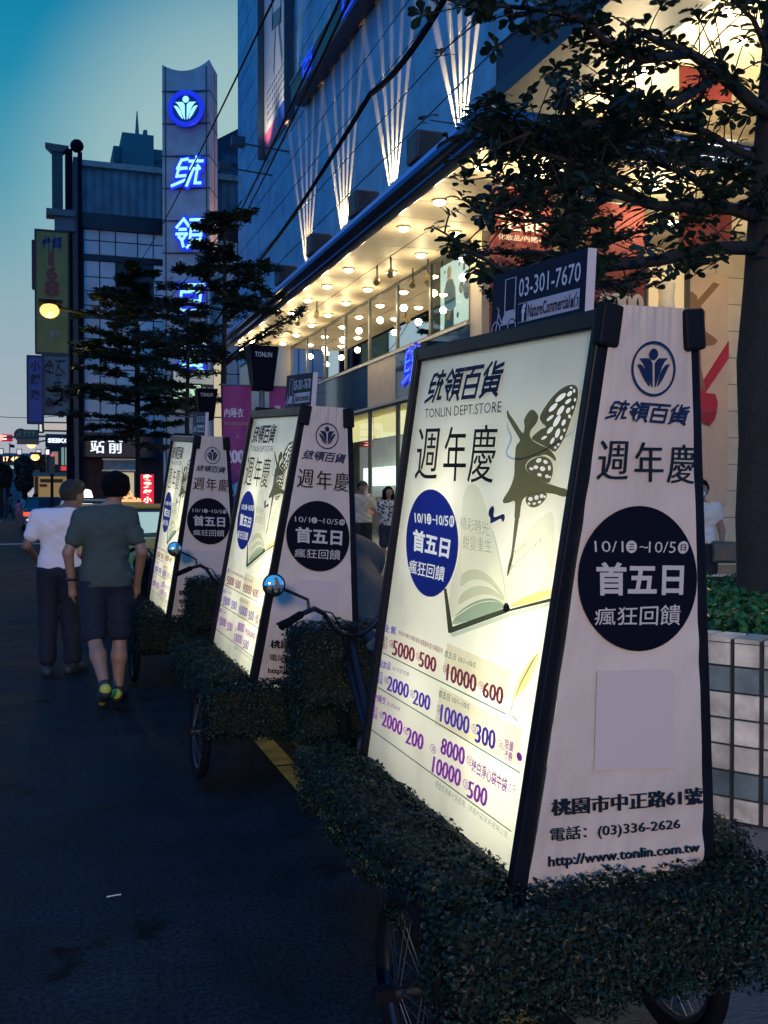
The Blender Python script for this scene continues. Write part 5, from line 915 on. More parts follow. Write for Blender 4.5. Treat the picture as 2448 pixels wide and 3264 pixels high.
def tiered_tree(name, label, loc, trunk, tiers, seed, L_=.06, n_leaf=8, dens=1.0, group='street trees along the kerb', cat='tree', sub=4, tr=(.09, .03), aim_=None):
    """trunk: list of points (local); tiers: (height fraction point, reach, count, rise)"""
    rd = random.Random(seed); t = thing(name, label, cat, loc, 0, group)
    tb = MB(); P = [Vector(p) for p in trunk]; n = len(P); rs = [tr[0]+(tr[1]-tr[0])*i/(n-1) for i in range(n)]
    tb.tube(P, rs, 12); lf = MB()
    def at(f):
        f = max(0, min(.999, f))*(n-1); i = int(f); return P[i].lerp(P[i+1], f-i), rs[i]+(rs[i+1]-rs[i])*(f-i)
    for f, reach, cnt, rise_, droop in tiers:
        a0 = rd.random()*6.28
        for k in range(cnt):
            a = a0+2*math.pi*k/cnt+rd.uniform(-.35, .35); Rr = reach*rd.uniform(.7, 1.15)
            base, r0 = at(f+rd.uniform(-.045, .045)); rise = rise_*rd.uniform(.1, 2.2)
            d = Vector((math.cos(a), math.sin(a), 0)); side = Vector((-d.y, d.x, 0)); bend = rd.uniform(-.18, .18)
            pts = []
            for j in range(6):
                s = j/5; pts.append(base+d*Rr*s+side*bend*Rr*s*s+Vector((0, 0, rise*Rr*s-droop*Rr*s*s+rd.uniform(-.015, .015))))
            tb.tube(pts, [max(.004, r0*.5*(1-s/5)+.005) for s in range(6)], 6)
            for j in range(1, 6):
                for q in range(sub):
                    s = (j-rd.random())/5
                    if s < .12: continue
                    i = min(4, int(s*5)); p = pts[i].lerp(pts[i+1], s*5-i)
                    sg = rd.choice((-1, 1)); l = Rr*rd.uniform(.08, .34)*(1.15-s*.6); tip = p+(side*sg*rd.uniform(.5, 1)+d*rd.uniform(.2, .8)).normalized()*l+Vector((0, 0, rd.uniform(-.02, .09)))
                    tb.tube([p, p.lerp(tip, .5)+Vector((0, 0, rd.uniform(-.02, .02))), tip], [.006, .004, .003], 5, caps=False)
                    for u_ in (.45, .75, 1.0):
                        if rd.random() < dens: rosette(lf, p.lerp(tip, u_), Vector((rd.gauss(0, .25), rd.gauss(0, .25), 1)), L_, rd, n_leaf)
            rosette(lf, pts[-1], Vector((d.x*.5, d.y*.5, .8)), L_, rd, n_leaf)
    tb.build('trunk', bark, t, smooth=True); lf.build('crown', big_leaf, t); return t
# the big broad-leaved tree in the planter: trunk at the right edge of the picture, limbs reaching left
def limb_tree():
    rd = random.Random(21); B = Vector((4.15, 5.14, .78))
    t = thing('broadleaf_tree', 'big dark broad leaved tree whose trunk rises from the tiled planter', 'tree', B)
    W = lambda x, y, D: CP+ray(x, y)*D-B
    tb = MB(); trunk = [Vector((0, 0, -.05)), W(2418, 1850, 6.25), W(2408, 1650, 6.25), W(2416, 1400, 6.2), W(2412, 1150, 6.2), W(2432, 900, 6.2), W(2450, 600, 6.2), W(2475, 250, 6.2), W(2500, -150, 6.2), W(2520, -600, 6.2)]
    tb.tube(trunk, [.155, .13, .12, .115, .12, .115, .11, .1, .085, .05], 14); lf = MB()
    limbs = [([(2440, 790), (2280, 790), (2100, 830), (1950, 850), (1830, 870), (1700, 885), (1590, 880)], (6.2, 5.9, 5.6, 5.4, 5.3, 5.2, 5.1), .045),
             ([(2440, 700), (2330, 665), (2200, 660), (2080, 655), (1960, 620), (1840, 600), (1700, 600)], (6.2, 6.0, 5.8, 5.6, 5.5, 5.4, 5.3), .045),
             ([(2470, 380), (2400, 330), (2300, 235), (2200, 170), (2100, 130), (2000, 90)], (6.2, 6.0, 5.8, 5.6, 5.5, 5.4), .05),
             ([(2200, 170), (2050, 190), (1930, 130), (1850, 60), (1720, 30), (1560, 15), (1480, 20)], (5.6, 5.4, 5.2, 5.1, 5.0, 4.9, 4.8), .028),
             ([(2300, 235), (2150, 330), (2000, 370), (1850, 400), (1700, 420), (1580, 470)], (5.8, 5.5, 5.3, 5.2, 5.1, 5.0), .03),
             ([(2330, 665), (2200, 560), (2050, 500), (1900, 490), (1780, 450), (1650, 440)], (6.0, 6.1, 6.0, 5.9, 5.8, 5.7), .025),
             ([(2450, 520), (2350, 480), (2250, 420), (2120, 400), (1980, 300), (1850, 280)], (6.2, 6.2, 6.1, 6.0, 5.9, 5.8), .03),
             ([(1700, 600), (1600, 660), (1540, 690)], (5.3, 5.1, 5.0), .015), ([(1700, 885), (1600, 860), (1500, 800), (1420, 745), (1385, 725)], (5.2, 5.0, 4.9, 4.85, 4.8), .012),
             ([(2280, 790), (2200, 830), (2150, 860)], (5.9, 5.7, 5.6), .012), ([(2440, 700), (2420, 620), (2330, 560), (2280, 540)], (6.2, 5.9, 5.8, 5.7), .02), ([(2470, 300), (2440, 150), (2400, 60), (2330, 0)], (6.2, 6.0, 5.9, 5.8), .03),
             ([(2080, 655), (1900, 540), (1700, 480), (1560, 430), (1500, 395)], (5.6, 5.4, 5.2, 5.1, 5.0), .021), ([(1960, 620), (1800, 700), (1650, 705), (1570, 690)], (5.5, 5.3, 5.2, 5.1), .021), ([(2120, 400), (1950, 440), (1800, 530), (1650, 570)], (6.0, 5.8, 5.6, 5.5), .021),
             ([(2440, 760), (2560, 700), (2750, 640), (2950, 620)], (6.2, 6.4, 6.5, 6.6), .04), ([(2470, 420), (2620, 300), (2850, 200), (3050, 150)], (6.2, 6.4, 6.6, 6.7), .04), ([(2500, -100), (2300, -200), (2050, -250), (1800, -280)], (6.2, 6.0, 5.7, 5.5), .03)]
    for li, (px, Ds, r0) in enumerate(limbs):
        den = (.6, .6, .5, .8, 1.1, 1.1, .65)[li] if li < 7 else .75
        P = [W(x, y, D) for (x, y), D in zip(px, Ds)]; n = len(P)
        tb.tube(P, [max(.005, r0*(1-.8*i/(n-1))) for i in range(n)], 8)
        thin = r0 < .02
        for i in range(n-1):
            L_ = (P[i+1]-P[i]).length; cnt = int(L_*(18 if thin else 52*den)*(.55 if i == 0 else 1))
            for _ in range(max(1, cnt)):
                s = rd.random(); p = P[i].lerp(P[i+1], s); d = (P[i+1]-P[i]).normalized()
                off = Vector((rd.gauss(0, .5), rd.gauss(0, 1.0), rd.gauss(.08, .55))); tip = p+(off*.55+d*rd.uniform(.1, .7)).normalized()*(rd.uniform(.06, .38) if not thin else rd.uniform(.02, .1))
                tb.tube([p, p.lerp(tip, .5)+Vector((0, 0, .012)), tip], [.005, .004, .003], 5, caps=False)
                rosette(lf, tip, Vector((rd.gauss(0, .35), rd.gauss(0, .35), 1)), .086, rd, rd.choice((6, 7, 8)))
        rosette(lf, P[-1], P[-1]-P[-2]+Vector((0, 0, .1)), .062, rd, 9)
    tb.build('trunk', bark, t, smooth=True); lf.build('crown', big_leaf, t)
limb_tree()
b_ = atY(1822, 940, 9.4)
tiered_tree('slender_tree', 'slender dark tree standing between two red banners behind the telephone plate', (b_.x, 9.4, PZ), [(0, 0, 0), (.02, 0, 1.5), (.0, .02, 3.0), (-.02, 0, 4.2), (.0, 0, 5.4)], [(.62, 1.0, 6, .15, .12), (.72, 1.1, 6, .2, .1), (.84, .9, 5, .2, .1), (.95, .6, 5, .3, .1)], 5, .075, 8, .75, None, tr=(.11, .05))
def trunk_at(h, lean=0): return [(0, 0, 0), (.02, 0, h*.3), (-.02+lean*.3, .02, h*.55), (lean*.7, 0, h*.8), (lean, 0, h)]
def px_tree(fx, Y, h, label, tiers, seed, L_, dens=.8, sub=6, tr=(.075, .02)):
    p = atY(fx, 1500, Y); return tiered_tree('tiered_tree', label, (p.x, Y, PZ), trunk_at(h), tiers, seed, L_, 8, dens, 'tiered street trees along the kerb', sub=sub, tr=tr)
TI = lambda fs: [(f, r, c, ri, dr) for f, r, c, ri, dr in fs]
px_tree(718, 16.1, 5.85, 'tiered street tree standing between the two banner lamp posts before the canopy end', TI([(.56, 1.25, 7, .42, .2), (.68, 1.05, 7, .2, .12), (.78, .95, 6, .15, .1), (.87, .8, 6, .15, .1), (.96, .55, 6, .2, .1)]), 11, .085, .68)
px_tree(600, 20.9, 5.2, 'tiered street tree just beyond the dark blue bannered lamp post, before the pylon foot', TI([(.58, 1.1, 6, .2, .1), (.7, 1.1, 5, .2, .12), (.82, .9, 5, .15, .1), (.95, .6, 5, .2, .1)]), 12, .1, .34)
px_tree(437, 30.5, 7.9, 'wide tiered street tree whose crown spreads before the white gridded building', TI([(.34, 1.7, 7, .12, .1), (.44, 2.1, 8, .12, .1), (.53, 2.2, 8, .12, .1), (.62, 2.1, 8, .14, .1), (.70, 1.9, 8, .15, .1), (.78, 1.6, 7, .15, .1), (.87, 1.2, 7, .15, .1), (.96, .7, 6, .2, .1)]), 13, .15, .9)

# ================================================================== LAMP POSTS WITH BANNERS
def lamp_post(px, Y, label, banners):
    p = atY(px, 1400, Y); o = thing('lamp_post', label, 'lamp post', (p.x, Y, PZ), 0, 'banner lamp posts along the kerb'); H = 2.85
    MB().tube([(0, 0, 0), (0, 0, H+.02)], .04, 14).build('pole', mat('grey post', (.1, .12, .13), .45), o, smooth=50)
    h = MB(); q0, q1 = .13, .195
    h.add([(-q0, -q0, H), (q0, -q0, H), (q0, q0, H), (-q0, q0, H), (-q1, -q1, H+.58), (q1, -q1, H+.58), (q1, q1, H+.58), (-q1, q1, H+.58)], [(3, 2, 1, 0), (4, 5, 6, 7), (0, 1, 5, 4), (1, 2, 6, 5), (2, 3, 7, 6), (3, 0, 4, 7)])
    hd = h.build('lamp_head', mat('black lamp head', (.004, .006, .012), .6, spec=.05), o, bevel=.012)
    m = MB(); put(m, 'TONLIN', flat((-.13, -.184, H+.43), (.23, 0, 0), (0, -.004, .065)), .0); m.build('lettering', mat('plate white'), hd)
    MB().tube([(-.58, 0, H+.06), (.58, 0, H+.06)], .012).build('crossbar', mat('grey post'), o)
    for bi, (x0, x1, zt, zb, cl, txt) in enumerate(banners):
        c = MB(); n = 8
        for i in range(n):
            xa, xb = x0+(x1-x0)*i/n, x0+(x1-x0)*(i+1)/n; c.quad((xa, .012*math.sin(i), zb), (xb, .012*math.sin(i+1), zb), (xb, .012*math.sin(i+1), zt), (xa, .012*math.sin(i), zt))
        if cl[1]: 
            yy = -.018; pts = [(x0, yy, zb), (x1, yy, zb), (x1, yy, zb+(zt-zb)*.17), ((x0+x1)/2, yy, zb+(zt-zb)*.2), (x0+.05, yy, zb+(zt-zb)*.245), (x0, yy, zb+(zt-zb)*.245)]
            c.add(pts, [tuple(range(6))], 1)
        bo = c.build('banner', [cl[0], cl[1] or cl[0]], o)
        m = MB()
        for s, u0, u1, v0, v1, mi, sf_, bd in txt: put(m, s, flat((x0+(x1-x0)*u0, -.024, zb+(zt-zb)*v0), ((x1-x0)*(u1-u0), 0, 0), (0, 0, (zt-zb)*(v1-v0))), bd, mi, sf_)
        m.build('lettering', [mat('banner white', (.75, .65, .68), .6), mat('banner gold', (.5, .3, .2), .6), mat('banner dark', (.4, .05, .12), .6)], bo)
    return o
purple = mat('purple banner', (.3, .035, .16), .7, var=.1, vscale=4); tan = mat('tan foot', (.55, .38, .2), .7); bluebn = mat('blue banner', (.03, .06, .22), .7)
txtA = [('內睡衣', .05, .7, .82, .875, 0, .008, 0), ('B1/3F/6F/8F', .06, .94, .775, .793, 1, 0, 0), ('滿', .43, .54, .7, .72, 1, 0, 0), ('2000', .08, .93, .56, .635, 0, .03, .0), ('送', .44, .54, .5, .52, 1, 0, 0), ('200', .08, .93, .37, .45, 0, .04, .0)]
txtB = [('第一波', .18, .8, .85, .885, 0, .008, 0), ('10/1-10/12', .06, .94, .79, .825, 1, 0, 0), ('8000', .1, .9, .65, .73, 0, .03, 0)]
lamp_post(835, 13.4, 'black lamp post carrying two purple sale banners', [(-.53, -.14, H_:=2.9, .55, (purple, tan), txtA), (.1, .5, H_, .75, (purple, tan), txtB)])
lamp_post(657, 19.0, 'black lamp post with dark blue banners in the tree shade', [(-.62, -.16, 2.1, .6, (bluebn, None), [('化妝品', .12, .9, .86, .95, 0, 0, .01)]), (.12, .5, 2.1, .6, (bluebn, None), [('10/1', .2, .8, .8, .86, 0, 0, 0)])])
# yellow notice banner further along the pavement
p0 = atY(715, 1500, 15.2)
nb2 = thing('standing_banner', 'tall yellow notice banner with red characters between two lit tricycle boards', 'banner', (p0.x+.12, 15.2, PZ))
m = MB(); m.box(-.22, .22, -.015, .015, .35, 1.75); bo = m.build('cloth', mat('yellow cloth', (.5, .36, .06), .7, var=.15), nb2)
m = MB(); put(m, '滿', flat((-.19, -.02, 1.3), (.3, 0, 0), (0, 0, .28)), .02); put(m, '車', flat((-.19, -.02, .92), (.3, 0, 0), (0, 0, .28)), .02); m.build('lettering', mat('red paint', (.35, .03, .02), .6), bo)
m = MB(); m.tube([(-.24, 0, 0), (-.24, 0, 1.8)], .015); m.tube([(.24, 0, 0), (.24, 0, 1.8)], .015); m.build('poles', mat('grey post'), nb2)

# grey dust cover draped over a parked scooter, behind the middle tricycle
sc = thing('covered_scooter', 'parked scooter under a rounded dark grey dust cover behind the middle lit board', 'scooter', (2.42, 7.75, 0))
sdf_obj('dust_cover', mat('grey dust cover', (.045, .05, .05), .7, var=.15, vscale=3), sc, [((0, -.3, .55), (0, .55, .95), .30, .22, .1, 1), ((0, .45, 1.0), (0, .55, 1.02), .24, .2, .15, 1), ((-.2, .45, 1.0), (.2, .45, 1.0), .16, .16, .12, 1), ((0, -.5, .35), (0, .7, .35), .32, .3, .1, 1), ((0, -.5, .2), (0, .7, .2), .3, .3, .1, 1)], .03, 0, [((0, 0, -1), -.12)], wobble=.008)
for y in (-.5, .65):
    o = MB().ring((0, 0, 0), .2, .045, 'x', 28, 8).build('wheel', rubber, sc, smooth=True); o.location = (0, y, .245)
# ================================================================== PEOPLE
skin_m = mat('skin', (.3, .175, .12), .5, var=.05, vscale=8); skin_t = mat('tanned skin', (.2, .115, .08), .5, var=.06, vscale=8)
hair_m = mat('black hair', (.004, .004, .006), .8, spec=.08, bump=.8, bscale=70)
def person(label, loc, rz, H, J={}, body=skin_m, hair=None, shirt=None, legs=None, shoes=None, face=True, h=.013, extra=None, cap=None, group=None, slim=1.0, head_tilt=(0, 0), head_turn=0):
    """local frame: x to the person's right, y forwards, z up"""
    s = H/1.75; o = thing('person', label, 'person', loc, rz, group)
    D = dict(hipL=(-.095, 0, .93), hipR=(.095, 0, .93), kneeL=(-.105, .03, .5), kneeR=(.105, .03, .5), ankL=(-.11, -.01, .085), ankR=(.11, -.01, .085), toeL=(-.135, .15, .03), toeR=(.135, .15, .03),
             shL=(-.172, 0, 1.405), shR=(.172, 0, 1.405), elL=(-.25, -.03, 1.14), elR=(.25, -.03, 1.14), wrL=(-.26, .06, .9), wrR=(.26, .06, .9), neck=(0, -.01, 1.45), head=(head_tilt[0], .015+head_tilt[1], 1.635), chest=(0, 0, 1.28), belly=(0, 0, 1.08), pelvis=(0, 0, .96))
    D.update(J); P = {k: np.array(v)*s for k, v in D.items()}; w_ = slim
    V = np.array
    hd = P['head']; ct, st = math.cos(head_turn), math.sin(head_turn); F_ = lambda x, y, z: hd+V([x*ct-y*st, x*st+y*ct, z])*s
    torso = [(P['chest']+V([-.09, 0, .05])*s, P['chest']+V([.09, 0, .05])*s, .125*s*w_, .125*s*w_, .06, .8), (P['chest']+V([-.045, 0, 0])*s, P['belly']+V([-.04, 0, 0])*s, .125*s*w_, .112*s*w_, .04, .82), (P['chest']+V([.045, 0, 0])*s, P['belly']+V([.04, 0, 0])*s, .125*s*w_, .112*s*w_, .04, .82), (P['belly']+V([-.04, 0, 0])*s, P['pelvis']+V([-.05, 0, 0])*s, .112*s*w_, .118*s*w_, .04, .82), (P['belly']+V([.04, 0, 0])*s, P['pelvis']+V([.05, 0, 0])*s, .112*s*w_, .118*s*w_, .04, .82),
             (P['shL'], P['chest']+V([-.05, 0, .08])*s, .06*s, .1*s, .05, .9), (P['shR'], P['chest']+V([.05, 0, .08])*s, .06*s, .1*s, .05, .9), (P['shL']+V([.02, 0, .0])*s, P['neck']+V([-.03, 0, .03])*s, .05*s, .045*s, .04, .9), (P['shR']+V([-.02, 0, .0])*s, P['neck']+V([.03, 0, .03])*s, .05*s, .045*s, .04, .9)]
    hips = [(P['hipL']*.75+P['hipR']*.25, P['hipR']*.75+P['hipL']*.25, .118*s*w_, .118*s*w_, .04, .95)]
    def leg(sd): return [(P['hip'+sd], P['knee'+sd], .092*s*w_, .06*s*w_, .03, 1), (P['knee'+sd], P['knee'+sd]*.6+P['ank'+sd]*.4+V([0, -.018, 0])*s, .056*s*w_, .062*s*w_, .03, 1), (P['knee'+sd]*.6+P['ank'+sd]*.4+V([0, -.018, 0])*s, P['ank'+sd], .06*s*w_, .037*s, .03, 1)]
    def foot(sd): 
        a, t = P['ank'+sd], P['toe'+sd]; heel = a+(a-t)*V([.35, .35, 0])+V([0, 0, -.045*s]); return [(heel, t, .036*s, .03*s, .02, 1), (a, heel*.5+t*.5, .036*s, .032*s, .02, 1)]
    def arm(sd): return [(P['sh'+sd], P['el'+sd], .054*s*w_, .042*s*w_, .03, 1), (P['el'+sd], P['wr'+sd], .043*s*w_, .027*s, .02, 1)]
    def hand(sd):
        w0 = P['wr'+sd]; d = w0-P['el'+sd]; d = d/np.linalg.norm(d); d = d*.8+V([0, .12, -.45]); d /= np.linalg.norm(d); sg = -1 if sd == 'L' else 1
        fwd = V([0, 1, 0])-d*d[1]; fwd /= np.linalg.norm(fwd); palm = w0+d*.085*s; inn = V([-sg*.3, .1, 0]); r = [(w0, palm, .026*s, .034*s, .015, .7)]
        for i, (o_, l) in enumerate(((.03, .068), (.01, .076), (-.011, .07), (-.03, .055))):
            b = palm+fwd*o_*s; k1 = b+(d+inn*.3)*l*.6*s; k2 = k1+(d*.7+inn*1.3)*l*.45*s; r += [(b, k1, .0105*s, .0095*s, .004, 1), (k1, k2, .0095*s, .008*s, .004, 1)]
        tb = w0+d*.03*s+fwd*.022*s; t1 = tb+(fwd*.75+d*.55)*.04*s; r += [(tb, t1, .0125*s, .011*s, .008, 1), (t1, t1+(d*.9+fwd*.2+inn)*.03*s, .011*s, .009*s, .005, 1)]; return r
    headp = [(F_(0, -.012, .03), F_(0, .01, .012), .088*s, .085*s, .03, 1), (F_(0, .03, -.045), F_(0, .045, -.085), .062*s, .04*s, .04, 1), (F_(0, .085, .0), F_(0, .1, -.028), .011*s, .015*s, .012, 1),
             (F_(-.087, -.005, -.005), F_(-.09, -.012, -.03), .016*s, .011*s, .012, 1), (F_(.087, -.005, -.005), F_(.09, -.012, -.03), .016*s, .011*s, .012, 1), (P['neck'], F_(0, -.015, -.06), .056*s, .052*s, .03, 1)]
    allp = torso+hips+leg('L')+leg('R')+foot('L')+foot('R')+arm('L')+arm('R')+hand('L')+hand('R')+headp
    sdf_obj('body', body, o, allp, h)
    lerp = lambda a, b, t: a*(1-t)+b*t
    if shirt:
        m, hem, slv, *rest = shirt; off = rest[0] if rest else .012
        pr = list(torso)+[(P['neck']+V([0, -.012, -.09])*s, P['neck']+V([0, -.012, -.01])*s, .068*s, .058*s, .03, 1), (P['pelvis']+V([-.06, 0, .03])*s, P['pelvis']+V([-.065, 0, hem-.06-D['pelvis'][2]])*s, .122*s*w_, .128*s*w_, .04, .9), (P['pelvis']+V([.06, 0, .03])*s, P['pelvis']+V([.065, 0, hem-.06-D['pelvis'][2]])*s, .122*s*w_, .128*s*w_, .04, .9)]
        for sd in 'LR':
            sh, el, wr = P['sh'+sd], P['el'+sd], P['wr'+sd]
            if slv <= 1: pr.append((sh, lerp(sh, el, slv), .056*s, .056*s, .03, 1))
            else: pr += [(sh, el, .058*s, .052*s, .03, 1), (el, lerp(el, wr, slv-1), .05*s, .04*s, .02, 1)]
        sdf_obj('shirt', m, o, pr, h, off*s, [((0, 0, -1), -hem*s), ((0, .25, 1), P['neck'][2]+.04*s)], wobble=.009)
    if legs:
        hem_ = shirt[1] if shirt else .95; m, to, off, *sk = legs; pr = list(hips)+[(P['pelvis'], P['pelvis']+V([0, 0, .0])*s, .11*s*w_, .11*s*w_, .04, .85)]
        for sd in 'LR':
            a, b, c = P['hip'+sd], P['knee'+sd], P['ank'+sd]
            if to <= 1: pr.append((a, lerp(a, b, to), .1*s*w_, .088*s*w_, .03, 1))
            else: pr += [(a, b, .098*s*w_, .08*s*w_, .03, 1), (b+V([0, -.008, 0])*s, lerp(b, c, to-1), .08*s*w_, .062*s, .03, 1)]
        sdf_obj('trousers' if to > 1 else 'shorts', m, o, pr, h, off*s, [((0, 0, 1), (hem_+.05)*s)], wobble=.007)
    if shoes:
        pr = foot('L')+foot('R'); so_ = sdf_obj('shoes', shoes[0], o, pr, h*.8, .012*s)
        if len(shoes) > 1:
            for sd in 'LR':
                a, t = P['ank'+sd], P['toe'+sd]; heel = a+(a-t)*V([.38, .38, 0])+V([0, 0, -.03*s]); sdf_obj('heel_patch', shoes[1], so_, ([(heel+V([0, 0, .004])*s-(t-heel)*.03, heel+(t-heel)*.12, .031*s, .028*s, .01, 1)] if len(shoes) < 3 else [])+[(heel+V([0, 0, -.016])*s, t+V([0, 0, -.015])*s, .027*s, .022*s, .01, 1)], h*.8, .012*s)
    if hair:
        m, kind = hair[:2]
        f = V([-st, ct, 0]); n_ = f*.8+V([0, 0, -.6]); cen = F_(0, .045, .03)
        pr = headp[:1]+[(F_(0, -.03, .02), F_(0, -.03, -.02), .085*s, .075*s, .03, 1)]
        if kind == 'short': sdf_obj('hair', m, o, pr, h*.8, .014*s, [(n_, float(n_@cen)), ((0, 0, -1), -(hd[2]-.065*s))], wobble=.006)
        elif kind == 'top': sdf_obj('hair', m, o, [(F_(0, -.015, .05), F_(0, .02, .055), .082*s, .075*s, .03, 1), (F_(0, -.04, .02), F_(0, -.04, -.02), .075*s, .06*s, .03, 1)], h*.8, .014*s, [(n_, float(n_@F_(0, .05, .03))), ((0, 0, -1), -(hd[2]-.05*s))], wobble=.008)
        else:
            pr += [(F_(-.07, -.03, -.02), F_(-.1, .0, -.2), .05*s, .045*s, .04, 1), (F_(.07, -.03, -.02), F_(.1, .0, -.2), .05*s, .045*s, .04, 1), (F_(0, -.07, -.02), F_(0, -.08, -.2), .07*s, .06*s, .04, 1)]
            q = float(n_@cen); sdf_obj('hair', m, o, pr, h*.8, .012*s, [(f, float(f@F_(0, .058, 0)))], wobble=.006)
    if face:
        e = MB()
        for x in (-.032, .032): e.ball(F_(x, .078, .004), (.012*s, .008*s, .007*s), 8)
        e.build('eyes', mat('dark eye', (.01, .01, .012), .2), o, smooth=True)
        b_ = MB()
        for x in (-.034, .034): b_.ball(F_(x, .08, .026), (.02*s, .007*s, .005*s), 8)
        b_.build('eyebrows', hair_m, o, smooth=True); MB().ball(F_(0, .083, -.062), (.022*s, .008*s, .007*s), 10).build('mouth', mat('lips', (.3, .09, .08), .4), o, smooth=True)
    if extra: extra(o, P, s, F_)
    return o
grey_t = mat('grey green t-shirt', (.045, .07, .066), .85, bump=.35, bscale=6); white_t = mat('white t-shirt', (.78, .72, .74), .8, bump=.35, bscale=6); navy_s = mat('navy shorts', (.006, .014, .034), .85, bump=.3, bscale=9)
jean = mat('dark jeans', (.006, .009, .022), .85, var=.3, bump=.3, bscale=12); shoe_d = mat('dark trainer', (.02, .03, .035), .6); shoe_y = mat('yellow heel', (.5, .55, .08), .5); sole_w = mat('white sole', (.5, .55, .6), .6)
# man in shorts, walking away, right heel lifting
g1 = atZ(340, 2235, .0)
def watch(o, P, s, F_):
    w0 = P['wrL']; MB().ring((0, 0, 0), .034, .011, 'z', 20, 8).build('wristwatch', mat('black watch', (.01, .01, .012), .35), o, smooth=True).location = w0+np.array([0, -.005, .03])
    for sd, a in (('L', 0), ('R', 0)): pass
dirA = R(-3)
person('man in grey green t-shirt and navy shorts walking away, yellow heeled trainers', (g1.x-.0, g1.y, 0), dirA, 1.73,
       dict(hipL=(-.09, 0, .93), hipR=(.09, .01, .93), kneeL=(-.09, .0, .5), kneeR=(.1, .08, .5), ankL=(-.015, -.25, .17), ankR=(.085, .02, .085), toeL=(-.03, -.12, .04), toeR=(.12, .19, .03),
            elL=(-.275, -.03, 1.14), wrL=(-.25, .02, .905), elR=(.265, -.05, 1.14), wrR=(.235, .08, .9), head=(.07, .03, 1.625), neck=(.04, -.005, 1.45)), skin_m, (hair_m, 'short'), (grey_t, .88, .62, .010), (navy_s, .92, .012), (shoe_d, shoe_y), False, .010, watch, slim=.95)
# his companion in white, looking down to the right
g2 = atZ(178, 2150, .0)
def jeans_extra(o, P, s, F_): pass
person('young man in white t-shirt and dark jeans walking away, head bent down', (g2.x+.03, g2.y, 0), R(-4), 1.7,
       dict(kneeL=(-.1, .04, .5), ankL=(-.1, -.02, .085), toeL=(-.12, .15, .03), kneeR=(.09, .1, .5), ankR=(.11, .04, .085), toeR=(.2, .17, .03), elL=(-.27, -.02, 1.15), wrL=(-.2, .2, 1.02), elR=(.24, .02, 1.13), wrR=(.2, .25, 1.03), head=(.12, .075, 1.60), neck=(.06, .0, 1.44)),
       skin_t, (mat('bleached streaked hair', (.022, .018, .012), .8, var=.8, vscale=16, bump=.6, bscale=60), 'top'), (white_t, .92, .6, .010), (jean, 1.86, .014), (shoe_d, sole_w, 0), True, .010, None, head_turn=R(-55), slim=.88)
# strollers under the canopy
blouse = mat('patterned blouse', (.5, .46, .42), .8); t = blouse.node_tree; v = N(t, 'ShaderNodeTexVoronoi'); v.inputs['Scale'].default_value = 17; rp = N(t, 'ShaderNodeValToRGB'); rp.color_ramp.interpolation = 'CONSTANT'
rp.color_ramp.elements[0].color = (.02, .04, .05, 1); rp.color_ramp.elements[1].position = .42; rp.color_ramp.elements[1].color = (.6, .53, .45, 1); tcp = N(t, 'ShaderNodeTexCoord')
t.links.new(tcp.outputs['Object'], v.inputs['Vector']); t.links.new(v.outputs['Distance'], rp.inputs[0]); t.links.new(rp.outputs[0], bsdf(blouse).inputs['Base Color'])
pw = atZ(1238, 1812, PZ)
person('woman in a black and cream patterned blouse with long dark hair', (pw.x, pw.y, PZ), R(172), 1.6, {}, skin_m, (hair_m, 'long'), (blouse, .9, .5, .018), (mat('dark shorts', (.015, .02, .035), .8), .9, .02), (mat('pale shoe', (.5, .48, .42), .6),), True, .013)
pw2 = atZ(1148, 1805, PZ)
def capfn(o, P, s, F_): 
    m = MB(); m.ball(F_(0, -.005, .055), (.1*s, .105*s, .075*s), 14); m.ball(F_(0, .1, .05), (.075*s, .07*s, .012*s), 12); m.build('cap', mat('dark cap', (.015, .02, .03), .7), o, smooth=True)
person('man in a dark cap and pale grey t-shirt walking towards the road', (pw2.x+.05, pw2.y, PZ), R(176), 1.72, dict(elL=(-.27, 0, 1.15), wrL=(-.3, .05, .92)), skin_m, (hair_m, 'short'), (mat('pale grey t-shirt', (.46, .43, .36), .8, bump=.3, bscale=6), .9, .62, .018), (mat('black trousers', (.014, .015, .02), .8), 1.9, .014), (shoe_d,), True, .013, capfn)
pm = atZ(2215, 1990, PZ)
def maskbag(o, P, s, F_):
    m = MB(); m.ball(F_(0, .06, -.045), (.062*s, .05*s, .045*s), 14); m.build('face_mask', mat('pale blue mask', (.4, .62, .62), .7), o, smooth=True)
    m = MB(); c = P['wrL']+np.array([-.02, .04, -.06]); m.box(c[0]-.14, c[0]+.14, c[1]-.06, c[1]+.06, c[2]-.14, c[2]+.1); m.build('handbag', mat('dark patterned bag', (.03, .05, .05), .5, var=.7, vscale=14), o, bevel=.03)
person('woman in a pale face mask and white top carrying a dark bag', (pm.x+.06, pm.y, PZ), R(150), 1.6, dict(wrL=(-.24, .14, .98), elL=(-.26, -.04, 1.14)), skin_m, (hair_m, 'short'), (mat('white top', (.66, .62, .54), .8), .98, .35, .014), (mat('black shorts', (.01, .014, .02), .8), .62, .02), (shoe_d,), True, .013, maskbag)
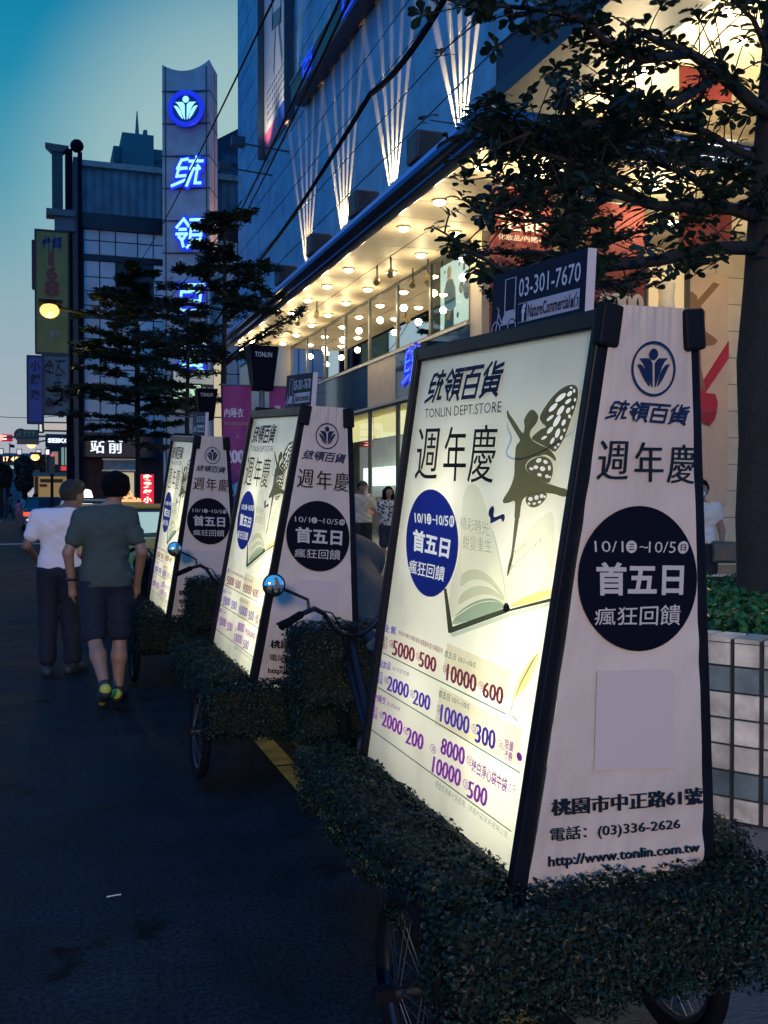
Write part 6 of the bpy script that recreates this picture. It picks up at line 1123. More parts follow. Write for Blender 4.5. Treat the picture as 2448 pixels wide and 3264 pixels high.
# crowd at the crossing
def walker(px, py, label, H, sh, lg, rz=0, slv=.5, to=.9, hair='short', J={}, fc=False):
    g = atZ(px, py, 0); person(label, (g.x, g.y, 0), R(rz), H, J, skin_t, (hair_m, hair), (mat(*sh), .94, slv, .02), (mat(*lg), to, .02), (shoe_d,), fc, .024, None, None, 'people crossing the road far ahead')
walker(82, 1676, 'woman in light blue top and orange shorts standing behind the dark car', 1.62, ('light blue top', (.16, .3, .38), .8), ('orange shorts', (.5, .13, .02), .8), 5, .5, .75, 'long')
walker(60, 1668, 'child in a pink dress beside the woman in orange shorts', 1.3, ('pink top', (.4, .16, .26), .8), ('pink skirt', (.36, .14, .24), .8), 0, .4, .6)
walker(30, 1650, 'striding man in dark clothes leaning forward at the left edge', 1.7, ('dark green top', (.03, .05, .05), .8), ('dark trousers', (.015, .02, .03), .8), -70, .8, 1.9, 'short', dict(kneeL=(-.1, .2, .52), ankL=(-.1, .3, .1), toeL=(-.1, .45, .05), ankR=(.1, -.35, .12), kneeR=(.1, -.05, .5), toeR=(.1, -.2, .04), head=(0, .14, 1.6), chest=(0, .08, 1.27), shL=(-.18, .1, 1.41), shR=(.18, .1, 1.41), neck=(0, .1, 1.43)))
walker(112, 1672, 'person in dark clothes with big dark hair standing left of the dark car', 1.66, ('black top', (.012, .014, .02), .8), ('black skirt', (.01, .012, .016), .8), 10, .6, 1.8, 'long')
walker(8, 1638, 'person in a red top far off at the left edge', 1.65, ('red top', (.4, .03, .05), .8), ('dark trousers', (.015, .02, .03), .8), 0, .6, 1.9)
g = atZ(413, 1690, 0)
person('woman in a white top with backpack straps standing far off before the lit doorway', (atY(407, 1600, 36).x, 36, 0), R(176), 1.62, {}, skin_m, (hair_m, 'long'), (mat('white top'), .94, .4, .018), (jean, 1.9, .016), (shoe_d,), True, .022, lambda o, P, s, F_: MB().bar(P['shL']+np.array([.05, .09, .02]), P['chest']+np.array([-.1, .14, -.15]), .04, .02).bar(P['shR']+np.array([-.05, .09, .02]), P['chest']+np.array([.1, .14, -.15]), .04, .02).build('straps', shoe_d, o))

# ================================================================== VEHICLES
def sedan(label, loc, rz, L_, W, H, paint_m, glass_m, cat='car', name='parked_car', lit=False):
    """local: y forwards, rear bumper at y=0"""
    o = thing(name, label, cat, loc, rz); hw = W/2
    b = MB(); prof = [(0, .32), (-.02, .62), (.04, .92), (.12, .99), (.75, 1.02), (L_-1.25, 1.0), (L_-.35, .86), (L_-.05, .66), (L_, .35)]
    secs = []
    for y, z in prof: secs.append((y, z))
    n = len(prof); xs = [(-1, .2), (-1, .6), (-.97, .86), (-.86, 1.0), (-.4, 1.03), (.4, 1.03), (.86, 1.0), (.97, .86), (1, .6), (1, .2)]
    vs = []
    for i, (y, z) in enumerate(prof):
        tp = .86 if i in (0, n-1) else .93 if i in (1, n-2) else 1
        for x, fz in xs: vs.append((x*hw*tp, y, .22+(z-.22)*max(0, (fz-.2)/.83)))
    k = len(xs); b.add(vs, [(i*k+j, i*k+j+1, (i+1)*k+j+1, (i+1)*k+j) for i in range(n-1) for j in range(k-1)]+[tuple(range(k-1, -1, -1)), tuple((n-1)*k+j for j in range(k))])
    for i in range(n-1): pass
    body = b.build('body', paint_m, o, smooth=50)
    g = MB(); y0, y1, y2, y3 = .62, 1.18, L_-2.25, L_-1.45; zb, zt = 1.0, H-.06
    P4 = [(-hw*.9, y0, zb), (hw*.9, y0, zb), (hw*.74, y1, zt), (-hw*.74, y1, zt), (-hw*.9, y3, zb), (hw*.9, y3, zb), (hw*.74, y2, zt), (-hw*.74, y2, zt)]
    g.add(P4, [(0, 1, 2, 3), (5, 4, 7, 6), (1, 5, 6, 2), (4, 0, 3, 7)]); g.build('windows', glass_m, o)
    r = MB(); r.box(-hw*.74, hw*.74, y1-.03, y2+.03, zt-.01, H); ro = r.build('roof', paint_m, o, bevel=.03)
    p = MB()
    for i, j in ((0, 3), (1, 2), (4, 7), (5, 6)): p.bar(P4[i], P4[j], .075, .06)
    p.bar(P4[0], P4[1], .04, .03); p.build('pillars', paint_m, o, bevel=.01)
    for x in (-hw*.93, hw*.93):
        for y in (.85, L_-.85):
            wv = MB().ring((0, 0, 0), .24, .075, 'x', 28, 8).build('wheel', rubber, o, smooth=True); wv.location = (x, y, .31)
            MB().tube([(-.05, 0, 0), (.05, 0, 0)], .18, 18).build('rim', steel, wv, smooth=40)
    for x in (-1, 1):
        tl = MB(); tl.box(x*hw*.78-.14, x*hw*.78+.14, -.05, .06, .66, .84); tl.build('tail_light', glow('tail lamp', (1, .07, .02), 1.6 if lit else .25) if lit else mat('tail lamp off', (.3, .01, .01), .2, emit=(.6, .02, .02), es=.12), o, bevel=.03)
    m = MB(); m.box(-.19, .19, -.045, -.02, .52, .68); m.build('number_plate', mat('plate blank', (.55, .55, .52), .5), o)
    m = MB(); m.box(-hw*.92, hw*.92, -.08, .08, .28, .48); m.build('bumper', paint_m, o, bevel=.03)
    return o
yellow = mat('taxi yellow paint', (.55, .30, .03), .25, coat=.5); car_gl = mat('car glass', (.012, .05, .065), .05, spec=.7)
tx = sedan('yellow taxi with a lit roof sign numbered 085, parked ahead of the tricycles', (1.06, 12.75, 0), R(-1), 4.5, 1.72, 1.44, yellow, car_gl, 'taxi', 'parked_taxi')
sgn = MB(); sgn.prism([(-.24, 0), (.24, 0), (.22, .05), (.13, .07), (.08, .16), (-.08, .16), (-.13, .07), (-.22, .05)], lambda x, z, d: (x, 2.0+d, 1.46+z), -.06, .06)
so_ = sgn.build('roof_sign', mat('taxi sign', (.7, .4, .15), .4, emit=(1, .52, .2), es=1.0), tx, bevel=.012)
m = MB(); put(m, '085', flat((-.075, 1.937, 1.56), (.15, 0, 0), (0, 0, .042)), .02); put(m, 'T A X I', flat((-.17, 1.937, 1.495), (.34, 0, 0), (0, 0, .04)), .02); m.build('lettering', mat('sign brown', (.1, .02, .01), .6), so_)
MB().box(-.26, .26, 1.93, 2.07, 1.435, 1.462).build('sign_base', yellow, tx, bevel=.01)
st_ = MB(); st_.prism([(.15, 1.06), (.36, 1.07), (.46, 1.33), (.12, 1.33)], lambda x, z, d: (x, .60+(z-1.0)*1.47+d-.02, z), -.004, 0); st_.build('window_sticker', mat('lit sticker', (.6, .75, .55), .5, emit=(.7, .9, .6), es=.35), tx)
g = atZ(160, 1700, 0)
sedan('dark car with one lit red tail lamp waiting near the crossing', (atY(140, 1600, 46).x, 46, 0), R(0), 4.5, 1.8, 1.5, mat('navy car paint', (.012, .018, .04), .2, coat=.6), car_gl, lit=True)
t2x = sedan('second car with a white lit roof lamp ahead of the man in shorts', (atY(288, 1600, 27).x, 27, 0), 0, 4.5, 1.75, 1.46, mat('silver car paint', (.3, .32, .34), .25, coat=.5), car_gl)
m = MB(); m.prism([(-.16, 0), (.16, 0), (.1, .2), (-.06, .24), (-.12, .2)], lambda x, z, d: (x, 2+d, 1.5+z), -.07, .07); m.build('roof_lamp', glow('white roof lamp', (1, .98, .9), 2.2), t2x, bevel=.02)
m = MB(); m.box(-.7, -.18, 1.95, 2.05, 1.47, 1.56); m.build('red_light_bar', mat('red bar', (.4, .01, .03), .4, emit=(.9, .02, .08), es=.3), t2x)
# ================================================================== PYLON
def rect(px0, py0, px1, py1, Y): a = atY(px0, py1, Y); b = atY(px1, py0, Y); return a.x, b.x, a.z, b.z
PYY = 45.0
x0, x1, zb, zt = rect(519, 215, 668, 1580, PYY)
py = thing('sign_pylon', 'tall pale stone pylon with blue neon emblem and characters rising beside the store', 'pylon', ((x0+x1)/2, PYY, 0), R(-22)); W = x1-x0; hw = W/2
stone = mat('pale pylon stone', (.62, .52, .5), .7, var=.18, vscale=1.5, bump=.2, bscale=8); seam = mat('stone seam', (.1, .1, .12), .8)
b = MB(); n = 10; D = 1.6
top = [zt-.32*(1-((i/n-.5)*2)**2)+.18*(i/n) for i in range(n+1)]
fr = [(-hw+W*i/n, .12*(1-((i/n-.5)*2)**2), top[i]) for i in range(n+1)]
vs = [(x, y, 0) for x, y, z in fr]+fr+[(x, D, 0) for x, y, z in fr]+[(x, D, z) for x, y, z in fr]; k = n+1
b.add(vs, [(i, i+1, k+i+1, k+i) for i in range(n)]+[(3*k+i, 3*k+i+1, 2*k+i+1, 2*k+i) for i in range(n)]+[(k+i, k+i+1, 3*k+i+1, 3*k+i) for i in range(n)]+[(0, k, 3*k, 2*k), (n, 2*k+n, 3*k+n, k+n)])
b.build('shaft', stone, py)
m = MB(); z = zt-1.2
while z > 3:
    m.box(-hw-.01, hw+.012, -.012, .13, z, z+.05); m.box(hw, hw+.012, 0, D, z, z+.05); z -= 1.42
m.box(-hw+.12, -hw+.16, -.02, .06, 0, zt-.1); m.box(hw-.16, hw-.12, -.02, .06, 0, zt-.1); m.box(hw, hw+.012, .95, 1.0, 0, zt); m.build('seams', seam, py)
neon_b = glow('blue halo neon', (.005, .02, .95), 1.0); neon_w = glow('ice blue neon', (.38, .92, 1), 1.15)
def glyph(ch, cx, cy_, size, nm):
    c = atY(cx, cy_, PYY); s = size*c.y*0+size/3200*(c-CP).dot(_f); ox = c.x-py.location.x
    g = lambda d: (lambda x, y: (ox+(x-.5)*s, -.12-d, c.z+(y-.5)*s*1.08))
    h = MB(); strokes(h, ch, g(0), .25, 0, .12); ho = h.build(nm, neon_b, py)
    h = MB(); strokes(h, ch, g(.1), .105, 0, .12); h.build('neon_tube', neon_w, ho)
glyph(TONG, 604, 553, 84, 'neon_character'); glyph(LING, 606, 747, 84, 'neon_character'); glyph(BAI, 610, 952, 82, 'neon_character'); glyph(HUO, 616, 1138, 84, 'neon_character')
c = atY(598, 355, PYY); s = 98/3200*47.5; ox = c.x-py.location.x
h = MB(); h.tube([(ox, -.28, c.z), (ox, .05, c.z)], s*.5, 40); eo = h.build('emblem_disc', mat('emblem navy', (.01, .02, .12), .5, emit=(.0, .015, .25), es=.5), py, smooth=40)
h = MB(); h.ring((ox, -.3, c.z), s*.48, .11, 'y', 48, 8); h.build('emblem_ring', glow('deep blue ring', (.01, .03, .95), .85), eo, smooth=True)
h = MB(); emblem(h, lambda x, y: (ox+(x-.5)*s, -.32, c.z+(y-.5)*s*1.02), 0, False); h.build('emblem_leaves', neon_w, eo)
l = lamp('pylon_wash', 'SPOT', (hw+2.0, .8, 9.0), 1500, (1, .6, .36), py, spot_size=R(50), spot_blend=.8, shadow_soft_size=.3); aim(l, (-1.2, 0, 5))

# ================================================================== WHITE GRIDDED BUILDING AT THE CORNER
BY = 50.0
x0, x1, zb, zt = rect(262, 530, 545, 1580, BY)
gb = thing('corner_building', 'white tiled corner building with gridded front, dark openings and a corrugated metal top', 'building', (x0, BY, 0))
def bz(y): return atY(400, y, BY).z
def bx_(x): return atY(x, 1200, BY).x-x0
WW = 12.0
tilew = mat('white tile front', (.74, .78, .82), .45, var=.16, vscale=.7); dkj = mat('dark blue joint', (.02, .05, .09), .6); dark_o = mat('dark opening', (.006, .009, .02), .3)
m = MB(); m.box(0, WW, .03, 9, 0, bz(545)); m.build('wall', dkj, gb)
m = MB(); xs = [bx_(v) for v in (268, 319, 370, 440, 490, 545)]+[bx_(545)+1.1*k for k in range(1, 5)]; zs_ = [bz(v) for v in (1382, 1342, 1275, 1230, 1180, 1085, 1020, 980, 935, 890, 838)]; zs2 = [bz(v) for v in (820, 775, 740)]
rd = random.Random(2); pnl = MB()
for zz in (zs_, zs2):
    for za, zc in zip(zz[:-1], zz[1:]):
        for xa, xb in zip(xs[:-1], xs[1:]):
            if zc > bz(985) and zc < bz(830) and xa > bx_(360) and xb < bx_(500): continue
            d = rd.uniform(0, .015); pnl.box(xa+.03, xb-.03, -.02-d, .03, za+.03, zc-.03)
pnl.build('tile_cladding', tilew, gb)
m = MB(); m.box(bx_(372), bx_(452), -.05, .02, bz(975), bz(840)); m.build('opening', dark_o, gb)
m = MB(); m.box(-.1, WW, -.25, .03, bz(740), bz(692)); m.build('dark_ledge', dark_o, gb); m = MB(); m.box(0, WW, -.12, .03, bz(838), bz(820)); m.build('dark_ledge', dark_o, gb)
m = MB(); nx = 60
for i in range(nx):
    xa = -.1+WW*i/nx; xb = xa+WW/nx
    m.quad((xa, -.05-.06*(i % 2), bz(690)), (xb, -.05-.06*((i+1) % 2), bz(690)), (xb, -.05-.06*((i+1) % 2), bz(548)), (xa, -.05-.06*(i % 2), bz(548)))
m.build('corrugated_top', mat('corrugated blue metal', (.10, .20, .26), .45, var=.35, vscale=1.1), gb)
m = MB(); m.box(-.3, WW, -.35, .5, bz(548), bz(530)); m.build('parapet', mat('pale parapet', (.3, .36, .36), .7, var=.3), gb)
# shop sign with white characters, shops below
sgb = thing('shop_sign', 'black shop sign with glowing white characters on the gridded building', 'sign', (bx_(245)+x0, BY-.9, bz(1462))); h_ = bz(1385)-bz(1462); wdt = bx_(490)-bx_(245)
m = MB(); m.box(0, wdt, 0, .5, 0, h_); m.build('box', mat('black sign face', (.008, .01, .03), .35), sgb, bevel=.03)
wneon = glow('white blue neon', (.75, .85, 1), 1.4)
m = MB()
for s, u in (('站', .16), ('前', .39)): put(m, s, flat((wdt*u, -.02, h_*.18), (wdt*.17, 0, 0), (0, 0, h_*.62)), .0, 0, .03)
m.build('letters', wneon, sgb)
m = MB(); m.box(bx_(225), WW, -.3, 0, .0, bz(1465)); m.build('ground_floor', mat('dark red brick front', (.08, .03, .03), .8, var=.3), gb)
x_, xx_, z_, zz_ = rect(330, 1466, 432, 1498, BY-.5)
sg2 = thing('shop_sign', 'pale blue grey signboard with faint blossoms below the black shop sign', 'sign', (x_, BY-.5, z_))
m = MB(); m.box(0, xx_-x_, 0, .1, 0, zz_-z_); m.build('board', mat('pale signboard', (.3, .36, .38), .5, var=.4, vscale=2.5), sg2)
m = MB(); m.box(-.06, xx_-x_+.06, -.04, 0, -.06, .02); m.box(-.06, xx_-x_+.06, -.04, 0, zz_-z_-.02, zz_-z_+.06); m.build('trim', mat('pale ledge'), sg2)
x_, xx_, z_, zz_ = rect(384, 1506, 427, 1580, BY-.32)
m = MB(); m.box(x_-x0, xx_-x0, -.33, -.3, .3, zz_); m.build('lit_doorway', mat('lit doorway', (.6, .5, .3), .5, emit=(1, .8, .5), es=.45), gb)
m = MB(); m.box(x_-x0-.1, x_-x0, -.38, -.3, .1, zz_+.1); m.box(xx_-x0, xx_-x0+.1, -.38, -.3, .1, zz_+.1); m.box(x_-x0+.3, x_-x0+.36, -.36, -.33, .3, zz_-.2); m.build('door_frame', mat('brown frame', (.05, .03, .02), .5), gb)
x_, xx_, z_, zz_ = rect(450, 1512, 490, 1620, 34)
led = thing('led_sign', 'upright red LED parking fee sign with glowing characters', 'sign', (x_, 34, 0))
m = MB(); m.box(0, xx_-x_, 0, .2, z_, zz_); m.build('cabinet', mat('red led field', (.2, .005, .01), .5, emit=(1, .01, .06), es=.75), led)
m = MB(); hh = (zz_-z_)/4.6
for i, s in enumerate('收費每小時'): 
    if i == 4: continue
    put(m, s, flat((.06, -.02, zz_-hh*(i+1)+.03), (xx_-x_-.12, 0, 0), (0, 0, hh*.86)), .05)
m.build('characters', glow('led white', (1, .85, .7), 1.6), led); m = MB(); m.box(.1, xx_-x_-.1, .05, .15, 0, z_); m.build('leg', mat('grey post'), led)
# dark sign tower and projecting signs on the corner
x_, xx_, z_, zz_ = rect(214, 478, 262, 1580, 47)
tw = thing('sign_tower', 'tall black sign tower rising at the corner left of the gridded building', 'sign tower', (x_, 47, 0)); w2 = xx_-x_
m = MB(); m.box(0, w2*.42, 0, 1.2, 0, zz_); m.build('column', mat('black tower', (.005, .008, .016), .7, spec=.05), tw); m = MB(); m.box(w2*.46, w2*.72, .1, 1, 0, zz_-.3); m.build('column', mat('blue grey tower', (.03, .06, .09), .5), tw); m = MB(); m.box(w2*.74, w2, 0, 1.2, 0, zz_-.1); m.build('column', mat('black tower'), tw)
m = MB(); m.ball((w2*.7, .3, zz_+.25), .3); m.build('camera_dome', mat('black tower'), tw)
def sign(px, Y, label, face, words_, name='hanging_sign', th=.35, txt=None, frame=None, trim=True):
    x_, xx_, z_, zz_ = rect(*px, Y); o = thing(name, label, 'sign', (x_, Y, z_)); w_, h_ = xx_-x_, zz_-z_
    m = MB(); m.box(0, w_, 0, th, 0, h_); m.build('board', face, o, bevel=.02)
    if words_:
        m = MB()
        for s, u0, u1, v0, v1, mi, bd in words_: put(m, s, flat((w_*u0, -.03, h_*v0), (w_*(u1-u0), 0, 0), (0, 0, h_*(v1-v0))), bd, mi)
        m.build('lettering', txt, o)
    if trim:
        m = MB()
        m.box(-.05, w_+.05, -.05, th, -.06, 0); m.box(-.05, w_+.05, -.05, th, h_, h_+.06); m.box(-.06, 0, -.05, th, 0, h_); m.box(w_, w_+.06, -.05, th, 0, h_); m.build('trim', frame or mat('dark sign trim', (.02, .03, .05), .5), o)
    return o
sA = sign((166, 488, 200, 668, 46), 47.0, 'narrow dark vertical sign with a winged cap at the very top left', mat('dim green sign', (.02, .05, .06), .5), [('金', .2, .8, .74, .86, 0, .0), ('蘭', .2, .8, .58, .7, 0, 0), ('之', .2, .8, .42, .54, 0, 0), ('家', .2, .8, .26, .38, 0, 0)], txt=mat('dim lettering', (.05, .12, .13), .6)) if False else None
x_, xx_, z_, zz_ = rect(166, 488, 200, 668, 47)
o = thing('hanging_sign', 'narrow dark vertical sign with flared caps at the top left of the corner', 'sign', (x_, 46.9, z_)); w_, h_ = xx_-x_, zz_-z_
m = MB(); m.box(0, w_, 0, .4, 0, h_); m.build('board', mat('dim green sign', (.02, .05, .06), .5), o)
m = MB(); m.add([(-.28, -.2, h_+.3), (w_+.25, -.2, h_+.25), (w_+.25, .6, h_+.25), (-.28, .6, h_+.3), (.0, -.1, h_), (w_, -.1, h_), (w_, .5, h_), (0, .5, h_)], [(0, 1, 2, 3), (7, 6, 5, 4), (0, 4, 5, 1), (1, 5, 6, 2), (2, 6, 7, 3), (3, 7, 4, 0)]); m.box(-.25, w_+.5, -.2, .6, -.3, -.02); m.box(.1, w_+.5, 0, .4, -.9, -.3); m.build('cap', mat('grey cap', (.1, .14, .16), .6), o)
m = MB()
for i in range(5):
    y = h_*(.78-.17*i); strokes(m, [[(.2, .9), (.8, .9)], [(.5, 1), (.5, .1)], [(.2, .5), (.8, .5)], [(.25, .1), (.75, .1)], [(.3, .4), (.2, .2)], [(.7, .4), (.8, .2)]], lambda a, b, y=y: (w_*a, -.02, y+h_*.13*b), .07)
m.build('lettering', mat('dim lettering', (.05, .13, .14), .6), o)
gold = mat('faded yellow sign', (.26, .22, .05), .55, var=.2, vscale=1.5)
o = sign((116, 742, 216, 1122), 46.5, 'faded yellow vertical sign with a large red 168', gold, [('1', .38, .56, .72, .84, 0, .05), ('6', .30, .68, .60, .715, 0, .05), ('8', .25, .74, .46, .6, 0, .05), ('村', .4, .75, .11, .19, 1, .02)], txt=[mat('faded red paint', (.26, .05, .03), .6), mat('pale paint', (.3, .3, .25), .6)])
m = MB(); w_ = (atY(216, 900, 46.5)-atY(116, 900, 46.5)).x; hh = atY(0, 742, 46.5).z-atY(0, 1122, 46.5).z
strokes(m, [[(.2, .93), (.45, .96)], [(.3, .98), (.25, .89)], [(.4, .97), (.42, .89)], [(.52, .95), (.8, .97)], [(.6, .98), (.55, .88)], [(.75, .97), (.78, .88)], [(.55, .91), (.8, .92)]], lambda a, b: (w_*a, -.03, hh*b), .035); m.build('script', mat('blue script', (.02, .05, .2), .6), o)
sign((106, 770, 117, 915), 46.8, 'thin red sign edge behind the faded yellow sign', mat('red sign', (.3, .015, .02), .5), None)
o = sign((137, 1136, 218, 1318), 46.3, 'blue grey sign with dark characters and paddles below the yellow sign', mat('blue grey sign', (.07, .14, .19), .5, var=.2), [('小', .3, .7, .78, .94, 0, .03), ('打', .32, .66, .62, .76, 0, .02), ('包', .34, .64, .48, .6, 0, .02), ('飯', .34, .64, .36, .47, 0, .02), ('世', .36, .62, .26, .35, 0, .02), ('界', .36, .62, .15, .25, 0, .02)][:0], txt=dkj)
w_ = (atY(218, 1200, 46.3)-atY(137, 1200, 46.3)).x; hh = atY(0, 1136, 46.3).z-atY(0, 1318, 46.3).z; g = lambda a, b: (w_*a, -.03, hh*b)
m = MB(); strokes(m, [[(.05, .8), (.3, .95)], [(.3, .95), (.42, .8)], [(.15, .85), (.4, .86)], [(.28, .9), (.25, .7)], [(.1, .76), (.42, .72)], [(.5, .93), (.85, .95)], [(.7, .95), (.52, .76)], [(.58, .85), (.85, .72)], [(.5, .7), (.75, .69)], [(.62, .69), (.6, .58)], [(.45, .55), (.72, .56)], [(.45, .55), (.46, .5), (.7, .5)], [(.4, .45), (.75, .45)], [(.42, .4), (.74, .4)], [(.57, .46), (.57, .34)], [(.4, .33), (.75, .33), (.73, .24), (.42, .24)]], g, .035)
for cx, cy_, r_ in ((.24, .2, .14), (.85, .3, .16)): m.add([g(cx+r_*math.cos(t*.314), cy_+.62*r_*math.sin(t*.314)) for t in range(20)], [tuple(range(20))])
strokes(m, [[(.35, .2), (.75, .16)], [(.75, .28), (.4, .14)]], g, .06); m.build('lettering', mat('dark sign ink', (.008, .02, .035), .6), o)
o = sign((90, 1138, 135, 1346), 46.0, 'blue vertical sign panel with dark and red characters at the far left', mat('blue sign', (.02, .07, .3), .5), [('小', .15, .85, .78, .95, 0, .03), ('鋼', .15, .85, .58, .74, 0, .03), ('珠', .15, .85, .34, .5, 0, .03)], txt=mat('dark sign ink'))
for px, lb, cl, e_ in (((126, 1352, 136, 1375), 'small red framed lit window sign under the blue sign', (.8, .9, .8), .8), ((138, 1350, 216, 1370), 'pale lit sign strip under the blue grey sign', (.7, .62, .6), .7)):
    sign(px, 47.5, lb, glow('lit sign '+lb[:9], cl, e_), None, 'lit_sign')
o = sign((148, 1388, 230, 1421), 60, 'dark blue shop sign with glowing white block capitals', mat('dark blue sign', (.006, .012, .06), .4), [('SEIKO', .05, .95, .28, .72, 0, .055)], 'shop_sign', txt=wneon)
for px, Y, lb, c_, e_ in (((217, 1412, 236, 1448), 52, 'slanting pink and white lit sign beside the sign tower', (.5, .55, .9), .9), ((146, 1433, 157, 1449), 62, 'small white lit letter sign left of the shop sign', (.9, .9, 1), 1.2), ((194, 1486, 219, 1500), 58, 'small red lit shop sign with a white mark', (.8, .05, .06), .9), ((0, 1431, 9, 1447), 90, 'small pale lit sign at the left picture edge', (.8, .85, .9), .8), ((55, 1433, 68, 1448), 90, 'small pale lit sign over the digital clock', (.8, .85, .8), .8), ((116, 1434, 130, 1449), 85, 'small pale lit sign beside the lower street lamp', (.9, .8, .7), .7)):
    sign(px, Y, lb, glow('lit '+lb[:18], c_, e_), None, 'lit_sign', .3)
# shops of the far side street
fb = thing('far_shops', 'row of shops with dark upper floors beyond the crossing under the dark blue sign', 'building', (atY(148, 1500, 64).x, 64, 0))
wf = (atY(262, 1500, 64)-atY(148, 1500, 64)).x
m = MB(); m.box(0, wf+8, 0, 8, 0, atY(0, 1385, 64).z); m.build('wall', mat('dark far wall', (.03, .045, .06), .8, var=.4, vscale=.6), fb)
for xa, xb, ya, yb, c_ in ((165, 185, 1440, 1480, (.5, .3, .2)), (196, 204, 1425, 1485, (.3, .5, .4)), (208, 214, 1425, 1485, (.4, .6, .5)), (222, 232, 1450, 1490, (.3, .4, .4)), (237, 250, 1490, 1530, (.5, .4, .25))):
    a, b, c, d = rect(xa, ya, xb, yb, 63.9); m = MB(); m.box(a-fb.location.x, b-fb.location.x, -.15, -.05, c, d); m.build('lit_window', mat('far lit window %d' % xa, c_, .5, emit=c_, es=.5), fb)
lo = thing('low_building', 'low yellow lit kiosk building with a flat grey roof at the crossing', 'building', (atY(108, 1500, 58).x, 58, 0))
a, b, c, d = rect(108, 1515, 235, 1580, 58); ax = lo.location.x
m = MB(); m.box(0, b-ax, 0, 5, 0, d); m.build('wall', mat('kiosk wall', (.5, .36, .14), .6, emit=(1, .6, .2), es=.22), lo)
a2, b2, c2, d2 = rect(104, 1507, 235, 1518, 57.8); m = MB(); m.box(a2-ax, b2-ax, -.4, 5, c2, d2); m.build('roof', mat('grey roof', (.2, .26, .27), .7), lo)
for px in ((126, 1543, 150, 1552), (128, 1527, 200, 1538), (110, 1520, 122, 1600)):
    a2, b2, c2, d2 = rect(*px, 57.9); m = MB(); m.box(a2-ax, b2-ax, -.12, -.02, max(c2, .05), d2); m.build('window', mat('dark kiosk window', (.05, .03, .025), .4), lo)
a2, b2, c2, d2 = rect(107, 1498, 126, 1507, 57.8); m = MB(); m.box(a2-ax, b2-ax, 0, 1, d-.1, d2); m.build('roof_box', mat('grey roof'), lo)
# station with a digital clock at the end of the street
st = thing('station_building', 'distant low building with a digital clock at the end of the street', 'building', (atY(-400, 1500, 130).x, 130, 0)); sx = st.location.x
a, b, c, d = rect(-400, 1456, 64, 1580, 130); m = MB(); m.box(0, b-sx, 0, 14, 0, d); m.build('wall', mat('far grey wall', (.10, .13, .16), .8, var=.3, vscale=.2), st)
a, b, c, d = rect(-400, 1446, 120, 1457, 130); m = MB(); m.box(0, b-sx, -.6, 14, c, d); m.build('roof', mat('far roof', (.2, .22, .26), .8), st)
a, b, c, d = rect(-120, 1454, 62, 1473, 129); m = MB(); m.box(a-sx, b-sx, -1.4, -.9, c, d); ck = m.build('clock_board', mat('clock board', (.04, .006, .006), .5), st)
m = MB()
for s, xa, xb in (('1', 11, 14), ('7', 19, 28), ('4', 35, 46), ('8', 48, 60)):
    a, b, c, d = rect(xa, 1456, xb, 1471, 129); put(m, s, flat((a-sx, -1.45, c), (b-a, 0, 0), (0, 0, d-c)), .05)
m.build('digits', glow('clock digits', (1, .62, .25), 2.2), ck)
for px in ((8, 1484, 56, 1494), (-60, 1484, -2, 1494)):
    a, b, c, d = rect(*px, 129); m = MB(); m.box(a-sx, b-sx, -1.0, -.5, c, d); m.build('lit_window', mat('station window', (.4, .55, .5), .5, emit=(.6, .85, .7), es=.5), st)
# flag, signals, road signs, lamps
fl = thing('flag', 'small dark red flag on a thin pole above the digital clock building', 'flag', atY(31, 1450, 128)); m = MB(); m.tube([(0, 0, 0), (0, 0, 1.45)], .06); m.build('pole', mat('grey post'), fl); m = MB(); m.quad((0, 0, .9), (.55, .1, .85), (.55, .1, 1.2), (0, 0, 1.3)); m.build('cloth', mat('flag red', (.25, .02, .05), .8), fl)
ts = thing('traffic_signal', 'horizontal traffic signal showing red at the left picture edge', 'traffic light', atY(0, 1395, 55)); q = lambda px, y: atY(px, y, 55)-ts.location
a = q(-14, 1406); b = q(40, 1385); m = MB(); m.box(a.x, b.x, 0, .25, a.z, b.z); m.build('housing', mat('signal housing', (.35, .015, .02), .5, emit=(1, .02, .06), es=.35), ts, bevel=.05)
m = MB(); m.ball(tuple(q(1, 1395)), (.16, .1, .16), 14); m.build('lamp', glow('red signal', (1, .12, .1), 5), ts, smooth=True); m = MB(); p_ = q(13, 1395); m.box(p_.x-.12, p_.x+.12, -.03, 0, p_.z-.1, p_.z+.1); m.build('countdown', glow('red digits', (1, .5, .4), 3), ts); m = MB(); m.bar(q(-14, 1395), q(236, 1388), .1); m.bar(q(236, 1388), q(237, 1580), .14); m.build('mast', mat('grey post'), ts)
rs = thing('road_sign', 'green and tan direction sign hanging over the far crossing', 'road sign', atY(88, 1395, 56)); q = lambda px, y: atY(px, y, 56)-rs.location
a = q(54, 1398); b = q(124, 1370); m = MB(); m.box(a.x, b.x, 0, .06, a.z, b.z); m.build('panel', mat('road sign green', (.06, .16, .08), .5), rs)
a2 = q(54, 1416); m = MB(); m.box(a2.x, b.x, 0, .06, a2.z, a.z); m.build('panel', mat('road sign tan', (.4, .25, .16), .5), rs)
m = MB(); strokes(m, [[(.1, .3), (.16, .8)], [(.32, .7), (.42, .7)], [(.37, .8), (.37, .3)], [(.5, .7), (.62, .7)], [(.56, .8), (.54, .3)], [(.7, .7), (.82, .7)], [(.75, .8), (.75, .3)]], lambda x, y: tuple(a+(b-a)*0+Vector(((b.x-a.x)*x, -.02, (b.z-a.z)*y))), .04); m.build('lettering', mat('sign pale', (.5, .6, .4), .6), rs)
